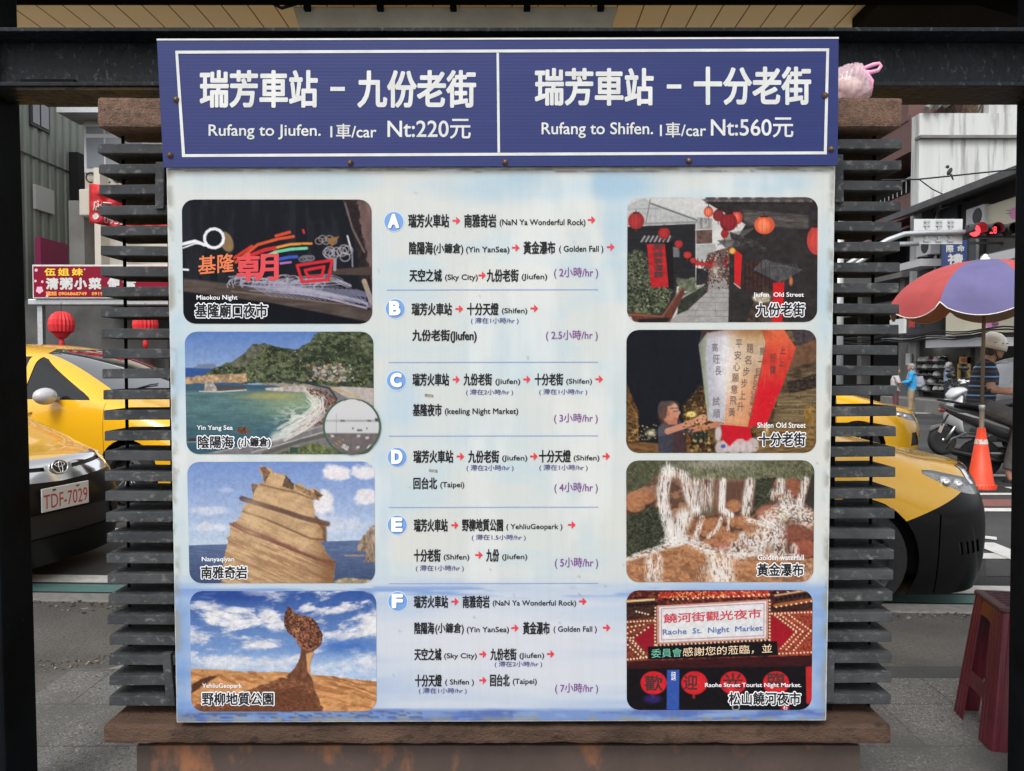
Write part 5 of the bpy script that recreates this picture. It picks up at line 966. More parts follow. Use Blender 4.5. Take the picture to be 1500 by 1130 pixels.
def cut_region(bm, poly, ax, filt):
    """cut the shell along a polygon seen along one axis; returns the faces inside it"""
    def p2(v): return (v.x, v.z) if ax == 'y' else (v.y, v.z) if ax == 'x' else (v.x, v.y)
    lo = (min(p[0] for p in poly)-.05, min(p[1] for p in poly)-.05); hi = (max(p[0] for p in poly)+.05, max(p[1] for p in poly)+.05)
    def near():
        fs = []
        for f in bm.faces:
            c = f.calc_center_median(); q = p2(c)
            if lo[0] < q[0] < hi[0] and lo[1] < q[1] < hi[1] and filt(c, f.normal): fs.append(f)
        return fs
    n = len(poly)
    for i in range(n):
        a, b = poly[i], poly[(i+1) % n]; nx, ny = b[1]-a[1], a[0]-b[0]
        if ax == 'y': co, no = (a[0], 0, a[1]), (nx, 0, ny)
        elif ax == 'x': co, no = (0, a[0], a[1]), (0, nx, ny)
        else: co, no = (a[0], a[1], 0), (nx, ny, 0)
        l2 = math.hypot(nx, ny)
        # only faces that this edge really crosses
        fs = []
        for f in near():
            d = [((p2(v.co)[0]-a[0])*nx + (p2(v.co)[1]-a[1])*ny) for v in f.verts]
            s = [((p2(v.co)[0]-a[0])*(b[0]-a[0]) + (p2(v.co)[1]-a[1])*(b[1]-a[1]))/l2 for v in f.verts]
            if min(d) < 0 < max(d) and max(s) > -.03 and min(s) < l2+.03: fs.append(f)
        if fs:
            g = set(fs); es = {e for f in fs for e in f.edges}; vs = {v for f in fs for v in f.verts}
            bmesh.ops.bisect_plane(bm, geom=list(vs)+list(es)+list(g), plane_co=co, plane_no=no, dist=1e-5)
    return [f for f in near() if in_poly(p2(f.calc_center_median()), poly)]
def make_taxi(label, kind, nm='taxi', grp='yellow taxis parked along the road', pm='taxi'):
    t = thing(nm, label, 'taxi' if nm == 'taxi' else 'car', (0, 0, 0), 0, grp)
    rings = car_shell(); n = len(rings[0]); bm = bmesh.new()
    vv = [[bm.verts.new(p) for p in r] for r in rings]
    for i in range(len(rings)-1):
        for j in range(n):
            bm.faces.new((vv[i][j], vv[i][(j+1) % n], vv[i+1][(j+1) % n], vv[i+1][j]))
    bm.faces.new(vv[-1]); bm.faces.new(vv[0][::-1])
    bmesh.ops.recalc_face_normals(bm, faces=bm.faces[:])
    BODY, BUMP, WIND, ARCH, HEAD, SEAM, CHROME, GRILLE, SIDE, REAR = range(10)
    for f in bm.faces: f.material_index = SEAM if f.calc_center_median().z < .115 else BODY; f.smooth = True
    def setm(fs, m):
        for f in fs: f.material_index = m
    left = lambda s: (lambda c, nn: c.y*s > .25)
    front = lambda c, nn: c.x > .9 and True
    # bumper: seen from the side its edge drops from under the lamp to the wheel arch
    bp_ = [(2.6, .1), (2.6, .60), (1.92, .66), (1.62, .50), (1.62, .1)]
    bp2 = [(2.6, .05), (2.6, .660), (1.90, .672), (1.525, .525), (1.26, .48), (1.26, .05)]
    if kind == 'dark':
        for s in (1, -1): setm(cut_region(bm, bp2, 'y', (lambda c, nn, s=s: c.y*s > 0 and c.x > 1.1)), BUMP)
    # windscreen (front view), side windows, rear window
    ws = [(-.62, 1.085), (.62, 1.085), (.50, 1.50), (.30, 1.545), (-.30, 1.545), (-.50, 1.50)]
    rw = [(-.56, 1.10), (.56, 1.10), (.46, 1.46), (-.46, 1.46)]
    for s in (1, -1):
        f_ = lambda c, nn, s=s: c.y*s > .40
        for poly in ([(.80, 1.03), (.76, 1.06), (.06, 1.435), (-.02, 1.46), (-.06, 1.03)], [(-.14, 1.03), (-.12, 1.465), (-.86, 1.465), (-.98, 1.04)], [(-1.06, 1.045), (-.95, 1.455), (-1.55, 1.42), (-1.80, 1.10)]):
            setm(cut_region(bm, poly, 'y', f_), SIDE)
        hl = [(1.66, .785), (1.76, .735), (1.92, .668), (2.02, .645), (2.25, .640), (2.22, .690), (2.06, .725), (1.88, .765), (1.75, .795), (1.67, .803)]
        setm(cut_region(bm, hl, 'y', lambda c, nn, s=s: c.y*s > .52 and c.x > 1.2), HEAD)
        for wx in (1.26, -1.34):
            cir = [(wx + .352*math.cos(k*math.pi/14), .31 + .352*math.sin(k*math.pi/14)) for k in range(28)]
            setm(cut_region(bm, cir, 'y', lambda c, nn, s=s: c.y*s > .4), ARCH)
        seam = lambda poly: setm(cut_region(bm, poly, 'y', lambda c, nn, s=s: c.y*s > .5), SEAM)
        for x0 in (.98, -.10, -1.02): seam([(x0, .33), (x0+.006, .33), (x0+.006, 1.0), (x0, 1.0)])
        # bonnet shut line
    setm(cut_region(bm, ws, 'x', lambda c, nn: c.x > -.3 and c.z > 1.05), WIND)
    setm(cut_region(bm, rw, 'x', lambda c, nn: c.x < -1.5), REAR)
    if kind == 'dark':   # chrome grille bar and black intake in front
        setm(cut_region(bm, [(-.60, .70), (-.35, .665), (0, .650), (.35, .665), (.60, .70), (.52, .80), (0, .795), (-.52, .80)], 'x', front), CHROME)
        for s in (1, -1): setm(cut_region(bm, [(s*.11, .722), (s*.50, .742), (s*.46, .763), (s*.11, .748)], 'x', front), GRILLE)
        setm(cut_region(bm, [(-.52, .30), (.52, .30), (.46, .46), (-.46, .46)], 'x', front), GRILLE)
        for s in (1, -1):
            for k in range(4): setm(cut_region(bm, [(1.86+k*.045, .33), (1.885+k*.045, .33), (1.875+k*.045, .40), (1.85+k*.045, .40)], 'y', lambda c, nn, s=s: c.y*s > .5 and c.x > 1.7), CHROME if False else GRILLE)
            setm(cut_region(bm, [(1.70, .12), (1.712, .12), (1.742, .56), (1.73, .56)], 'y', lambda c, nn, s=s: c.y*s > .5), GRILLE)
    else:
        setm(cut_region(bm, [(-.42, .62), (.42, .62), (.46, .74), (-.46, .74)], 'x', front), GRILLE)
        setm(cut_region(bm, [(-.52, .27), (.52, .27), (.44, .43), (-.44, .43)], 'x', front), GRILLE)
        for s in (1, -1): setm(cut_region(bm, [(s*.60, .33), (s*.76, .33), (s*.73, .50), (s*.66, .50)], 'x', front), GRILLE)
    mats = {BODY: M[pm], BUMP: M['bumperblack'], SEAM: M['seam'], CHROME: M['chrome'], GRILLE: M['darktrim']}
    # drop the arches, split glass and lamps off as parts
    bmesh.ops.delete(bm, geom=[f for f in bm.faces if f.material_index == ARCH], context='FACES')
    def part(name, mi, m, sel, push=0.0, parent=t):
        b2 = bm.copy(); bmesh.ops.delete(b2, geom=[f for f in b2.faces if not (f.material_index == mi and sel(f.calc_center_median()))], context='FACES')
        if not b2.faces: b2.free(); return None
        if push:
            for v in b2.verts: v.co += v.normal*push
        for f in b2.faces: f.material_index = 0
        me = bpy.data.meshes.new(name); b2.to_mesh(me); b2.free(); return link_mesh(name, me, m, parent)
    part('windscreen', WIND, M['glass'], lambda c: True, -.004)
    for s in (1, -1):
        for a, b in ((-.1, 1.1), (-1.0, -.1), (-1.9, -1.0)): part('side_window', SIDE, M['sideglass'], lambda c, s=s, a=a, b=b: c.y*s > 0 and a < c.x < b, -.005)
        h = part('headlight', HEAD, M['lamp_in'], lambda c, s=s: c.y*s > 0, -.012)
        lens = part('lens', HEAD, M['lens'], lambda c, s=s: c.y*s > 0, .003, h)
        mb = MB()
        for (lx, lz, r) in ((1.800, .730, .034), (1.915, .705, .034)):
            yy = s*(.735 if lx < 1.85 else .65)
            mb.ell((lx, yy, lz), (.035, .04, r), 12, 8)
        mb.build('lamp_bowl', M['chrome'], h, smooth=True)
    part('rear_window', REAR, M['glass'], lambda c: True, -.004)
    part('bumper', BUMP, M['bumperblack'], lambda c: True)
    part('grille_trim', CHROME, M['chrome'], lambda c: True, .004); part('grille', GRILLE, M['darktrim'], lambda c: True, -.012)
    bmesh.ops.delete(bm, geom=[f for f in bm.faces if f.material_index in (WIND, SIDE, REAR, HEAD, CHROME, GRILLE, BUMP)], context='FACES')
    for f in bm.faces: f.material_index = 1 if f.material_index == SEAM else 0
    me = bpy.data.meshes.new('body'); bm.to_mesh(me); bm.free(); link_mesh('body', me, [M[pm], M['seam']], t)
    mb = MB(); mb.bb(-2.0, 2.0, -.66, .66, .17, .60); mb.bb(-2.0, 1.0, -.60, .60, .6, .98); mb.build('underbody', M['arch'], t, bevel=.03)
    for wx in (1.26, -1.34):
        for s in (1, -1):
            mb = MB(); R_ = .305; prof = [(.20, -.095), (.285, -.10), (.302, -.07), (.305, 0), (.302, .07), (.285, .10), (.20, .095)]
            Mx = Matrix.Rotation(math.pi/2, 3, 'X'); mb.lathe(prof, 36, (wx, s*.755, .305), Mx)
            wl = mb.build('wheel', M['tyre'], t, smooth=True, bevel=.003)
            mb = MB(); yf = s*.845
            mb.lathe([(.200, 0), (.208, .012), (.195, .02), (.188, .0), (.186, -.09)], 36, (wx, yf-s*.012, .305), Matrix.Rotation(math.pi/2*s, 3, 'X'), close=False)
            for k in range(5):
                for q in (-.13, .13):
                    a = k*1.2566 + q + .3; a2 = k*1.2566 + q*1.6 + .3
                    p0 = (wx + .04*math.cos(a), yf-s*.012, .305+.04*math.sin(a)); p1 = (wx+.192*math.cos(a2), yf-s*.004, .305+.192*math.sin(a2)); mb.tube([p0, p1], [.02, .014], 6)
            mb.ell((wx, yf-s*.012, .305), (.052, .018, .052), 14, 8)
            mb.build('rim', M['rim'], wl, smooth=True)
            mb = MB(); mb.lathe([(.18, -.02), (.02, -.02)], 24, (wx, yf-s*.085, .305), Matrix.Rotation(math.pi/2, 3, 'X')); mb.build('brake_disc', M['darktrim'], wl)
    for s in (1, -1):
        mb = MB(); mb.ell((.40, s*.98, 1.07), (.085, .125, .085), 18, 12); mb.bb(.36, .42, s*.80, s*.90, 1.02, 1.055)
        mb.build('wing_mirror', M['silver'], t, smooth=True)
    # bonnet edge seam, wipers
    mb = MB(); mb.tube([(.96, -.55, 1.105), (.88, -.1, 1.165), (.87, .02, 1.17)], .007, 6); mb.tube([(1.02, -.1, 1.085), (.94, .3, 1.115), (.89, .5, 1.12)], .007, 6); mb.build('wiper', M['darktrim'], t, smooth=True)
    # number plate
    mb = MB(); mb.bb(2.248, 2.256, -.19, .19, .475, .625); mb.bb(2.21, 2.25, -.15, .15, .50, .60)
    pl_ = mb.build('number_plate', M['plate'], t, bevel=.004)
    if kind == 'dark':
        mb = MB(); P = lambda x, y, o: (2.2565+o, x, y)
        put_text(mb, 'TDF-7029', -.175, .175, .585, .492, P, .0006, .012, 0); mb.build('plate_text', M['platered'], pl_, recalc=False)
        mb = MB()
        for y in (-.095, .095): mb.bb(2.256, 2.260, y-.012, y+.012, .603, .611)
        mb.build('plate_bolt', M['darktrim'], pl_)
        # round emblem on the grille bar: ring with two crossed ovals, following the bar's slope
        fz = [r[0][2] for r in rings]; fx = [r[0][0] for r in rings]; sx_ = lambda z, y=0: float(np.interp(z, fz, fx)) - .20*y*y
        ez = .742
        def ering(mb, cy, cz, ry, rz_, r, o): mb.tube([(sx_(cz+rz_*math.sin(k*math.pi/16), cy+ry*math.cos(k*math.pi/16))+o, cy+ry*math.cos(k*math.pi/16), cz+rz_*math.sin(k*math.pi/16)) for k in range(33)], r, 8, caps=False)
        mb = MB(); ering(mb, 0, ez, .062, .042, .0055, .016); ering(mb, 0, ez+.014, .038, .014, .004, .018); ering(mb, 0, ez-.002, .014, .036, .004, .020)
        em = mb.build('emblem', M['chrome'], t, smooth=True)
        mb = MB(); vs = [(sx_(ez)+.012, 0, ez)] + [(sx_(ez+.040*math.sin(k*math.pi/16), .056*math.cos(k*math.pi/16))+.009, .056*math.cos(k*math.pi/16), ez+.040*math.sin(k*math.pi/16)) for k in range(32)]
        mb.add(vs, [(0, k+1, (k+1) % 32+1) for k in range(32)]); mb.build('emblem_back', M['darktrim'], em, solid=.008)
    for s in (1, -1):
        for x_ in (.10, -.82): mb = MB(); mb.tube([(x_, s*.868, .90), (x_-.03, s*.892, .90), (x_-.15, s*.892, .905), (x_-.18, s*.868, .905)], .012, 8); mb.build('door_handle', M[pm], t, smooth=True)
    return t
VS = 1.05
def place_car(o, px, py, yaw, dx, dy=0.0, s=VS):
    """puts the point (dx, dy) of the car's own ground plan on the road point seen at px, py"""
    q = atZ(px, py, ZR); c, s_ = math.cos(yaw), math.sin(yaw)
    o.location = (q.x - s*(dx*c - dy*s_), q.y - s*(dx*s_ + dy*c), ZR + .012); o.rotation_euler = (0, 0, yaw); o.scale = (s, s, s)
taxi_c = make_taxi('yellow taxi with black front bumper parked right behind the pier, beside the red stool', 'dark')
place_car(taxi_c, 1252, 903, R(-2.4), 1.26, -.86)
taxi_a = copy_tree(taxi_c, label='yellow taxi with chrome grille and plate TDF-7029 nosing out from the left post')
q = atZ(97, 727, ZR + .012 + .55*VS)
taxi_a.location = (q.x - 2.256*VS*math.cos(R(-14)), q.y - 2.256*VS*math.sin(R(-14)), ZR + .012); taxi_a.rotation_euler = (0, 0, R(-14))
taxi_b = make_taxi('plain yellow taxi with yellow bumper and big windscreen behind the chrome grilled taxi', 'yellow')
place_car(taxi_b, 188, 745, R(-16), 1.26, -.86, 1.06)
taxi_d = copy_tree(taxi_b, label='yellow taxi with yellow bumper seen beyond the black bumpered taxi, left of the scooter')
place_car(taxi_d, 1256, 692, R(-6), 1.26, -.86, 1.05)

M['cargrey'] = paint('car_grey', (.13, .135, .145, 1))
gc = make_taxi('grey car passing behind the rider, mostly hidden by the right post', 'yellow', 'parked_car', None, 'cargrey'); q = atY(1478, 560, 14.5); gc.location = (q.x + 2.0, 14.8, ZR + .012); gc.rotation_euler = (0, 0, 0)
# ================================================================== STREET: right-hand side
M['wallwhite'] = mat('stained_white_wall', (.56, .58, .575, 1), .85, c2=(.48, .49, .48, 1), scale=.9, c3=(.20, .19, .175, 1), s3=2.4, lo3=.52, hi3=.72, stretch=(1.6, 1.6, .13))
M['maroon'] = mat('maroon_cladding', (.15, .075, .068, 1), .75, c2=(.105, .055, .052, 1), scale=2.2, stretch=(1, 5, .2)); M['darkwall'] = mat('dark_wall', (.055, .055, .055, 1), .85, c2=(.085, .082, .078, 1), scale=.8)
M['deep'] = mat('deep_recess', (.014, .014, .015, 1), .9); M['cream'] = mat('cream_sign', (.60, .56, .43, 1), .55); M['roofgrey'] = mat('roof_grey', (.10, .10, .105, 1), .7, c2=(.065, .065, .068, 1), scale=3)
M['pink'] = mat('sign_pink', S(206, 130, 176), .5); M['inkdark'] = mat('sign_ink', S(52, 56, 84), .5); M['frame'] = mat('window_frame_dark', (.03, .03, .032, 1), .5)
M['window'] = mat('window_glass', (.06, .07, .08, 1), .08, spec=.8, coat=.5); M['greywall'] = mat('grey_render', (.21, .205, .195, 1), .9, c2=(.15, .147, .14, 1), scale=1.2); M['awning'] = mat('awning_white', (.52, .52, .54, 1), .6)
XF = 13.3
def FB(mb, px0, px1, yt, yb, d0, d1, ref=None, X=None, mi=0):
    """box on the facade plane x = X between the columns px0..px1, its heights read at column ref; d0..d1 = how far it stands out"""
    X = X or XF; ref = ref if ref is not None else (px0+px1)/2
    a, b = atX(px0, 500, X).y, atX(px1, 500, X).y; zt, zb = atX(ref, yt, X).z, atX(ref, yb, X).z
    return mb.bb(X-d1, X-d0, min(a, b), max(a, b), zb, zt, mi)
# near shop house
mb = MB(); mb.bb(12.25, XF+3.2, 18, 25.6, ZR-.05, atY(1388, 587, 22.4).z-.003); tag(mb.build('walkway', M['greywall'], bevel=.02), kind='structure')
sh = thing('shop_house', 'dark two storey shop house with a helmet shop at street level', 'building', (15, 22, ZR))
Yn, Yf = 18.3, atX(1345, 500, XF).y; ze = 6.15
mb = MB(); mb.bb(XF+.05, XF+6, Yn, Yf, 3.45, ze); mb.bb(XF+3.2, XF+6, Yn, Yf, ZR, 3.45); mb.bb(XF+.05, XF+3.2, Yf-.25, Yf, ZR, 3.45); mb.build('wall', M['darkwall'], sh, world=True)
mb = MB(); mb.hexa([(XF-1.0, Yn, ze-.10), (XF+6, Yn, ze+1.6), (XF+6, Yn, ze+1.78), (XF-1.0, Yn, ze+.1), (XF-1.0, Yf+.4, ze-.10), (XF+6, Yf+.4, ze+1.6), (XF+6, Yf+.4, ze+1.78), (XF-1.0, Yf+.4, ze+.1)]); mb.build('roof', M['roofgrey'], sh, world=True)
mb = MB(); FB(mb, 1437, 1500, 364, 378, 0, .05, 1490, X=XF-1.2); mb.build('canopy_edge', M['awning'], sh, world=True)
mb = MB(); FB(mb, 1437, 1500, 362, 366, -1.2, .03, 1490, X=XF-1.2); mb.build('canopy_roof', M['roofgrey'], sh, world=True)
for p0, p1 in ((1350, 1368), (1376, 1402), (1418, 1440)):
    mb = MB(); FB(mb, p0, p1, 300, 400, -.02, .06, p1); f = mb.build('window', M['frame'], sh, world=True)
    mb = MB(); FB(mb, p0+3, p1-3, 306, 396, .0, .07, p1); mb.build('pane', M['window'], f, world=True)
mb = MB(); FB(mb, 1345, 1380, 388, 398, 0, .7, 1345); mb.build('balcony_panel', M['awning'], sh, world=True)
mb = MB(); FB(mb, 1345, 1378, 470, 500, 0, .5, 1350); mb.build('signboard_back', M['frame'], sh, world=True)
for p0, p1 in ((1318, 1330), (1412, 1419), (1426, 1433)):
    mb = MB(); FB(mb, p0, p1, 497, 606, -.35, -.05, p1); mb.build('pillar', M['greywall'], sh, world=True)
for px, y0, y1 in ((1377, 300, 420), (1440, 300, 420)):
    mb = MB(); a = atX(px, y0, XF-.12); b = atX(px, y1, XF-.12); mb.tube([(a.x, a.y, a.z), (a.x-.1, a.y+.15, a.z-.7), (a.x, a.y+.2, a.z-1.0), (b.x, a.y+.2, b.z)], .05, 8); mb.build('drainpipe', M['galv'], sh, world=True, smooth=True)
mb = MB(); FB(mb, 1425, 1490, 512, 600, -2.6, -2.5, 1450); mb.build('shutter', mat('shop_shutter', (.16, .15, .13, 1), .6), sh, world=True)
mb = MB(); FB(mb, 1400, 1490, 494, 507, 0, .9, 1490); mb.build('awning_edge', M['awning'], sh, world=True)
mb = MB(); FB(mb, 1330, 1400, 492, 496, 0, .9, 1400); mb.build('awning_rail', M['galv'], sh, world=True)
def shop_sign(label, p0, p1, yt, yb, ref, cx, cy, r, tx=None):
    s = thing('shop_sign', label, 'sign', atX(p1, yb, XF-.1)); mb = MB(); FB(mb, p0, p1, yt, yb, .05, .25, ref); mb.build('panel', M['cream'], s, world=True, bevel=.01)
    P = lambda x, y, o: atX(x, y, XF-.255-o)
    mb = MB(); mb.add([P(cx+r*math.cos(k*math.pi/14), cy+r*math.sin(k*math.pi/14), .004) for k in range(28)], [tuple(range(28))]); mb.build('emblem', M['pink'], s, world=True)
    if tx:
        mb = MB()
        for t in tx: put_text(mb, *t[:5], P, .008, .01)
        mb.build('lettering', M['inkdark'], s, world=True, recalc=False)
shop_sign('cream shop sign under the eave with a pink round mark', 1453, 1500, 292, 330, 1490, 1487, 313, 9, [('二', 1473, 1481, 308, 313)])
shop_sign('long cream shop sign below the striped umbrella with pink round mark and dark character', 1397, 1500, 428, 487, 1490, 1453, 472, 10, [('茶', 1452, 1463, 468, 481)])
s = thing('shop_sign', 'small white sign with red character beside the helmet shop entrance', 'sign', atX(1340, 488, XF-.5)); mb = MB(); FB(mb, 1329, 1350, 468, 489, .5, .6, 1340); mb.build('panel', M['white'], s, world=True)
P = lambda x, y, o: atX(x, y, XF-.605-o)
mb = MB(); put_text(mb, '開', 1331, 1340, 470, 480, P, .004, .03); mb.build('red_lettering', mat('sign_red', S(196, 60, 56), .5), s, world=True, recalc=False)
mb = MB(); put_text(mb, '玩', 1341, 1349, 470, 480, P, .004, .03); put_text(mb, '2128', 1334, 1348, 483, 487, P, .004, .03); mb.build('lettering', M['inkdark'], s, world=True, recalc=False)
s = thing('shop_sign', 'narrow upright white sign with dark marks at the helmet shop door', 'sign', atX(1337, 535, XF)); mb = MB(); FB(mb, 1334, 1340, 518, 535, .1, .16, 1337); mb.build('panel', M['white'], s, world=True)
mb = MB(); P = lambda x, y, o: atX(x, y, XF-.165-o)
for k, q in enumerate('口中古'): put_text(mb, q, 1335.2, 1338.8, 519.5+k*5, 524+k*5, P, .003, .02)
mb.build('lettering', M['inkdark'], s, world=True, recalc=False)
# tube lamp in the shop
lm = thing('tube_lamp', 'lit white tube lamp hanging in the helmet shop', 'lamp', atX(1382, 507, XF+.6)); mb = MB(); a, b = atX(1368, 508, XF+.6), atX(1395, 506, XF+.6); mb.tube([(a.x, a.y, b.z), (a.x, b.y, b.z)], .035, 8)
mb.build('tube', mat('lit_tube', (1, 1, 1, 1), .5, emit=(1, 1, .97, 1), estr=5), lm, world=True); mb = MB(); mb.bb(a.x-.06, a.x+.06, min(a.y, b.y), max(a.y, b.y), b.z+.04, b.z+.10); mb.build('housing', M['white'], lm, world=True)
# shelf and the helmets on it
sf = thing('display_rack', 'dark tiered rack of helmets standing in the open shop', 'rack', (XF+.3, 23.8, ZR)); XS = XF+.05
rows = (531, 541, 552, 562, 573)
ya, yb_ = atX(1397, 500, XS).y, atX(1347, 500, XS).y
for py in rows:
    z = atX(1366, py, XS).z; mb = MB(); mb.bb(XS-.15, XS+.35, ya, yb_, z-.03, z); mb.build('shelf', M['galv'] if py == 562 else M['frame'], sf, world=True)
for y in (ya, (ya+yb_)/2, yb_): mb = MB(); mb.bb(XS+.3, XS+.36, y-.03, y+.03, ZR, atX(1366, 520, XS).z); mb.build('upright', M['frame'], sf, world=True)
HC = [('white', (.6, .6, .58, 1)), ('maroon', (.16, .03, .035, 1)), ('black', (.015, .015, .016, 1)), ('grey', (.2, .2, .21, 1)), ('cream', (.55, .52, .42, 1))]
HM = {n_: mat('helmet_'+n_, c_, .25, coat=.6) for n_, c_ in HC}
def helmet_mb(mb, c, r, M_=None):
    prof = [(r*1.02, -r*.35), (r*1.05, -r*.2), (r*1.03, .1*r), (r*.92, r*.45), (r*.66, r*.78), (r*.3, r*.96), (.002, r)]
    mb.lathe(prof, 16, c, M_); return mb
base_h = {}
for i, py in enumerate(rows):
    for k, px in enumerate((1350, 1357, 1365, 1373, 1382, 1390)):
        if (i, k) in ((3, 3), (4, 2), (0, 5), (2, 4)): continue
        n_ = ('cream', 'white', 'black', 'white', 'black', 'grey', 'maroon', 'black')[(i*5 + k*3 + i*k) % 8]
        q = atX(px, py, XS); loc = (q.x, q.y, q.z + .055)
        if n_ not in base_h:
            h = thing('helmet', '%s helmet on the dark rack in the shop' % n_, 'helmet', loc, 0, '%s helmets on the shop rack' % n_)
            helmet_mb(MB(), (0, 0, 0), .135).build('shell', HM[n_], h, smooth=True); mb = MB(); mb.prism([(-.30, -.10), (-.26, .10), (-.11, .12), (-.11, -.12)], 'z', -.03, -.018); mb.build('peak', M['black'], h); base_h[n_] = h
        else: copy_tree(base_h[n_], loc, random.uniform(-.5, .5))
yf = thing('display_board', 'yellow framed board with a red mark at the shop front', 'display', atX(1412, 560, XF)); a, b = atX(1421, 523, XF-.1), atX(1404, 560, XF-.1)
mb = MB(); mb.bb(XF-.14, XF-.08, a.y, b.y, atX(1412, 533, XF).z, atX(1412, 523, XF).z); mb.bb(XF-.14, XF-.08, a.y, a.y+.07, ZR, a.z); mb.bb(XF-.14, XF-.08, b.y-.07, b.y, ZR, a.z)
mb.build('frame', mat('display_yellow', (.55, .36, .09, 1), .5), yf, world=True); mb = MB(); q = atX(1412, 528, XF-.15); mb.ell((q.x, q.y, q.z), (.012, .16, .07)); mb.build('mark', mat('display_red', (.45, .06, .05, 1), .5), yf, world=True)
# white building behind, seen on its blank gable
wb = thing('apartment_building', 'tall stained white blank walled building above the shop roof', 'building', (18, 27, ZR)); YW = 25.35
def fr(px, py): return atY(px, py, YW)
mb = MB(); mb.bb(fr(1350, 0).x, 30, YW, YW+.5, ZR, fr(1400, 166).z); mb.bb(fr(1452, 0).x, 30, YW+.02, YW+8, fr(1400, 166).z-.02, 14); mb.build('wall', M['wallwhite'], wb, world=True)
mb = MB(); mb.bb(fr(1350, 0).x-.05, 26, YW-.16, YW+.2, fr(0, 204).z, fr(0, 200).z); mb.build('string_course', M['greywall'], wb, world=True)
mb = MB(); mb.bb(fr(1347, 0).x, fr(1452, 0).x-.03, YW+.6, YW+5, fr(0, 168).z, fr(0, 120).z); mb.build('roof_shed', M['maroon'], wb, world=True)
mb = MB()
for k in range(3): a = fr(1352+k*14, 163-k*3); b = fr(1372+k*16, 146); mb.tube([(a.x, YW-.2, a.z), (b.x+.5, YW+.4, b.z+.4)], .10, 6)
mb.build('shed_beam', M['greywall'], wb, world=True)
mb = MB()
for k in range(16): x = fr(1400+k*4, 0).x; mb.tube([(x, YW+.3, fr(0, 168).z), (x+random.uniform(-.5, .5), YW+.35, fr(0, 140).z)], .03, 5)
mb.build('rusty_pipework', M['rust_under'], wb, world=True)
# maroon building further along
mr = thing('apartment_building', 'long maroon clad building with balconies receding beyond the white wall', 'building', (15, 30, ZR)); Y0, Y1 = 25.87, 47
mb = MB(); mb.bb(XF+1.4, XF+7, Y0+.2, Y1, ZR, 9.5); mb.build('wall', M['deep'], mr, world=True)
mb = MB(); mb.bb(XF-.05, XF+1.4, Y0-.0, Y1, 8.45, 9.7); mb.build('roof_band', M['maroon'], mr, world=True)
for z0, z1, d, nm in ((6.35, 7.15, -.1, 'balcony_parapet'), (4.3, 4.75, .25, 'balcony_parapet')):
    mb = MB(); mb.bb(XF-d, XF+1.4, Y0, Y1, z0, z1); mb.build(nm, M['maroon'] if z0 > 5 else M['greywall'], mr, world=True)
mb = MB(); mb.tube([(XF, Y0, 7.6), (XF, Y1, 7.6)], .035, 6)
for k in range(60): mb.tube([(XF, Y0+.3+k*.3, 7.15), (XF, Y0+.3+k*.3, 7.6)], .015, 4)
mb.build('railing', M['galv'], mr, world=True)
for y in np.arange(Y0+.5, Y1, 3.2): mb = MB(); mb.bb(XF+.1, XF+.5, y, y+.35, ZR, 4.3); mb.build('pillar', M['greywall'], mr, world=True)
for z0 in (3.1, 5.6):
    mb = MB(); mb.hexa([(XF-.9, Y0+.1, z0), (XF+.4, Y0+.1, z0+.5), (XF+.4, Y0+.1, z0+.56), (XF-.9, Y0+.1, z0+.06), (XF-.9, Y1, z0), (XF+.4, Y1, z0+.5), (XF+.4, Y1, z0+.56), (XF-.9, Y1, z0+.06)]); mb.build('awning', M['maroon'] if z0 > 5 else M['roofgrey'], mr, world=True)
for k in range(5):
    mb = MB(); y = Y0+1.2+k*3.2; mb.bb(XF+1.32, XF+1.42, y, y+1.6, 4.9, 6.3); f = mb.build('window', M['frame'], mr, world=True); mb = MB(); mb.bb(XF+1.30, XF+1.41, y+.1, y+1.5, 5.0, 6.2); mb.build('pane', M['window'], f, world=True)
# street end
eb = thing('apartment_building', 'distant grey block closing the far end of the street', 'building', (0, 75, ZR)); mb = MB(); mb.bb(-40, 40, 72, 84, ZR, 14); mb.build('wall', M['greywall'], eb, world=True)
for k in range(12): mb = MB(); mb.bb(-38+k*6.4, -35+k*6.4, 71.9, 72.1, 5, 7); mb.build('window', M['window'], eb, world=True)
# traffic light on its mast arm
tl = thing('traffic_light', 'horizontal traffic light showing red on a galvanised mast arm', 'traffic light', atY(1228, 640, 16.2)); YT = 16.0
def tp_(px, py, dy=0): return atY(px, py, YT+dy)
pb = tp_(1228, 400); mb = MB(); mb.tube([(pb.x, YT, ZR), (pb.x, YT, 5.2)], [.13, .09], 14); mb.build('mast', M['galv'], tl, world=True, smooth=True)
mb = MB(); mb.tube([tp_(1228, 396), tp_(1260, 376), tp_(1300, 352), tp_(1325, 343), tp_(1360, 341), tp_(1480, 340)], .055, 10); mb.build('arm', M['galv'], tl, world=True, smooth=True)
mb = MB(); mb.tube([tp_(1228, 402), tp_(1275, 374), tp_(1292, 363), tp_(1306, 358.5), tp_(1345, 357)], .05, 10); mb.build('brace_arm', M['galv'], tl, world=True, smooth=True)
a, b = tp_(1413, 330), tp_(1492, 350); zc, hh = (a.z+b.z)/2, (a.z-b.z)/2
mb = MB(); mb.bb(a.x, b.x, YT-.16, YT+.02, zc-hh, zc+hh); mb.build('housing', M['black'], tl, world=True, bevel=.04)
red = mat('lamp_red', (.9, .03, .03, 1), .4, emit=(1, .04, .05, 1), estr=2.2); dk_ = mat('lamp_dark', (.02, .012, .012, 1), .3)
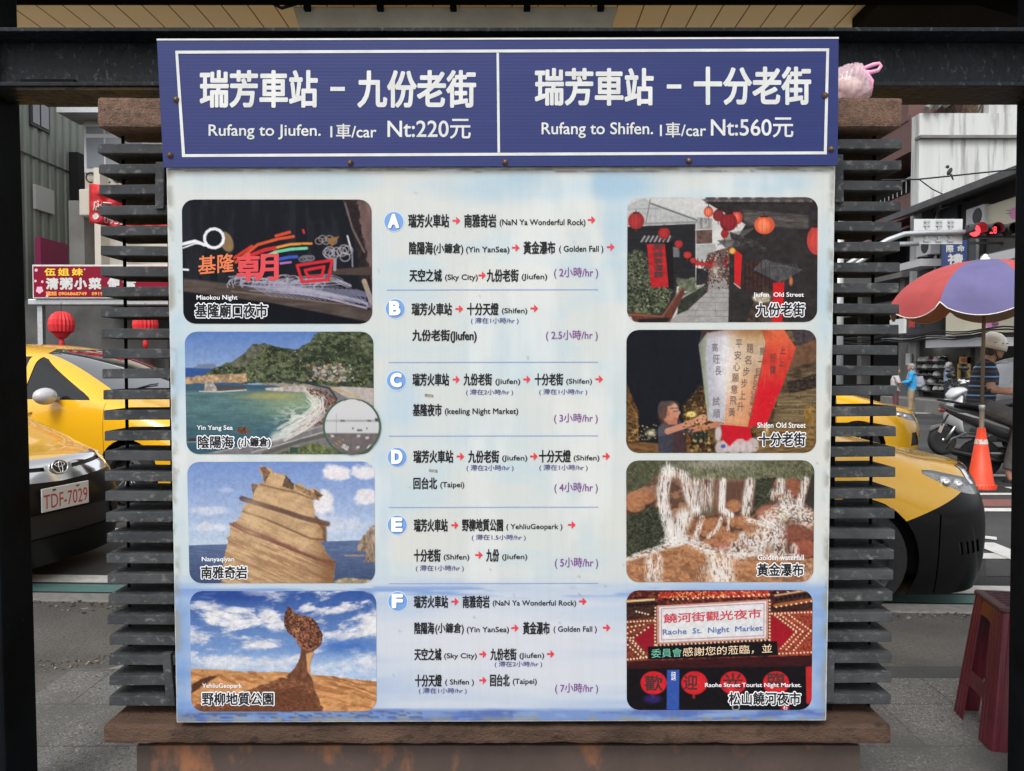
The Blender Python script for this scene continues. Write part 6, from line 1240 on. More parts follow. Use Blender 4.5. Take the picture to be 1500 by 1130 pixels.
for k, px in enumerate((1428, 1452, 1476)):
    q = tp_(px, 340, -.17); r = hh*.86; Mx = Matrix.Rotation(math.pi/2, 3, 'X'); mb = MB(); mb.lathe([(r, 0), (r*.8, .03), (.002, .05)], 20, (q.x, YT-.165, zc), Mx); le = mb.build('lens', red if k == 0 else dk_, tl, world=True, smooth=True)
    if k == 1:
        mb = MB(); P = lambda x, y, o: (x, YT-.235-o, y); put_text(mb, '28', q.x-r*.6, q.x+r*.6, zc+r*.6, zc-r*.6, P, 0, .0); mb.build('countdown', red, le, world=True, recalc=False)
    n_ = 14; mb = MB(); vs = []
    for j in range(n_+1):
        t = math.pi*(-.15 + 1.3*j/n_)
        for y_ in (0, -.24): vs.append((q.x+r*1.06*math.cos(t), YT-.16+y_*(1 if y_ else 0), zc+r*1.06*math.sin(t)))
    mb.add(vs, [(2*j, 2*j+1, 2*j+3, 2*j+2) for j in range(n_)]); mb.build('visor', M['black'], tl, world=True, solid=.012)
bs_ = thing('road_sign', 'back of a pale rectangular road sign with three brackets on the mast arm', 'sign', tp_(1377, 357, .1)); a, b = tp_(1342, 320), tp_(1413, 357)
mb = MB(); mb.bb(a.x, b.x, YT+.08, YT+.095, b.z, a.z); mb.build('panel', mat('sign_back', (.58, .60, .60, 1), .5, .2), bs_, world=True, bevel=.004)
for px in (1360, 1378, 1395):
    q = tp_(px, 338); mb = MB(); mb.bb(q.x-.025, q.x+.025, YT+.055, YT+.079, q.z-.20, q.z+.22)
    for dz in (-.20, .20, .12, -.10): mb.bb(q.x-.06, q.x+.06, YT+.05, YT+.08, q.z+dz-.02, q.z+dz+.02)
    mb.build('bracket', M['galv'], bs_, world=True)
hs_ = thing('hanging_sign', 'blue hanging sign with white characters above the umbrella', 'sign', atY(1400, 400, 21)); YS = 21.0
a, b = atY(1384, 352, YS), atY(1416, 402, YS); mb = MB(); mb.bb(a.x, b.x, YS, YS+.15, b.z, a.z); mb.build('panel', mat('sign_blue', (.03, .055, .17, 1), .45), hs_, world=True); mb = MB(); mb.bb(b.x, XF+.1, YS+.03, YS+.1, a.z-.1, a.z-.04); mb.build('bracket', M['frame'], hs_, world=True)
mb = MB(); P = lambda x, y, o: atY(x, y, YS-.01-o); put_text(mb, '際', 1386, 1397, 359, 370, P, .01, .03); put_text(mb, '命', 1402, 1413, 359, 369, P, .01, .03); put_text(mb, '禮', 1388, 1411, 372, 388, P, .01, .04); put_text(mb, '儀', 1388, 1411, 389.5, 401, P, .01, .04)
mb.build('lettering', M['signwhite'], hs_, world=True, recalc=False)
for lab, pts in (('black overhead cable crossing in front of the white wall', [(1200, 266, 17), (1345, 263, 18), (1500, 247, 19)]), ('thin sagging cable drooping across the white wall', [(1345, 262, 24), (1365, 277, 24), (1392, 290, 24), (1430, 296, 24), (1500, 300, 24)])):
    mb = MB(); mb.tube([atY(*q) for q in pts], .018, 6); o = mb.build('cable', M['rubber']); tag(o, lab, 'cable')
bd = thing('bird', 'small dark bird perched on the overhead cable', 'bird', atY(1391, 255, 18.3)); q = atY(1391, 254, 18.29); mb = MB(); mb.ell((q.x, q.y, q.z+.04), (.05, .05, .10), M=Matrix.Rotation(.5, 3, 'Y')); mb.ell((q.x-.05, q.y, q.z+.15), (.04, .04, .04)); mb.tube([(q.x+.03, q.y, q.z-.02), (q.x+.09, q.y, q.z-.16)], [.03, .012], 6); mb.tube([(q.x-.08, q.y, q.z+.15), (q.x-.12, q.y, q.z+.14)], [.012, .003], 5)
mb.build('body', mat('bird_dark', (.03, .03, .033, 1), .8), bd, world=True, smooth=True)

# ================================================================== STREET: left-hand side
XL = -13.0
M['green'] = mat('green_cladding', (.215, .238, .205, 1), .5, c2=(.26, .285, .245, 1), scale=.6, stretch=(1, 1, .3)); M['housecream'] = mat('house_cream', (.62, .57, .48, 1), .7, c2=(.52, .48, .41, 1), scale=1.5)
M['signred'] = mat('board_red', (.20, .006, .024, 1), .7, spec=.15); M['signyellow'] = mat('board_yellow', (.78, .50, .02, 1), .5); M['signorange'] = mat('board_orange', (.75, .28, .04, 1), .5); M['magenta'] = mat('magenta_panel', (.40, .035, .13, 1), .55)
gb = thing('metal_building', 'green corrugated metal building on the left with two openings high up', 'building', (XL-3, 21, ZR))
mb = MB(); y = 14.0; vs = []; k = 0
while y < atX(135, 500, XL).y:
    vs += [(XL+(.05 if k % 4 in (1, 2) else 0), y)]; y += (.16 if k % 2 else .025); k += 1
ye = vs[-1][1]; V = [(x, yy, ZR) for x, yy in vs] + [(x, yy, 12.0) for x, yy in vs]; n_ = len(vs)
mb.add(V, [(i, i+1, n_+i+1, n_+i) for i in range(n_-1)]); mb.bb(XL-6, XL-.05, 14, ye, ZR, 12.0); mb.build('wall', M['green'], gb, world=True)
mb = MB(); zf = atX(90, 249, XL).z; mb.bb(XL+.04, XL+.075, 14, ye-.4, zf-.02, zf+.02); mb.build('flashing', M['frame'], gb, world=True)
mb = MB(); FB(mb, 46, 74, 140, 192, -.10, -.02, 60, XL); w1 = mb.build('window', M['frame'], gb, world=True)
for p0, p1 in ((48, 58), (60, 71)): mb = MB(); FB(mb, p0, p1, 142, 188, -.12, -.1, 60, XL); mb.build('pane', M['window'], w1, world=True)
mb = MB(); FB(mb, 50, 77, 276, 311, -.12, -.04, 62, XL); mb.build('skylight_panel', mat('pale_panel', (.58, .59, .57, 1), .6), gb, world=True)
mb = MB(); FB(mb, 104, 116, 228, 388, -.3, 0, 110, XL); mb.build('service_shaft', M['deep'], gb, world=True)
mg = thing('magenta_panel', 'plain magenta panel standing against the green building', 'panel', atX(50, 430, XL+.6)); mb = MB(); FB(mb, 20, 62, 356, 432, -.75, -.6, 50, XL); mb.build('board', M['magenta'], mg, world=True)
hb = thing('cream_house', 'cream house with large upper window beside the green building', 'building', (-12, 27, ZR)); YH = 19.5
h = lambda px, py: atY(px, py, YH)
mb = MB(); mb.bb(h(120, 0).x, h(330, 0).x, YH, YH+7, ZR, h(0, 186).z+.2); mb.bb(h(112, 0).x, h(121, 0).x, YH+.3, YH+7, ZR, h(0, 190).z); mb.build('wall', M['housecream'], hb, world=True)
mb = MB(); mb.bb(h(104, 0).x, h(340, 0).x, YH-.7, YH+.3, h(0, 178).z, h(0, 170).z); mb.build('eave', M['galv'], hb, world=True)
mb = MB(); mb.bb(h(104, 0).x, h(340, 0).x, YH+1, YH+7, h(0, 172).z, h(0, 130).z); mb.build('upper_storey', M['darkwall'], hb, world=True)
mb = MB(); mb.bb(h(121, 0).x, h(240, 0).x, YH-.05, YH+.1, h(0, 254).z, h(0, 182).z); wf = mb.build('window', M['awning'], hb, world=True)
for p0, p1, y0, y1 in ((125, 150, 187, 197), (153, 178, 187, 197), (181, 206, 187, 197), (125, 150, 203, 247), (153, 178, 203, 247), (181, 206, 203, 247)):
    mb = MB(); mb.bb(h(p0, 0).x, h(p1, 0).x, YH-.065, YH-.04, h(0, y1).z, h(0, y0).z); mb.build('pane', mat('house_pane', (.20, .22, .25, 1), .15) if 'hp' not in M else M['hp'], wf, world=True)
mb = MB(); mb.bb(atY(133, 0, 18.4).x, atY(142, 0, 18.4).x, 18.4, 18.8, ZR, h(0, 262).z); mb.build('column', M['housecream'], hb, world=True)
mb = MB(); mb.bb(h(112, 0).x, h(134, 0).x, YH-.5, YH-.02, ZR, h(0, 300).z); mb.build('concrete_wall', M['greywall'], hb, world=True)
mb = MB()
for k in range(5):
    q = h(137+k*13, 262); mb.tube([(q.x+.12*math.cos(t), YH-.12, q.z+.12*math.sin(t)) for t in np.linspace(0, 5, 14)], .02, 6)
mb.build('scroll_bracket', M['frame'], hb, world=True, smooth=True)
ac = thing('wall_box', 'cream wall box left of the red banner', 'box', atY(123, 316, 18.8)); a, b = atY(115, 277, 18.8), atY(131, 316, 18.8); mb = MB(); mb.bb(a.x, b.x, 18.8, 19.2, b.z, a.z); mb.build('case', M['housecream'], ac, world=True, bevel=.03)
bn = thing('banner', 'red cloth banner with white writing hung before the cream house', 'banner', atY(131, 330, 19)); YB = 16.6
P = lambda x, y, o=0: atY(x, y, YB + .10*math.sin(x*.25) + .05*math.sin(y*.3+x*.1) - o)
nx, ny = 24, 12; mb = MB(); G = []
for j in range(ny):
    for i in range(nx):
        x = 131 + i*5.2; yt = 269 + max(0, (x-131))*.12; G.append(P(x, yt + (326 + (x-131)*.20 - yt)*j/(ny-1)))
mb.add(G, [(j*nx+i, j*nx+i+1, (j+1)*nx+i+1, (j+1)*nx+i) for j in range(ny-1) for i in range(nx-1)])
mb.build('cloth', mat('banner_red', (.55, .025, .03, 1), .7), bn, world=True, smooth=True, solid=.012)
mb = MB(); put_text(mb, '店面', 136, 164, 293, 308, lambda x, y, o: P(x, y + (x-131)*.1, .03), 0, .02); put_text(mb, '0932', 152, 182, 315, 325, lambda x, y, o: P(x, y + (x-131)*.1, .03), 0, .03)
c_ = [P(140+4.6*math.cos(t), 317+4.6*math.sin(t), .03) for t in np.linspace(0, 6.28, 20, endpoint=False)]; mb.add(c_, [tuple(range(20))]); mb.build('lettering', M['signwhite'], bn, world=True, recalc=False)
# food stall with its red board
YR = 14.0; r_ = lambda px, py, dy=0: atY(px, py, YR+dy)
st = thing('food_stall', 'grey metal stall frame carrying the red porridge board', 'stall', (-8, YR, ZR))
a, b = r_(40, 438), r_(330, 447); mb = MB(); mb.bb(a.x, b.x, YR, YR+.3, b.z, a.z); mb.build('beam', M['galv'], st, world=True, bevel=.02)
for px in (53, 268): q = r_(px, 447); mb = MB(); mb.bb(q.x-.045, q.x+.045, YR+.1, YR+.2, ZR, q.z); mb.build('post', M['galv'], st, world=True)
mb = MB(); mb.bb(a.x, b.x, YR+.31, YR+2.8, b.z+.3, b.z+.36); mb.build('roof', M['roofgrey'], st, world=True)
mb = MB(); mb.bb(a.x-3, b.x+1, YR+2.85, YR+3.0, ZR, b.z+.3); mb.build('back_wall', mat('stall_wall', (.045, .046, .047, 1), .85, c2=(.10, .10, .098, 1), scale=1.1), st, world=True)
mb = MB(); mb.bb(r_(68, 0).x, r_(180, 0).x, YR+1.6, YR+2.2, ZR, r_(0, 486).z+.0); mb.build('counter', M['greywall'], st, world=True, bevel=.05)
for px, m_, hh_, yy in ((85, 'greywall', .42, 492), (150, 'galv', .6, 495), (112, 'black', .5, 500), (205, 'maroon', .6, 500), (60, 'awning', .2, 465)):
    q = atY(px, yy, YR+1.2); o = thing('stall_bin', 'grey container standing under the stall roof' if m_ != 'maroon' else 'dark red crate standing under the stall roof', 'container', (q.x, q.y, ZR), 0, 'containers under the stall' if m_ != 'maroon' else None)
    mb = MB(); mb.lathe([(.20, 0), (.24, hh_+1.0), (.26, hh_+1.02), (.26, hh_+1.08), (.02, hh_+1.12)], 14); mb.build('tub', M[m_], o, smooth=False)
sg = thing('food_sign', 'long red porridge shop board with yellow and white characters and pink blossom', 'sign', r_(120, 437, -.1)); YG = YR-.06
g = lambda x, y, o=0: atY(x, y, YG-o)
a, b = g(47, 388), g(335, 437.5); mb = MB(); mb.bb(a.x, b.x, YG, YG+.05, b.z, a.z); mb.build('border', M['signwhite'], sg, world=True, bevel=.006)
a, b = g(49, 390.5), g(333, 435.5); mb = MB(); mb.bb(a.x, b.x, YG-.006, YG+.03, b.z, a.z); mb.build('panel', M['signred'], sg, world=True)
mb = MB()
for q, x in zip('伍姐妹', (65, 85, 105)): put_text(mb, q, x, x+16.5, 393, 404.5, g, .012, .045)
mb.build('yellow_lettering', M['signyellow'], sg, world=True, recalc=False)
mb = MB()
for q, x in zip('清粥小菜便當', (67, 87.5, 108.5, 129.5, 157, 180)): put_text(mb, q, x, x+19, 407, 424.5, g, .012, .055)
mb.build('white_lettering', M['signwhite'], sg, world=True, recalc=False)
mb = MB(); put_text(mb, '電話 0906868749   0919457628', 67, 176, 427, 433.5, g, .012, .05); mb.build('orange_lettering', M['signorange'], sg, world=True, recalc=False)
mb = MB()
for cx, cy, r0 in ((58, 425, 5.2), (53, 396, 2.4), (62, 413, 2.0), (52, 412, 2), (69, 434, 2), (124, 395, 1.2), (215, 428, 5)):
    for k in range(5): t = k*1.2566+.3; mb.add([g(cx+r0*.55*math.cos(t)+r0*.5*math.cos(u), cy+r0*.55*math.sin(t)+r0*.5*math.sin(u), .012+k*.0006) for u in np.linspace(0, 6.28, 12, endpoint=False)], [tuple(range(12))])
mb.build('blossom', mat('blossom_pink', S(232, 168, 196), .5), sg, world=True)
lr = mat('lantern_red', (.62, .022, .028, 1), .6); lg = None
for lab, px in (('red paper honeycomb lantern hanging under the left end of the stall beam', 90), ('red paper lantern half hidden behind the slats under the stall beam', 213)):
    c = atY(px, 477, YR-.25); R0 = .21
    if lg is None:
        lg = thing('paper_lantern', lab, 'lantern', c, 0, 'red paper lanterns under the stall'); mb = MB(); n_ = 40; vs = []; prof = [(.03, .25), (.09, .24), (.16, .19), (.205, .10), (.215, .01), (.20, -.07), (.19, -.11), (.14, -.14), (.09, -.21), (.04, -.24)]
        for r, z in prof:
            for k in range(n_): rr_ = r*(1.0 if k % 2 else .90); vs.append((rr_*math.cos(k*2*math.pi/n_), rr_*math.sin(k*2*math.pi/n_), z))
        mb.add(vs, [(i*n_+k, i*n_+(k+1) % n_, (i+1)*n_+(k+1) % n_, (i+1)*n_+k) for i in range(len(prof)-1) for k in range(n_)]); mb.build('shade', lr, lg)
        mb = MB(); mb.tube([(0, 0, -.24), (0, 0, -.32), (0, 0, -.42)], [.03, .05, .02], 10); mb.build('tassel', lr, lg, smooth=True); mb = MB(); mb.tube([(0, 0, .25), (0, 0, .40)], .006, 5); mb.build('string', M['black'], lg)
    else: copy_tree(lg, c, .3, lab)
# small fittings of the shop row
def air_con(label, px, py, X, d):
    q = atX(px, py, X); a = thing('air_conditioner', label, 'air conditioner', (q.x, q.y, q.z)); mb = MB(); mb.bb(-d, 0, -.42, .42, -.28, .28); mb.build('case', M['awning'], a, bevel=.02)
    mb = MB(); mb.lathe([(.22, 0), (.20, .015), (.03, .02)], 24, (-d-.001, -.12, 0), Matrix.Rotation(-math.pi/2, 3, 'Y')); mb.build('fan_grille', M['frame'], a)
    for y in (-.3, .3): mb = MB(); mb.bb(-d, .1, y-.02, y+.02, -.33, -.285); mb.build('bracket', M['frame'], a)
air_con('white air conditioner box on the dark shop front left of the blue hanging sign', 1368, 362, XF-.02, .35)
air_con('white air conditioner box under the shop eave behind the traffic light', 1446, 318, XF-.02, .35)
for k, (dz, y0) in enumerate(((0, 0), (.08, .3), (-.06, .1), (.13, .5))):
    a = atX(1500, 489, XF-.93); mb = MB(); yy = np.linspace(18.5, 30, 16); mb.tube([(XF-.93-.03*k, y, a.z+.10+dz-.10*abs(math.sin((y+y0)*1.1))) for y in yy], .022, 6)
    o = mb.build('cable', M['rubber']); tag(o, 'black cable sagging along the shop awnings in a loose bundle', 'cable', 'cables bundled along the shop awnings')
# ================================================================== STOOL, BAG
sm_ = mat('stool_maroon', (.105, .007, .018, 1), .38, coat=.15, c2=(.075, .006, .014, 1), scale=6); sm2 = mat('stool_seat', (.045, .010, .015, 1), .5, bump=.3, bscale=120)
so = thing('plastic_stool', 'dark maroon plastic stool standing on the paving by the right post', 'stool', (1.97, 2.945, .004), R(-10)); HS = .52; b0, t0 = .177, .121
mb = MB(); mb.box((0, 0, HS-.012), (2*t0+.012, 2*t0+.012, .024)); mb.build('seat', sm2, so, bevel=.011, seg=3)
mb = MB()
for k in range(9): mb.box((0, -.09+k*.0225, HS+.0015), (.19, .006, .003))
mb.build('seat_rib', sm2, so)
for sx in (1, -1):
    for sy in (1, -1):
        prof = []       # fluted L profile: leg wraps round the corner
        def pp(v):
            hw = b0+(t0-b0)*v; L_ = .098*(1-v)+.078*v; r = .022; out = []
            for s in np.linspace(0, 1, 9): out.append((hw-L_+(L_-r)*s, hw - (.004 if int(s*8) % 3 == 1 else 0)))
            for t in np.linspace(math.pi/2, 0, 6)[1:-1]: out.append((hw-r+r*math.cos(t), hw-r+r*math.sin(t)))
            for s in np.linspace(1, 0, 9): out.append((hw - (.004 if int(s*8) % 3 == 1 else 0), hw-L_+(L_-r)*s))
            return out
        A = pp(0); B = pp(.97); n_ = len(A); mb = MB()
        mb.add([(sx*x, sy*y, 0) for x, y in A] + [(sx*x, sy*y, HS*.97) for x, y in B], [(i, i+1, n_+i+1, n_+i) for i in range(n_-1)])
        mb.build('leg', sm_, so, solid=.006)
for q in range(4):
    rot = Matrix.Rotation(q*math.pi/2, 3, 'Z')
    def side(v0, v1, arch=0):
        w0, w1 = b0+(t0-b0)*v0, b0+(t0-b0)*v1; mb = MB(); N_ = 10; top, bot = [], []
        for k in range(N_+1):
            s = -1+2*k/N_; bot.append(rot @ Vector((s*w0*.62, w0-.003, HS*v0 + arch*(1-s*s)))); top.append(rot @ Vector((s*w1*.62, w1-.003, HS*v1)))
        mb.add(bot+top, [(k, k+1, N_+2+k, N_+1+k) for k in range(N_)]); return mb
    side(.82, .985, .02).build('apron', sm_, so, solid=.006); side(.27, .40, .012).build('crossbar', sm_, so, solid=.008)

bagm = bpy.data.materials.new('pink_bag'); n, p = nodes_of(bagm); L = n.links.new
p.inputs['Base Color'].default_value = S(236, 196, 208); p.inputs['Roughness'].default_value = .22; p.inputs['Alpha'].default_value = .50; p.inputs['Coat Weight'].default_value = .4
tc = n.nodes.new('ShaderNodeTexCoord'); t = n.nodes.new('ShaderNodeTexNoise'); t.inputs['Scale'].default_value = 42; t.inputs['Distortion'].default_value = 1.4; t.inputs['Detail'].default_value = 4; L(tc.outputs['Object'], t.inputs['Vector'])
bpn = n.nodes.new('ShaderNodeBump'); bpn.inputs['Strength'].default_value = .3; bpn.inputs['Distance'].default_value = .006; L(t.outputs['Fac'], bpn.inputs['Height']); L(bpn.outputs[0], p.inputs['Normal'])
cr = n.nodes.new('ShaderNodeMix'); cr.data_type = 'RGBA'; cr.inputs['A'].default_value = S(240, 220, 222); cr.inputs['B'].default_value = S(214, 172, 190); L(t.outputs['Fac'], cr.inputs['Factor']); L(cr.outputs['Result'], p.inputs['Base Color'])
YB_ = 2.075; zb_ = onp(1245, 141, 2.005, KT).z + .002
bg_ = thing('plastic_bag', 'tied translucent pink plastic bag lying on the stone cap behind the sign', 'bag', (atY(1240, 130, YB_).x, YB_, zb_))
bm = bmesh.new(); bmesh.ops.create_icosphere(bm, subdivisions=5, radius=1)
from mathutils import noise as NZ
for v in bm.verts:
    c = v.co.copy(); k = 1 + .12*NZ.noise(c*1.5+Vector((3, 1, 2))) + .20*abs(NZ.noise(Vector((math.atan2(c.y, c.x)*3.2, c.z*1.3, 4)))) + .10*abs(NZ.noise(Vector((c.x*5+c.z*3, c.y*5, c.z*2)))) + .03*NZ.noise(c*7)
    z = c.z*k; x = c.x*k*(1 - .35*max(0, z)); v.co = Vector((x*.066 - .006 + max(0, z)*.018, c.y*k*.05, max(z, -.82)*.058 + .0485))
me = bpy.data.meshes.new('body'); bm.to_mesh(me); bm.free(); me.polygons.foreach_set('use_smooth', [True]*len(me.polygons)); link_mesh('body', me, bagm, bg_)
mb = MB(); mb.ell((.0, 0, .045), (.045, .03, .03), 12, 8); mb.build('contents', mat('bag_contents', S(214, 190, 172), .6), bg_, smooth=True)
bh = mat('pink_handle', S(222, 160, 190), .3, c2=S(200, 134, 168), scale=60)
mb = MB(); mb.tube([(.020, -.01, .088), (.042, -.012, .094), (.064, -.014, .102), (.078, -.016, .104), (.083, -.017, .097), (.076, -.016, .086), (.058, -.013, .082), (.036, -.01, .082)], [.006, .005, .0055, .005, .005, .0055, .006, .008], 8)
mb.tube([(.030, -.014, .088), (.044, -.02, .074), (.056, -.026, .055), (.052, -.028, .02)], [.009, .007, .005, .002], 8); mb.build('handle', bh, bg_, smooth=True)

# ================================================================== CONE AND STREET UMBRELLA
q0 = atZ(1436, 719, ZR); cz = ZR
co = thing('traffic_cone', 'orange traffic cone holding up the striped umbrella pole', 'cone', (q0.x, q0.y, ZR+.004))
om = mat('cone_orange', (.74, .060, .012, 1), .5, c2=(.60, .045, .012, 1), scale=5)
mb = MB(); mb.box((.07, 0, .014), (.52, .40, .028)); mb.build('base', M['rubber'], co, bevel=.008)
mb = MB(); mb.lathe([(.165, .028), (.165, .05), (.150, .075), (.138, .10), (.040, .735), (.028, .735)], 32, close=False); mb.build('cone_body', om, co, smooth=True)
mb = MB()
for k in range(28): a = k*2*math.pi/28; mb.box((.158*math.cos(a), .158*math.sin(a), .058), (.018, .012, .03), rz=a)
mb.build('foot_rib', om, co)
mb = MB(); mb.lathe([(.0725, .545), (.0625, .60)], 32, close=False); mb.build('reflective_collar', mat('collar_silver', (.55, .53, .52, 1), .4, c2=(.7, .14, .05, 1), scale=30, lo=.55, hi=.62), co, smooth=True)
pa = thing('street_umbrella', 'big red and violet street umbrella standing in the orange cone', 'umbrella', (q0.x, q0.y, ZR))
top = atY(1443, 381, q0.y); lean = Vector((top.x-q0.x, 0, top.z-ZR))
mb = MB(); mb.tube([(0, 0, .05), tuple(lean*.36)], [.027, .027], 12); mb.tube([tuple(lean*.355), tuple(lean*.99)], [.021, .021], 12); mb.build('pole', mat('umbrella_pole', (.16, .125, .085, 1), .5), pa, smooth=True)
mb = MB(); mb.lathe([(.030, -.03), (.034, .03), (.026, .04)], 12, tuple(lean*.36)); mb.build('pole_clamp', M['galv'], pa, smooth=True)
Rr, hh = 1.03, .53; nseg = 8; a0 = R(-145)
def cloth_mat(name, c, tr):
    m = bpy.data.materials.new(name); n, p = nodes_of(m); L = n.links.new; p.inputs['Base Color'].default_value = c; p.inputs['Roughness'].default_value = .75; p.inputs['Specular IOR Level'].default_value = .2
    tb = n.nodes.new('ShaderNodeBsdfTranslucent'); tb.inputs['Color'].default_value = tuple(min(1, v*1.6) for v in c[:3]) + (1,); mx = n.nodes.new('ShaderNodeMixShader'); mx.inputs[0].default_value = tr
    L(p.outputs[0], mx.inputs[1]); L(tb.outputs[0], mx.inputs[2]); L(mx.outputs[0], n.nodes['Material Output'].inputs['Surface'])
    tc = n.nodes.new('ShaderNodeTexCoord'); t = n.nodes.new('ShaderNodeTexNoise'); t.inputs['Scale'].default_value = 5; t.inputs['Detail'].default_value = 4; L(tc.outputs['Object'], t.inputs['Vector'])
    x = n.nodes.new('ShaderNodeMix'); x.data_type = 'RGBA'; x.inputs['A'].default_value = c; x.inputs['B'].default_value = tuple(v*.86 for v in c[:3]) + (1,); r = n.nodes.new('ShaderNodeMapRange'); r.inputs['From Min'].default_value = .4; r.inputs['From Max'].default_value = .7; L(t.outputs['Fac'], r.inputs['Value']); L(r.outputs[0], x.inputs['Factor']); L(x.outputs['Result'], p.inputs['Base Color'])
    b = n.nodes.new('ShaderNodeBump'); b.inputs['Strength'].default_value = .25; b.inputs['Distance'].default_value = .03; L(t.outputs['Fac'], b.inputs['Height']); L(b.outputs[0], p.inputs['Normal']); return m
ur, ub, ut = cloth_mat('umbrella_red', (.52, .105, .105, 1), .2), cloth_mat('umbrella_violet', (.165, .155, .32, 1), .2), cloth_mat('umbrella_lining', (.52, .42, .24, 1), .5)
apex = lean
def gore(k, dz, dr, valance=True):
    a1, a2 = a0+k*math.pi/4, a0+(k+1)*math.pi/4; V, N_, T_ = [], 14, 12
    for i in range(N_+1):
        s = i/N_
        for j in range(T_+1):
            t = j/T_; a = a1+(a2-a1)*t; m_ = math.sin(math.pi*t)
            rr_ = (Rr+dr)*math.sin(s*1.25)/math.sin(1.25); chord = math.cos(math.pi/8)/math.cos(a-(a1+a2)/2); rr_ *= 1-(1-chord)*(.75*s)
            z = -hh*(1-math.cos(s*1.25))/(1-math.cos(1.25)) - .03*s*m_*(1-s)
            if s > .85: z -= .155*(m_**.6)*(s-.85)/.15; rr_ -= .02*m_*(s-.85)/.15
            V.append((apex.x+rr_*math.cos(a), apex.y+rr_*math.sin(a), apex.z+z+dz))
    W = T_+1; return V, [(i*W+j, i*W+j+1, (i+1)*W+j+1, (i+1)*W+j) for i in range(N_) for j in range(T_)], V[-W:]
trim = mat('umbrella_trim', (.72, .70, .66, 1), .6)
for k in range(nseg):
    mb = MB(); V, Fs, E = gore(k, 0, 0); mb.add(V, Fs, 0); V2, F2, _ = gore(k, -.007, -.006); mb.add(V2, F2, 1)
    o = mb.build('canopy_panel', [ur if k % 2 else ub, ut], pa, smooth=True); mb = MB(); mb.tube(E, .006, 6); mb.build('edge_trim', trim, o, smooth=True)
for k in range(nseg):
    a = a0+k*math.pi/4; mb = MB(); mb.tube([(apex.x+(Rr*math.sin(s*1.25)/math.sin(1.25)-.01)*math.cos(a), apex.y+(Rr*math.sin(s*1.25)/math.sin(1.25)-.01)*math.sin(a), apex.z-hh*(1-math.cos(s*1.25))/(1-math.cos(1.25))-.014) for s in np.linspace(.03, 1, 10)], .006, 6)
    c = apex + Vector((0, 0, -.42)); mb.tube([tuple(c), (apex.x+.55*math.cos(a), apex.y+.55*math.sin(a), apex.z-.20)], .005, 6); mb.build('rib', M['galv'], pa, smooth=True)
mb = MB(); mb.lathe([(.055, -.02), (.05, .02), (.03, .035), (.022, .06), (.002, .07)], 14, tuple(apex)); mb.build('finial', M['white'], pa, smooth=True)

# ================================================================== SCOOTERS
def etube(mb, pts, ry, rn, n=18, mi=0):
    """tube in the x-z plane with elliptical section: ry sideways, rn within the plane; pts may carry y"""
    pts = [Vector(p) for p in pts]; vs = []
    for i, p_ in enumerate(pts):
        t = (pts[min(i+1, len(pts)-1)] - pts[max(i-1, 0)]).normalized(); nn = Vector((-t.z, 0, t.x)).normalized()
        for k in range(n): a = 2*math.pi*k/n; vs.append(p_ + Vector((0, 1, 0))*ry[i]*math.cos(a) + nn*rn[i]*math.sin(a))
    fs = [(i*n+k, i*n+(k+1) % n, (i+1)*n+(k+1) % n, (i+1)*n+k) for i in range(len(pts)-1) for k in range(n)]
    fs += [tuple(range(n-1, -1, -1)), tuple((len(pts)-1)*n+k for k in range(n))]; return mb.add(vs, fs, mi)
M['scootgrey'] = paint('scooter_grey', (.060, .061, .064, 1), .25); M['scootblack'] = paint('scooter_black', (.012, .012, .013, 1), .3); M['seatvinyl'] = mat('seat_vinyl', (.018, .018, .019, 1), .55)
M['taillight'] = mat('tail_light', (.35, .015, .02, 1), .2, coat=1); M['decal'] = mat('silver_decal', (.55, .55, .56, 1), .35, .4)
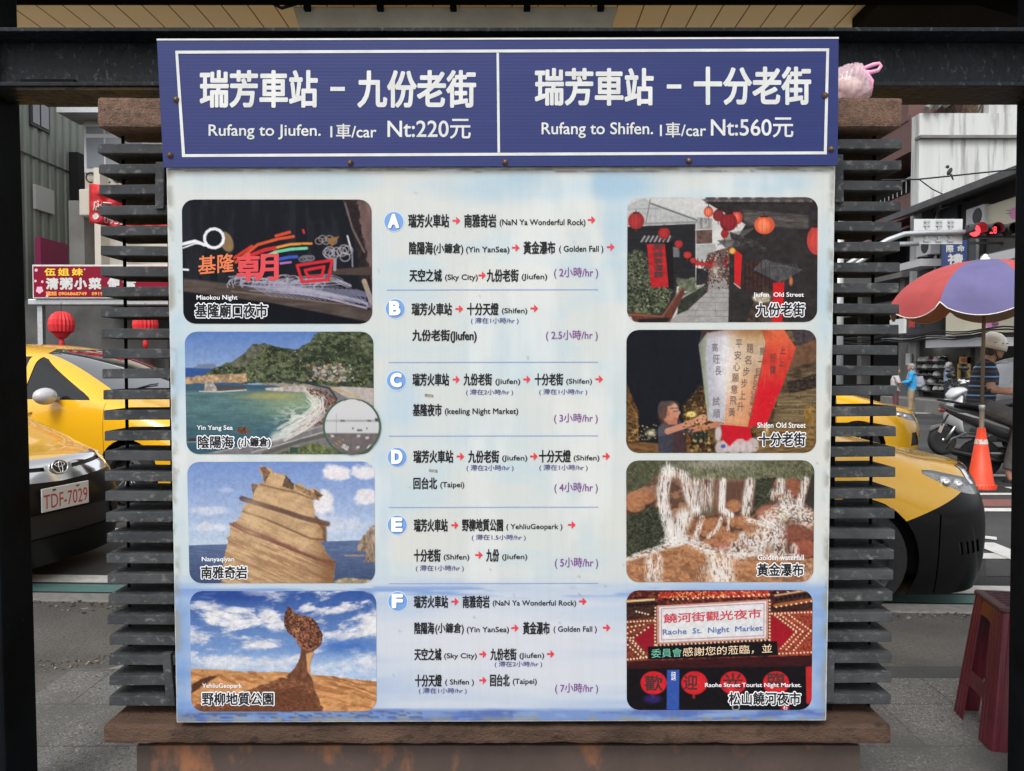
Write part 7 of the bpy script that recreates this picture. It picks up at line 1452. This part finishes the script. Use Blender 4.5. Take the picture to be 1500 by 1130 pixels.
def make_scooter(label, body, shield, loc, rz, s=1.0, group=None):
    t = thing('scooter', label, 'scooter', loc, rz, group); t.scale = (s, s, s)
    for wx in (-.52, .82):
        mb = MB(); Mx = Matrix.Rotation(math.pi/2, 3, 'X'); mb.lathe([(.16, -.045), (.205, -.055), (.235, -.035), (.24, 0), (.235, .035), (.205, .055), (.16, .045)], 28, (wx, 0, .24), Mx); wl = mb.build('wheel', M['tyre'], t, smooth=True)
        mb = MB(); mb.lathe([(.165, -.04), (.15, -.03), (.15, .03), (.165, .04)], 28, (wx, 0, .24), Mx, close=False)
        for k in range(5): a = k*1.2566; mb.tube([(wx, 0, .24), (wx+.155*math.cos(a), 0, .24+.155*math.sin(a))], .016, 6)
        mb.tube([(wx, -.05, .24), (wx, .05, .24)], .035, 10); mb.build('rim', M['rim'], wl, smooth=True)
    mb = MB(); etube(mb, [(-.97, 0, .885), (-.85, 0, .83), (-.6, 0, .74), (-.3, 0, .63), (-.02, 0, .52), (.16, 0, .42), (.24, 0, .33)], [.03, .10, .145, .165, .165, .15, .12], [.015, .05, .10, .135, .15, .11, .03]); mb.build('tail_fairing', body, t, smooth=True)
    mb = MB(); etube(mb, [(-.80, 0, .885), (-.62, 0, .885), (-.38, 0, .845), (-.1, 0, .80), (.1, 0, .79), (.18, 0, .765)], [.06, .12, .145, .15, .12, .05], [.015, .045, .055, .06, .055, .01]); mb.build('seat', M['seatvinyl'], t, smooth=True)
    mb = MB(); mb.bb(.08, .62, -.17, .17, .27, .33); mb.bb(-.45, .2, -.12, .12, .20, .34); mb.build('footboard', M['scootblack'], t, bevel=.03)
    mb = MB(); etube(mb, [(.50, 0, .30), (.60, 0, .42), (.64, 0, .60), (.62, 0, .80), (.56, 0, .96)], [.16, .20, .21, .19, .13], [.03, .045, .06, .05, .03]); mb.build('front_shield', shield, t, smooth=True)
    mb = MB(); etube(mb, [(.42, 0, 1.04), (.50, 0, 1.05), (.60, 0, 1.02), (.70, 0, .95), (.73, 0, .91)], [.09, .15, .15, .10, .03], [.02, .055, .07, .05, .01]); mb.build('handlebar_cowl', shield, t, smooth=True)
    mb = MB(); mb.ell((.67, 0, .965), (.05, .075, .04), 14, 8); mb.build('headlight', M['lamp_in'], t, smooth=True)
    mb = MB(); mb.tube([(.40, -.36, 1.03), (.47, -.18, 1.06), (.50, 0, 1.06), (.47, .18, 1.06), (.40, .36, 1.03)], .014, 8); mb.build('handlebar', M['black'], t, smooth=True)
    for sg_ in (1, -1):
        mb = MB(); mb.tube([(.405, sg_*.355, 1.031), (.44, sg_*.24, 1.047)], .022, 10); mb.build('grip', M['rubber'], t, smooth=True)
        mb = MB(); mb.tube([(.46, sg_*.2, 1.06), (.44, sg_*.27, 1.18), (.43, sg_*.33, 1.25)], .007, 6); mb.ell((.43, sg_*.35, 1.28), (.018, .075, .045), 14, 8); mb.build('mirror', M['black'], t, smooth=True)
    mb = MB(); mb.tube([(.58, .075, .55), (.81, .075, .25)], .025, 8); mb.tube([(.58, -.075, .55), (.81, -.075, .25)], .025, 8); mb.build('fork', M['alu'], t, smooth=True)
    mb = MB(); etube(mb, [(.60, 0, .36), (.66, 0, .46), (.80, 0, .515), (.96, 0, .46), (1.04, 0, .38)], [.04, .075, .08, .075, .03], [.01, .012, .014, .012, .008]); mb.build('front_fender', body, t, smooth=True)
    mb = MB(); etube(mb, [(-.88, 0, .34), (-.82, 0, .47), (-.66, 0, .545), (-.45, 0, .53)], [.05, .07, .075, .06], [.01, .012, .012, .01]); mb.build('rear_fender', M['scootblack'], t, smooth=True)
    mb = MB(); mb.tube([(-.10, -.16, .22), (-.38, -.18, .24), (-.44, -.18, .25), (-.82, -.18, .33), (-.86, -.18, .335)], [.02, .024, .044, .047, .03], 12); mb.build('exhaust', M['black'], t, smooth=True)
    mb = MB(); etube(mb, [(-.58, .12, .26), (-.35, .12, .28), (-.1, .11, .30)], [.05, .06, .05], [.09, .10, .08]); mb.build('engine_case', M['darktrim'], t, smooth=True)
    mb = MB(); mb.tube([(-.55, .14, .87), (-.85, .12, .93), (-.98, .05, .95), (-.98, -.05, .95), (-.85, -.12, .93), (-.55, -.14, .87)], .014, 8); mb.build('grab_rail', M['black'], t, smooth=True)
    mb = MB(); mb.ell((-.93, 0, .825), (.05, .085, .03), 14, 8); mb.build('tail_light', M['taillight'], t, smooth=True)
    mb = MB(); mb.box((-.94, 0, .60), (.006, .20, .12), ry=.35); mb.build('number_plate', M['plate'], t, bevel=.004)
    mb = MB(); mb.box((-.90, 0, .70), (.16, .03, .02), ry=-1.1); mb.build('plate_bracket', M['black'], t)
    for sg_ in (1, -1):
        mb = MB(); mb.prism([(-.80, .80), (-.62, .745), (-.52, .735), (-.70, .80)], 'y', sg_*.128, sg_*.150); mb.build('side_decal', M['decal'], t, bevel=.004)
    return t
q1 = atZ(1462, 700, ZR)
RS = 1.06
rider_loc = (q1.x - .25, q1.y, ZR+.002)
sc1 = make_scooter('black and grey scooter under the helmeted rider, beside the orange cone', M['scootgrey'], M['scootblack'], (rider_loc[0]+.52, rider_loc[1]-.19, ZR), R(-20), RS, 'scooters on the road')
qq = atY(1398, 588, 12.6)
sc2 = make_scooter('silver fronted scooter parked facing left behind the rider on the black scooter', M['scootgrey'], M['silver'], (qq.x+.55, 12.6, ZR), math.pi+.15, 1.0, 'scooters on the road')
for px, yy, rz, lab in ((1409, 20.2, -2.0, 'parked scooter nearest the helmet shop rack, seen from the front'), (1419, 19.4, -1.7, 'parked scooter in the middle of the row before the shop'), (1430, 18.6, -1.8, 'parked scooter right of the row, beside the umbrella pole')):
    q = atY(px, 560, yy); copy_tree(sc2 if px == 1409 else sc1, (q.x, yy, ZR), rz, lab)

# ================================================================== PEOPLE
SKIN = mat('skin', (.42, .22, .145, 1), .5, c2=(.36, .18, .115, 1), scale=14); HAIRG = mat('grey_hair', (.33, .32, .31, 1), .8, c2=(.18, .175, .17, 1), scale=60, stretch=(1, 1, .3)); HAIRD = mat('dark_hair', (.03, .027, .025, 1), .7)
def fused(name, m, parent, prims, vox, sub_smooth=4):
    mb = MB()
    for q in prims:
        if q[0] == 't': mb.tube(q[1], q[2], 12)
        else: mb.ell(q[1], q[2], 16, 10, q[3] if len(q) > 3 else None)
    o = mb.build(name, m, parent, smooth=True); r = o.modifiers.new('remesh', 'REMESH'); r.mode = 'VOXEL'; r.voxel_size = vox; r.use_smooth_shade = True
    sm = o.modifiers.new('smooth', 'SMOOTH'); sm.factor = .5; sm.iterations = sub_smooth
    dg = bpy.context.evaluated_depsgraph_get(); dg.update(); me = bpy.data.meshes.new_from_object(o.evaluated_get(dg)); o.modifiers.clear(); old = o.data; o.data = me; bpy.data.meshes.remove(old)
    me.polygons.foreach_set('use_smooth', [True]*len(me.polygons))
    return o
def vv_(*a): return Vector(a)
def limb(a, b, r0, r1, k=3):
    a, b = Vector(a), Vector(b); return ('t', [a.lerp(b, i/k) for i in range(k+1)], [r0 + (r1-r0)*i/k + (.006 if 0 < i < k else 0) for i in range(k+1)])
def hand(wrist, d, side, curl=.5):
    """palm, four bent fingers and a thumb; d = pointing direction, side = towards the thumb"""
    w_, d, s_ = Vector(wrist), Vector(d).normalized(), Vector(side).normalized(); nn = d.cross(s_).normalized(); out = [('t', [w_, w_+d*.04, w_+d*.085], [.025, .036, .034])]
    for k, ln in enumerate((.070, .078, .072, .056)):
        b_ = w_ + d*.085 + s_*(.028-.019*k); a1 = b_ + (d*math.cos(curl*.6) - nn*math.sin(curl*.6))*ln*.5; a2 = a1 + (d*math.cos(curl*1.8) - nn*math.sin(curl*1.8))*ln*.5; out.append(('t', [b_-d*.02, b_, a1, a2], [.010, .0105, .0095, .008]))
    t0_ = w_ + d*.03 + s_*.026; out.append(('t', [t0_, t0_+(d*.6+s_*.7)*.035, t0_+(d*.95+s_*.45-nn*.3*curl)*.065], [.013, .012, .009])); return out
def headprims(c, yaw=0.0, pitch=0.0):
    Mh = Matrix.Rotation(yaw, 3, 'Z') @ Matrix.Rotation(pitch, 3, 'Y'); c = Vector(c); q = lambda x, y, z: c + Mh @ Vector((x, y, z))
    return [('e', q(-.012, 0, .03), (.098, .078, .092), Mh), ('e', q(.018, 0, -.045), (.072, .062, .075), Mh), ('e', q(.052, 0, -.085), (.032, .036, .026), Mh), ('t', [q(.075, 0, .012), q(.100, 0, -.022), q(.088, 0, -.034)], [.010, .016, .010]),
            ('e', q(-.005, .078, -.01), (.022, .010, .034), Mh), ('e', q(-.005, -.078, -.01), (.022, .010, .034), Mh), ('e', q(.070, .028, -.028), (.018, .022, .020), Mh), ('e', q(.070, -.028, -.028), (.018, .022, .020), Mh)], q, Mh
def face(parent, q, Mh, detail=True):
    for s_ in (1, -1):
        mb = MB(); mb.ell(q(.079, s_*.030, .008), (.008, .014, .006), 10, 6, Mh); mb.build('eye', HAIRD, parent, smooth=True)
        if detail: mb = MB(); mb.tube([q(.080, s_*.014, .030), q(.086, s_*.030, .034), q(.076, s_*.048, .028)], [.004, .005, .003], 6); mb.build('eyebrow', HAIRD, parent, smooth=True)
    mb = MB(); mb.tube([q(.080, .022, -.062), q(.090, 0, -.060), q(.080, -.022, -.062)], [.003, .006, .003], 6); mb.build('mouth', mat('lips', (.30, .10, .085, 1), .5), parent, smooth=True)

# --- the rider
rp = thing('person', 'man in cream helmet and striped navy polo sitting on the black scooter', 'person', rider_loc, R(-20)); rp.scale = (RS, RS, RS)
hp_, hq, Mh = headprims((.15, 0, 1.575), -.15, .10)
shR, elR, wrR = vv_(.05, -.185, 1.36), vv_(.06, -.255, 1.09), vv_(.315, -.285, 1.055); shL, elL, wrL = vv_(.05, .185, 1.36), vv_(.12, .26, 1.12), vv_(.32, .30, 1.06)
hipR, knR, anR = vv_(.04, -.10, .87), vv_(.40, -.22, .70), vv_(.24, -.30, .115); hipL, knL, anL = vv_(.04, .10, .87), vv_(.42, .15, .74), vv_(.36, .12, .42)
body = [('t', [(.0, 0, .88), (.02, 0, 1.0), (.045, 0, 1.15), (.055, 0, 1.30), (.065, 0, 1.40)], [.135, .138, .14, .13, .085]), ('t', [(.055, 0, 1.37), (.10, 0, 1.46), (.13, 0, 1.53)], [.075, .060, .056])] + hp_
for a, b, c, rr_ in ((shR, elR, wrR, 1), (shL, elL, wrL, 1)): body += [limb(a, b, .058, .043), limb(b, c, .043, .028)]
for a, b, c in ((hipR, knR, anR), (hipL, knL, anL)): body += [limb(a, b, .09, .062), limb(b, c, .058, .036)]
body += hand(wrR, (.96, -.1, -.12), (0, .35, .8), .9) + hand(wrL, (.96, .05, -.12), (0, -.35, .8), .9)
body += [('t', [anR, anR+Vector((.02, 0, -.07)), anR+Vector((.12, -.02, -.085)), anR+Vector((.19, -.03, -.09))], [.036, .036, .036, .022]), ('t', [anL, anL+Vector((.02, 0, -.06)), anL+Vector((.12, .01, -.075)), anL+Vector((.19, .01, -.08))], [.036, .036, .036, .022])]
for k in range(4): body.append(('t', [anR+Vector((.17, -.052+k*.016, -.09)), anR+Vector((.215, -.058+k*.017, -.098))], [.011, .009]))
fused('body', SKIN, rp, body, .0075, 3)
def polo_mat():
    m = bpy.data.materials.new('striped_polo'); n, p = nodes_of(m); L = n.links.new; tc = n.nodes.new('ShaderNodeTexCoord'); sx_ = n.nodes.new('ShaderNodeSeparateXYZ'); L(tc.outputs['Object'], sx_.inputs[0])
    def stripe(period, off, wd):
        a = n.nodes.new('ShaderNodeMath'); a.operation = 'ADD'; a.inputs[1].default_value = off; L(sx_.outputs['Z'], a.inputs[0]); b = n.nodes.new('ShaderNodeMath'); b.operation = 'MODULO'; b.inputs[1].default_value = period; L(a.outputs[0], b.inputs[0])
        c = n.nodes.new('ShaderNodeMath'); c.operation = 'LESS_THAN'; c.inputs[1].default_value = wd; L(b.outputs[0], c.inputs[0]); return c.outputs[0]
    x = n.nodes.new('ShaderNodeMix'); x.data_type = 'RGBA'; x.inputs['A'].default_value = (.022, .025, .040, 1); x.inputs['B'].default_value = (.17, .36, .62, 1); L(stripe(.115, .03, .016), x.inputs['Factor'])
    y = n.nodes.new('ShaderNodeMix'); y.data_type = 'RGBA'; y.inputs['B'].default_value = (.06, .065, .085, 1); L(x.outputs['Result'], y.inputs['A']); L(stripe(.115, .085, .02), y.inputs['Factor'])
    L(y.outputs['Result'], p.inputs['Base Color']); p.inputs['Roughness'].default_value = .85; return m
POLO = polo_mat()
fused('polo_shirt', POLO, rp, [('t', [(-.01, 0, .90), (.01, 0, 1.0), (.035, 0, 1.15), (.05, 0, 1.29), (.06, 0, 1.395)], [.155, .158, .158, .148, .098]), ('t', [(.06, 0, 1.38), (.085, 0, 1.435)], [.09, .073]), ('t', [(.05, -.10, 1.345), tuple(shR)], [.085, .074]), ('t', [(.05, .10, 1.345), tuple(shL)], [.085, .074]), limb(shR, shR.lerp(elR, .72), .073, .066), limb(shL, shL.lerp(elL, .72), .073, .066)], .009)
fused('trousers', mat('grey_trousers', (.075, .070, .068, 1), .9, c2=(.105, .098, .092, 1), scale=12), rp, [('t', [(-.03, 0, .84), (.0, 0, .90), (.01, 0, .965)], [.15, .16, .155]), limb(hipR, knR, .108, .085), limb(knR, anR+Vector((0, 0, .03)), .083, .066), limb(hipL, knL, .108, .085), limb(knL, anL+Vector((0, 0, .03)), .083, .066)], .009)
mb = MB(); c = anR+Vector((.08, -.015, -.125)); mb.prism([(c.x-.13, c.y-.04), (c.x-.08, c.y-.05), (c.x+.10, c.y-.065), (c.x+.15, c.y-.03), (c.x+.14, c.y+.03), (c.x-.02, c.y+.035), (c.x-.13, c.y+.035)], 'z', .0, .022); mb.tube([(c.x+.03, c.y-.06, .02), (c.x+.05, c.y-.03, .075), (c.x+.11, c.y+.0, .05)], .010, 6); mb.build('sandal', M['rubber'], rp, bevel=.004)
fused('hair', HAIRD, rp, [('e', hq(-.03, 0, .025), (.088, .084, .085), Mh), ('e', hq(-.055, 0, -.04), (.05, .07, .06), Mh)], .008)
cream = mat('helmet_shell_cream', (.72, .69, .57, 1), .3, coat=.5)
mb = MB(); prof = [(.128, -.01), (.134, .02), (.134, .05), (.124, .09), (.098, .128), (.06, .150), (.002, .158)]; mb.lathe(prof, 26, (0, 0, 0), close=False)
for i in range(len(mb.v)): x, y, z = mb.v[i]; mb.v[i] = tuple(hq(x*1.02 - .016, y*.86, z*1.22 + .010 - x*.16))
hl_ = mb.build('helmet', cream, rp, smooth=True, solid=.008); mb = MB()
for ang in (.5, 1.0, -1.0, -.5, 1.6, -1.6): x, y = .138*math.cos(ang)*1.08-.012, .128*math.sin(ang)*.93; mb.ell(hq(x*.93, y*.97, .075), (.014, .012, .005), 8, 5, Mh)
mb.build('vent', M['black'], hl_)
fused('helmet_padding', M['seatvinyl'], rp, [('e', hq(-.045, .070, -.035), (.040, .02, .055), Mh), ('e', hq(-.045, -.070, -.035), (.040, .02, .055), Mh), ('e', hq(-.085, 0, -.025), (.03, .07, .04), Mh), ('e', hq(-.02, 0, .02), (.112, .098, .022), Mh)], .008)
mb = MB(); mb.tube([hq(-.01, -.088, -.01), hq(.015, -.075, -.07), hq(.045, -.035, -.118), hq(.05, 0, -.122), hq(.045, .035, -.118), hq(.015, .075, -.07), hq(-.01, .088, -.01)], .006, 6); mb.build('chin_strap', M['black'], rp, smooth=True)
face(rp, hq, Mh)

# --- people on foot
def walker(label, px, head_py, foot_py, rz, coat, pants, hairm, shoes, armL, armR, legs=(.02, -.04), helmet=None, pack=None, vest=None, skirtlen=0, fill=1.0, Y=None):
    Y = Y or (H - ZR)*F/(foot_py-531); base = atY(px, foot_py, Y); k = (foot_py-head_py)*Y/F/1.70
    t = thing('person', label, 'person', (base.x, Y, max(ZR+.003, base.z)), rz); t.scale = (k, k, k)
    hp_, hq, Mh = headprims((.045, 0, 1.585)); sR, sL = vv_(0, -.18, 1.39), vv_(0, .18, 1.39)
    def arm(s, e, w_): return [limb(s, e, .052, .042), limb(e, w_, .042, .03)]
    eL, wL = map(Vector, armL); eR, wR = map(Vector, armR); lx, rx_ = legs
    hl, kl, al = vv_(0, .095, .90), vv_(lx*.6+.02, .10, .50), vv_(lx, .10, .08); hr, kr, ar = vv_(0, -.095, .90), vv_(rx_*.6+.02, -.10, .50), vv_(rx_, -.10, .08)
    b = [('t', [(0, 0, .90), (0, 0, 1.1), (.0, 0, 1.28), (.0, 0, 1.40)], [.125, .12, .13, .08]), ('t', [(0, 0, 1.39), (.02, 0, 1.46), (.035, 0, 1.53)], [.07, .055, .05])] + hp_ + arm(sL, eL, wL) + arm(sR, eR, wR) + hand(wL, wL-eL, (.3, -1, .2), .8) + hand(wR, wR-eR, (.3, 1, .2), .8)
    for a, q, c in ((hl, kl, al), (hr, kr, ar)): b += [limb(a, q, .08, .06), limb(q, c, .055, .038), ('t', [c, c+Vector((.05, 0, -.04)), c+Vector((.15, 0, -.05))], [.038, .036, .028])]
    fused('body', SKIN, t, b, .011, 2)
    f = fill
    fused('jacket', coat, t, [('t', [(0, 0, .86-skirtlen), (0, 0, 1.0), (0, 0, 1.25), (0, 0, 1.42)], [.165*f, .155*f, .158*f, .10]), ('t', [(0, -.08, 1.37), tuple(sR)], [.09, .075]), ('t', [(0, .08, 1.37), tuple(sL)], [.09, .075]), limb(sL, eL, .072*f, .062*f), limb(eL, eL.lerp(wL, .9), .060*f, .048*f), limb(sR, eR, .072*f, .062*f), limb(eR, eR.lerp(wR, .9), .060*f, .048*f)] + ([('t', [(.0, 0, 1.42), (.0, 0, 1.47)], [.085, .075])]), .013, 3)
    fused('trousers', pants, t, [('t', [(0, 0, .84), (0, 0, .98)], [.135, .13]), limb(hl, kl, .10, .08), limb(kl, al+Vector((0, 0, .02)), .08, .065), limb(hr, kr, .10, .08), limb(kr, ar+Vector((0, 0, .02)), .08, .065)], .013, 3)
    for c in (al, ar): mb = MB(); mb.ell(c+Vector((.05, 0, -.035)), (.135, .05, .045), 14, 8); mb.build('shoe', shoes, t, smooth=True)
    if hairm: fused('hair', hairm, t, [('e', hq(-.025, 0, .040), (.100, .090, .088), Mh), ('e', hq(-.055, 0, -.02), (.06, .078, .07), Mh)], .011, 2)
    if helmet:
        mb = MB(); prof = [(.118, -.10), (.136, -.05), (.142, .0), (.138, .05), (.115, .11), (.07, .148), (.002, .160)]; mb.lathe(prof, 22, (0, 0, 0), close=False)
        for i in range(len(mb.v)):
            x, y, z = mb.v[i]; z2 = z if x < .02 else max(z, .035)
            mb.v[i] = tuple(hq(x*1.05-.01, y*.92, z2+.01))
        mb.build('helmet', helmet, t, smooth=True, solid=.008); mb = MB(); mb.prism([(.08, -.1), (.12, -.09), (.165, 0), (.12, .09), (.08, .1)], 'z', 1.628, 1.636); mb.build('visor', M['black'], t)
    face(t, hq, Mh, False)
    if pack:
        fused('backpack', pack, t, [('t', [(-.20, 0, .98), (-.22, 0, 1.12), (-.20, 0, 1.30)], [.12, .135, .11]), ('e', (-.30, 0, 1.06), (.07, .11, .10)), ('e', (-.20, 0, 1.0), (.10, .16, .09))], .013, 3)
        for s_ in (1, -1): mb = MB(); mb.tube([(-.13, s_*.10, 1.36), (-.02, s_*.12, 1.475), (.10, s_*.12, 1.38), (.14, s_*.13, 1.2), (.02, s_*.17, 1.02)], .02, 8); mb.build('strap', pack, t, smooth=True)
    return t
cl = lambda n_, c_, c2=None: mat(n_, c_, .85, c2=c2 or tuple(v*.75 for v in c_[:3])+(1,), scale=9)
jb = cl('bright_blue_jacket', (.03, .32, .66, 1)); kh = cl('khaki_trousers', (.36, .27, .175, 1)); packm = cl('grey_backpack', (.20, .22, .28, 1), (.33, .34, .38, 1)); den = cl('denim_jacket', (.19, .25, .34, 1), (.26, .32, .41, 1)); jean = cl('dark_jeans', (.022, .032, .055, 1)); wsh = cl('white_shoes', (.6, .6, .58, 1)); whm = mat('white_helmet', (.56, .60, .62, 1), .2, coat=.6); gcoat = cl('grey_coat', (.12, .12, .125, 1))
walker('grey haired person in bright blue jacket with grey backpack on the road', 1335, 533, 612, R(150), jb, kh, HAIRG, M['rubber'], ((.06, .24, 1.13), (.28, .20, 1.10)), ((.06, -.24, 1.13), (.26, -.20, 1.08)), pack=packm)
walker('person in white top facing the blue jacket, half hidden by the slats', 1311, 538, 611, R(-20), cl('white_top', (.55, .52, .52, 1)), cl('maroon_bottoms', (.16, .05, .06, 1)), HAIRD, M['rubber'], ((.08, .24, 1.13), (.32, .16, 1.12)), ((.08, -.24, 1.13), (.34, -.16, 1.10)))
walker('person in white helmet and denim jacket standing before the helmet shop', 1388, 532, 587, R(-50), den, jean, None, wsh, ((.05, .25, 1.16), (.20, .10, 1.36)), ((.05, -.25, 1.14), (.22, -.18, 1.16)), helmet=whm, fill=1.12, Y=22.4)
walker('person in round white helmet and grey coat behind the umbrella pole', 1430, 538, 612, R(-10), gcoat, cl('dark_trousers', (.03, .03, .032, 1)), None, M['rubber'], ((.06, .25, 1.14), (.30, .22, 1.10)), ((.06, -.25, 1.14), (.28, -.22, 1.08)), helmet=mat('round_white_helmet', (.66, .66, .65, 1), .25, coat=.5))
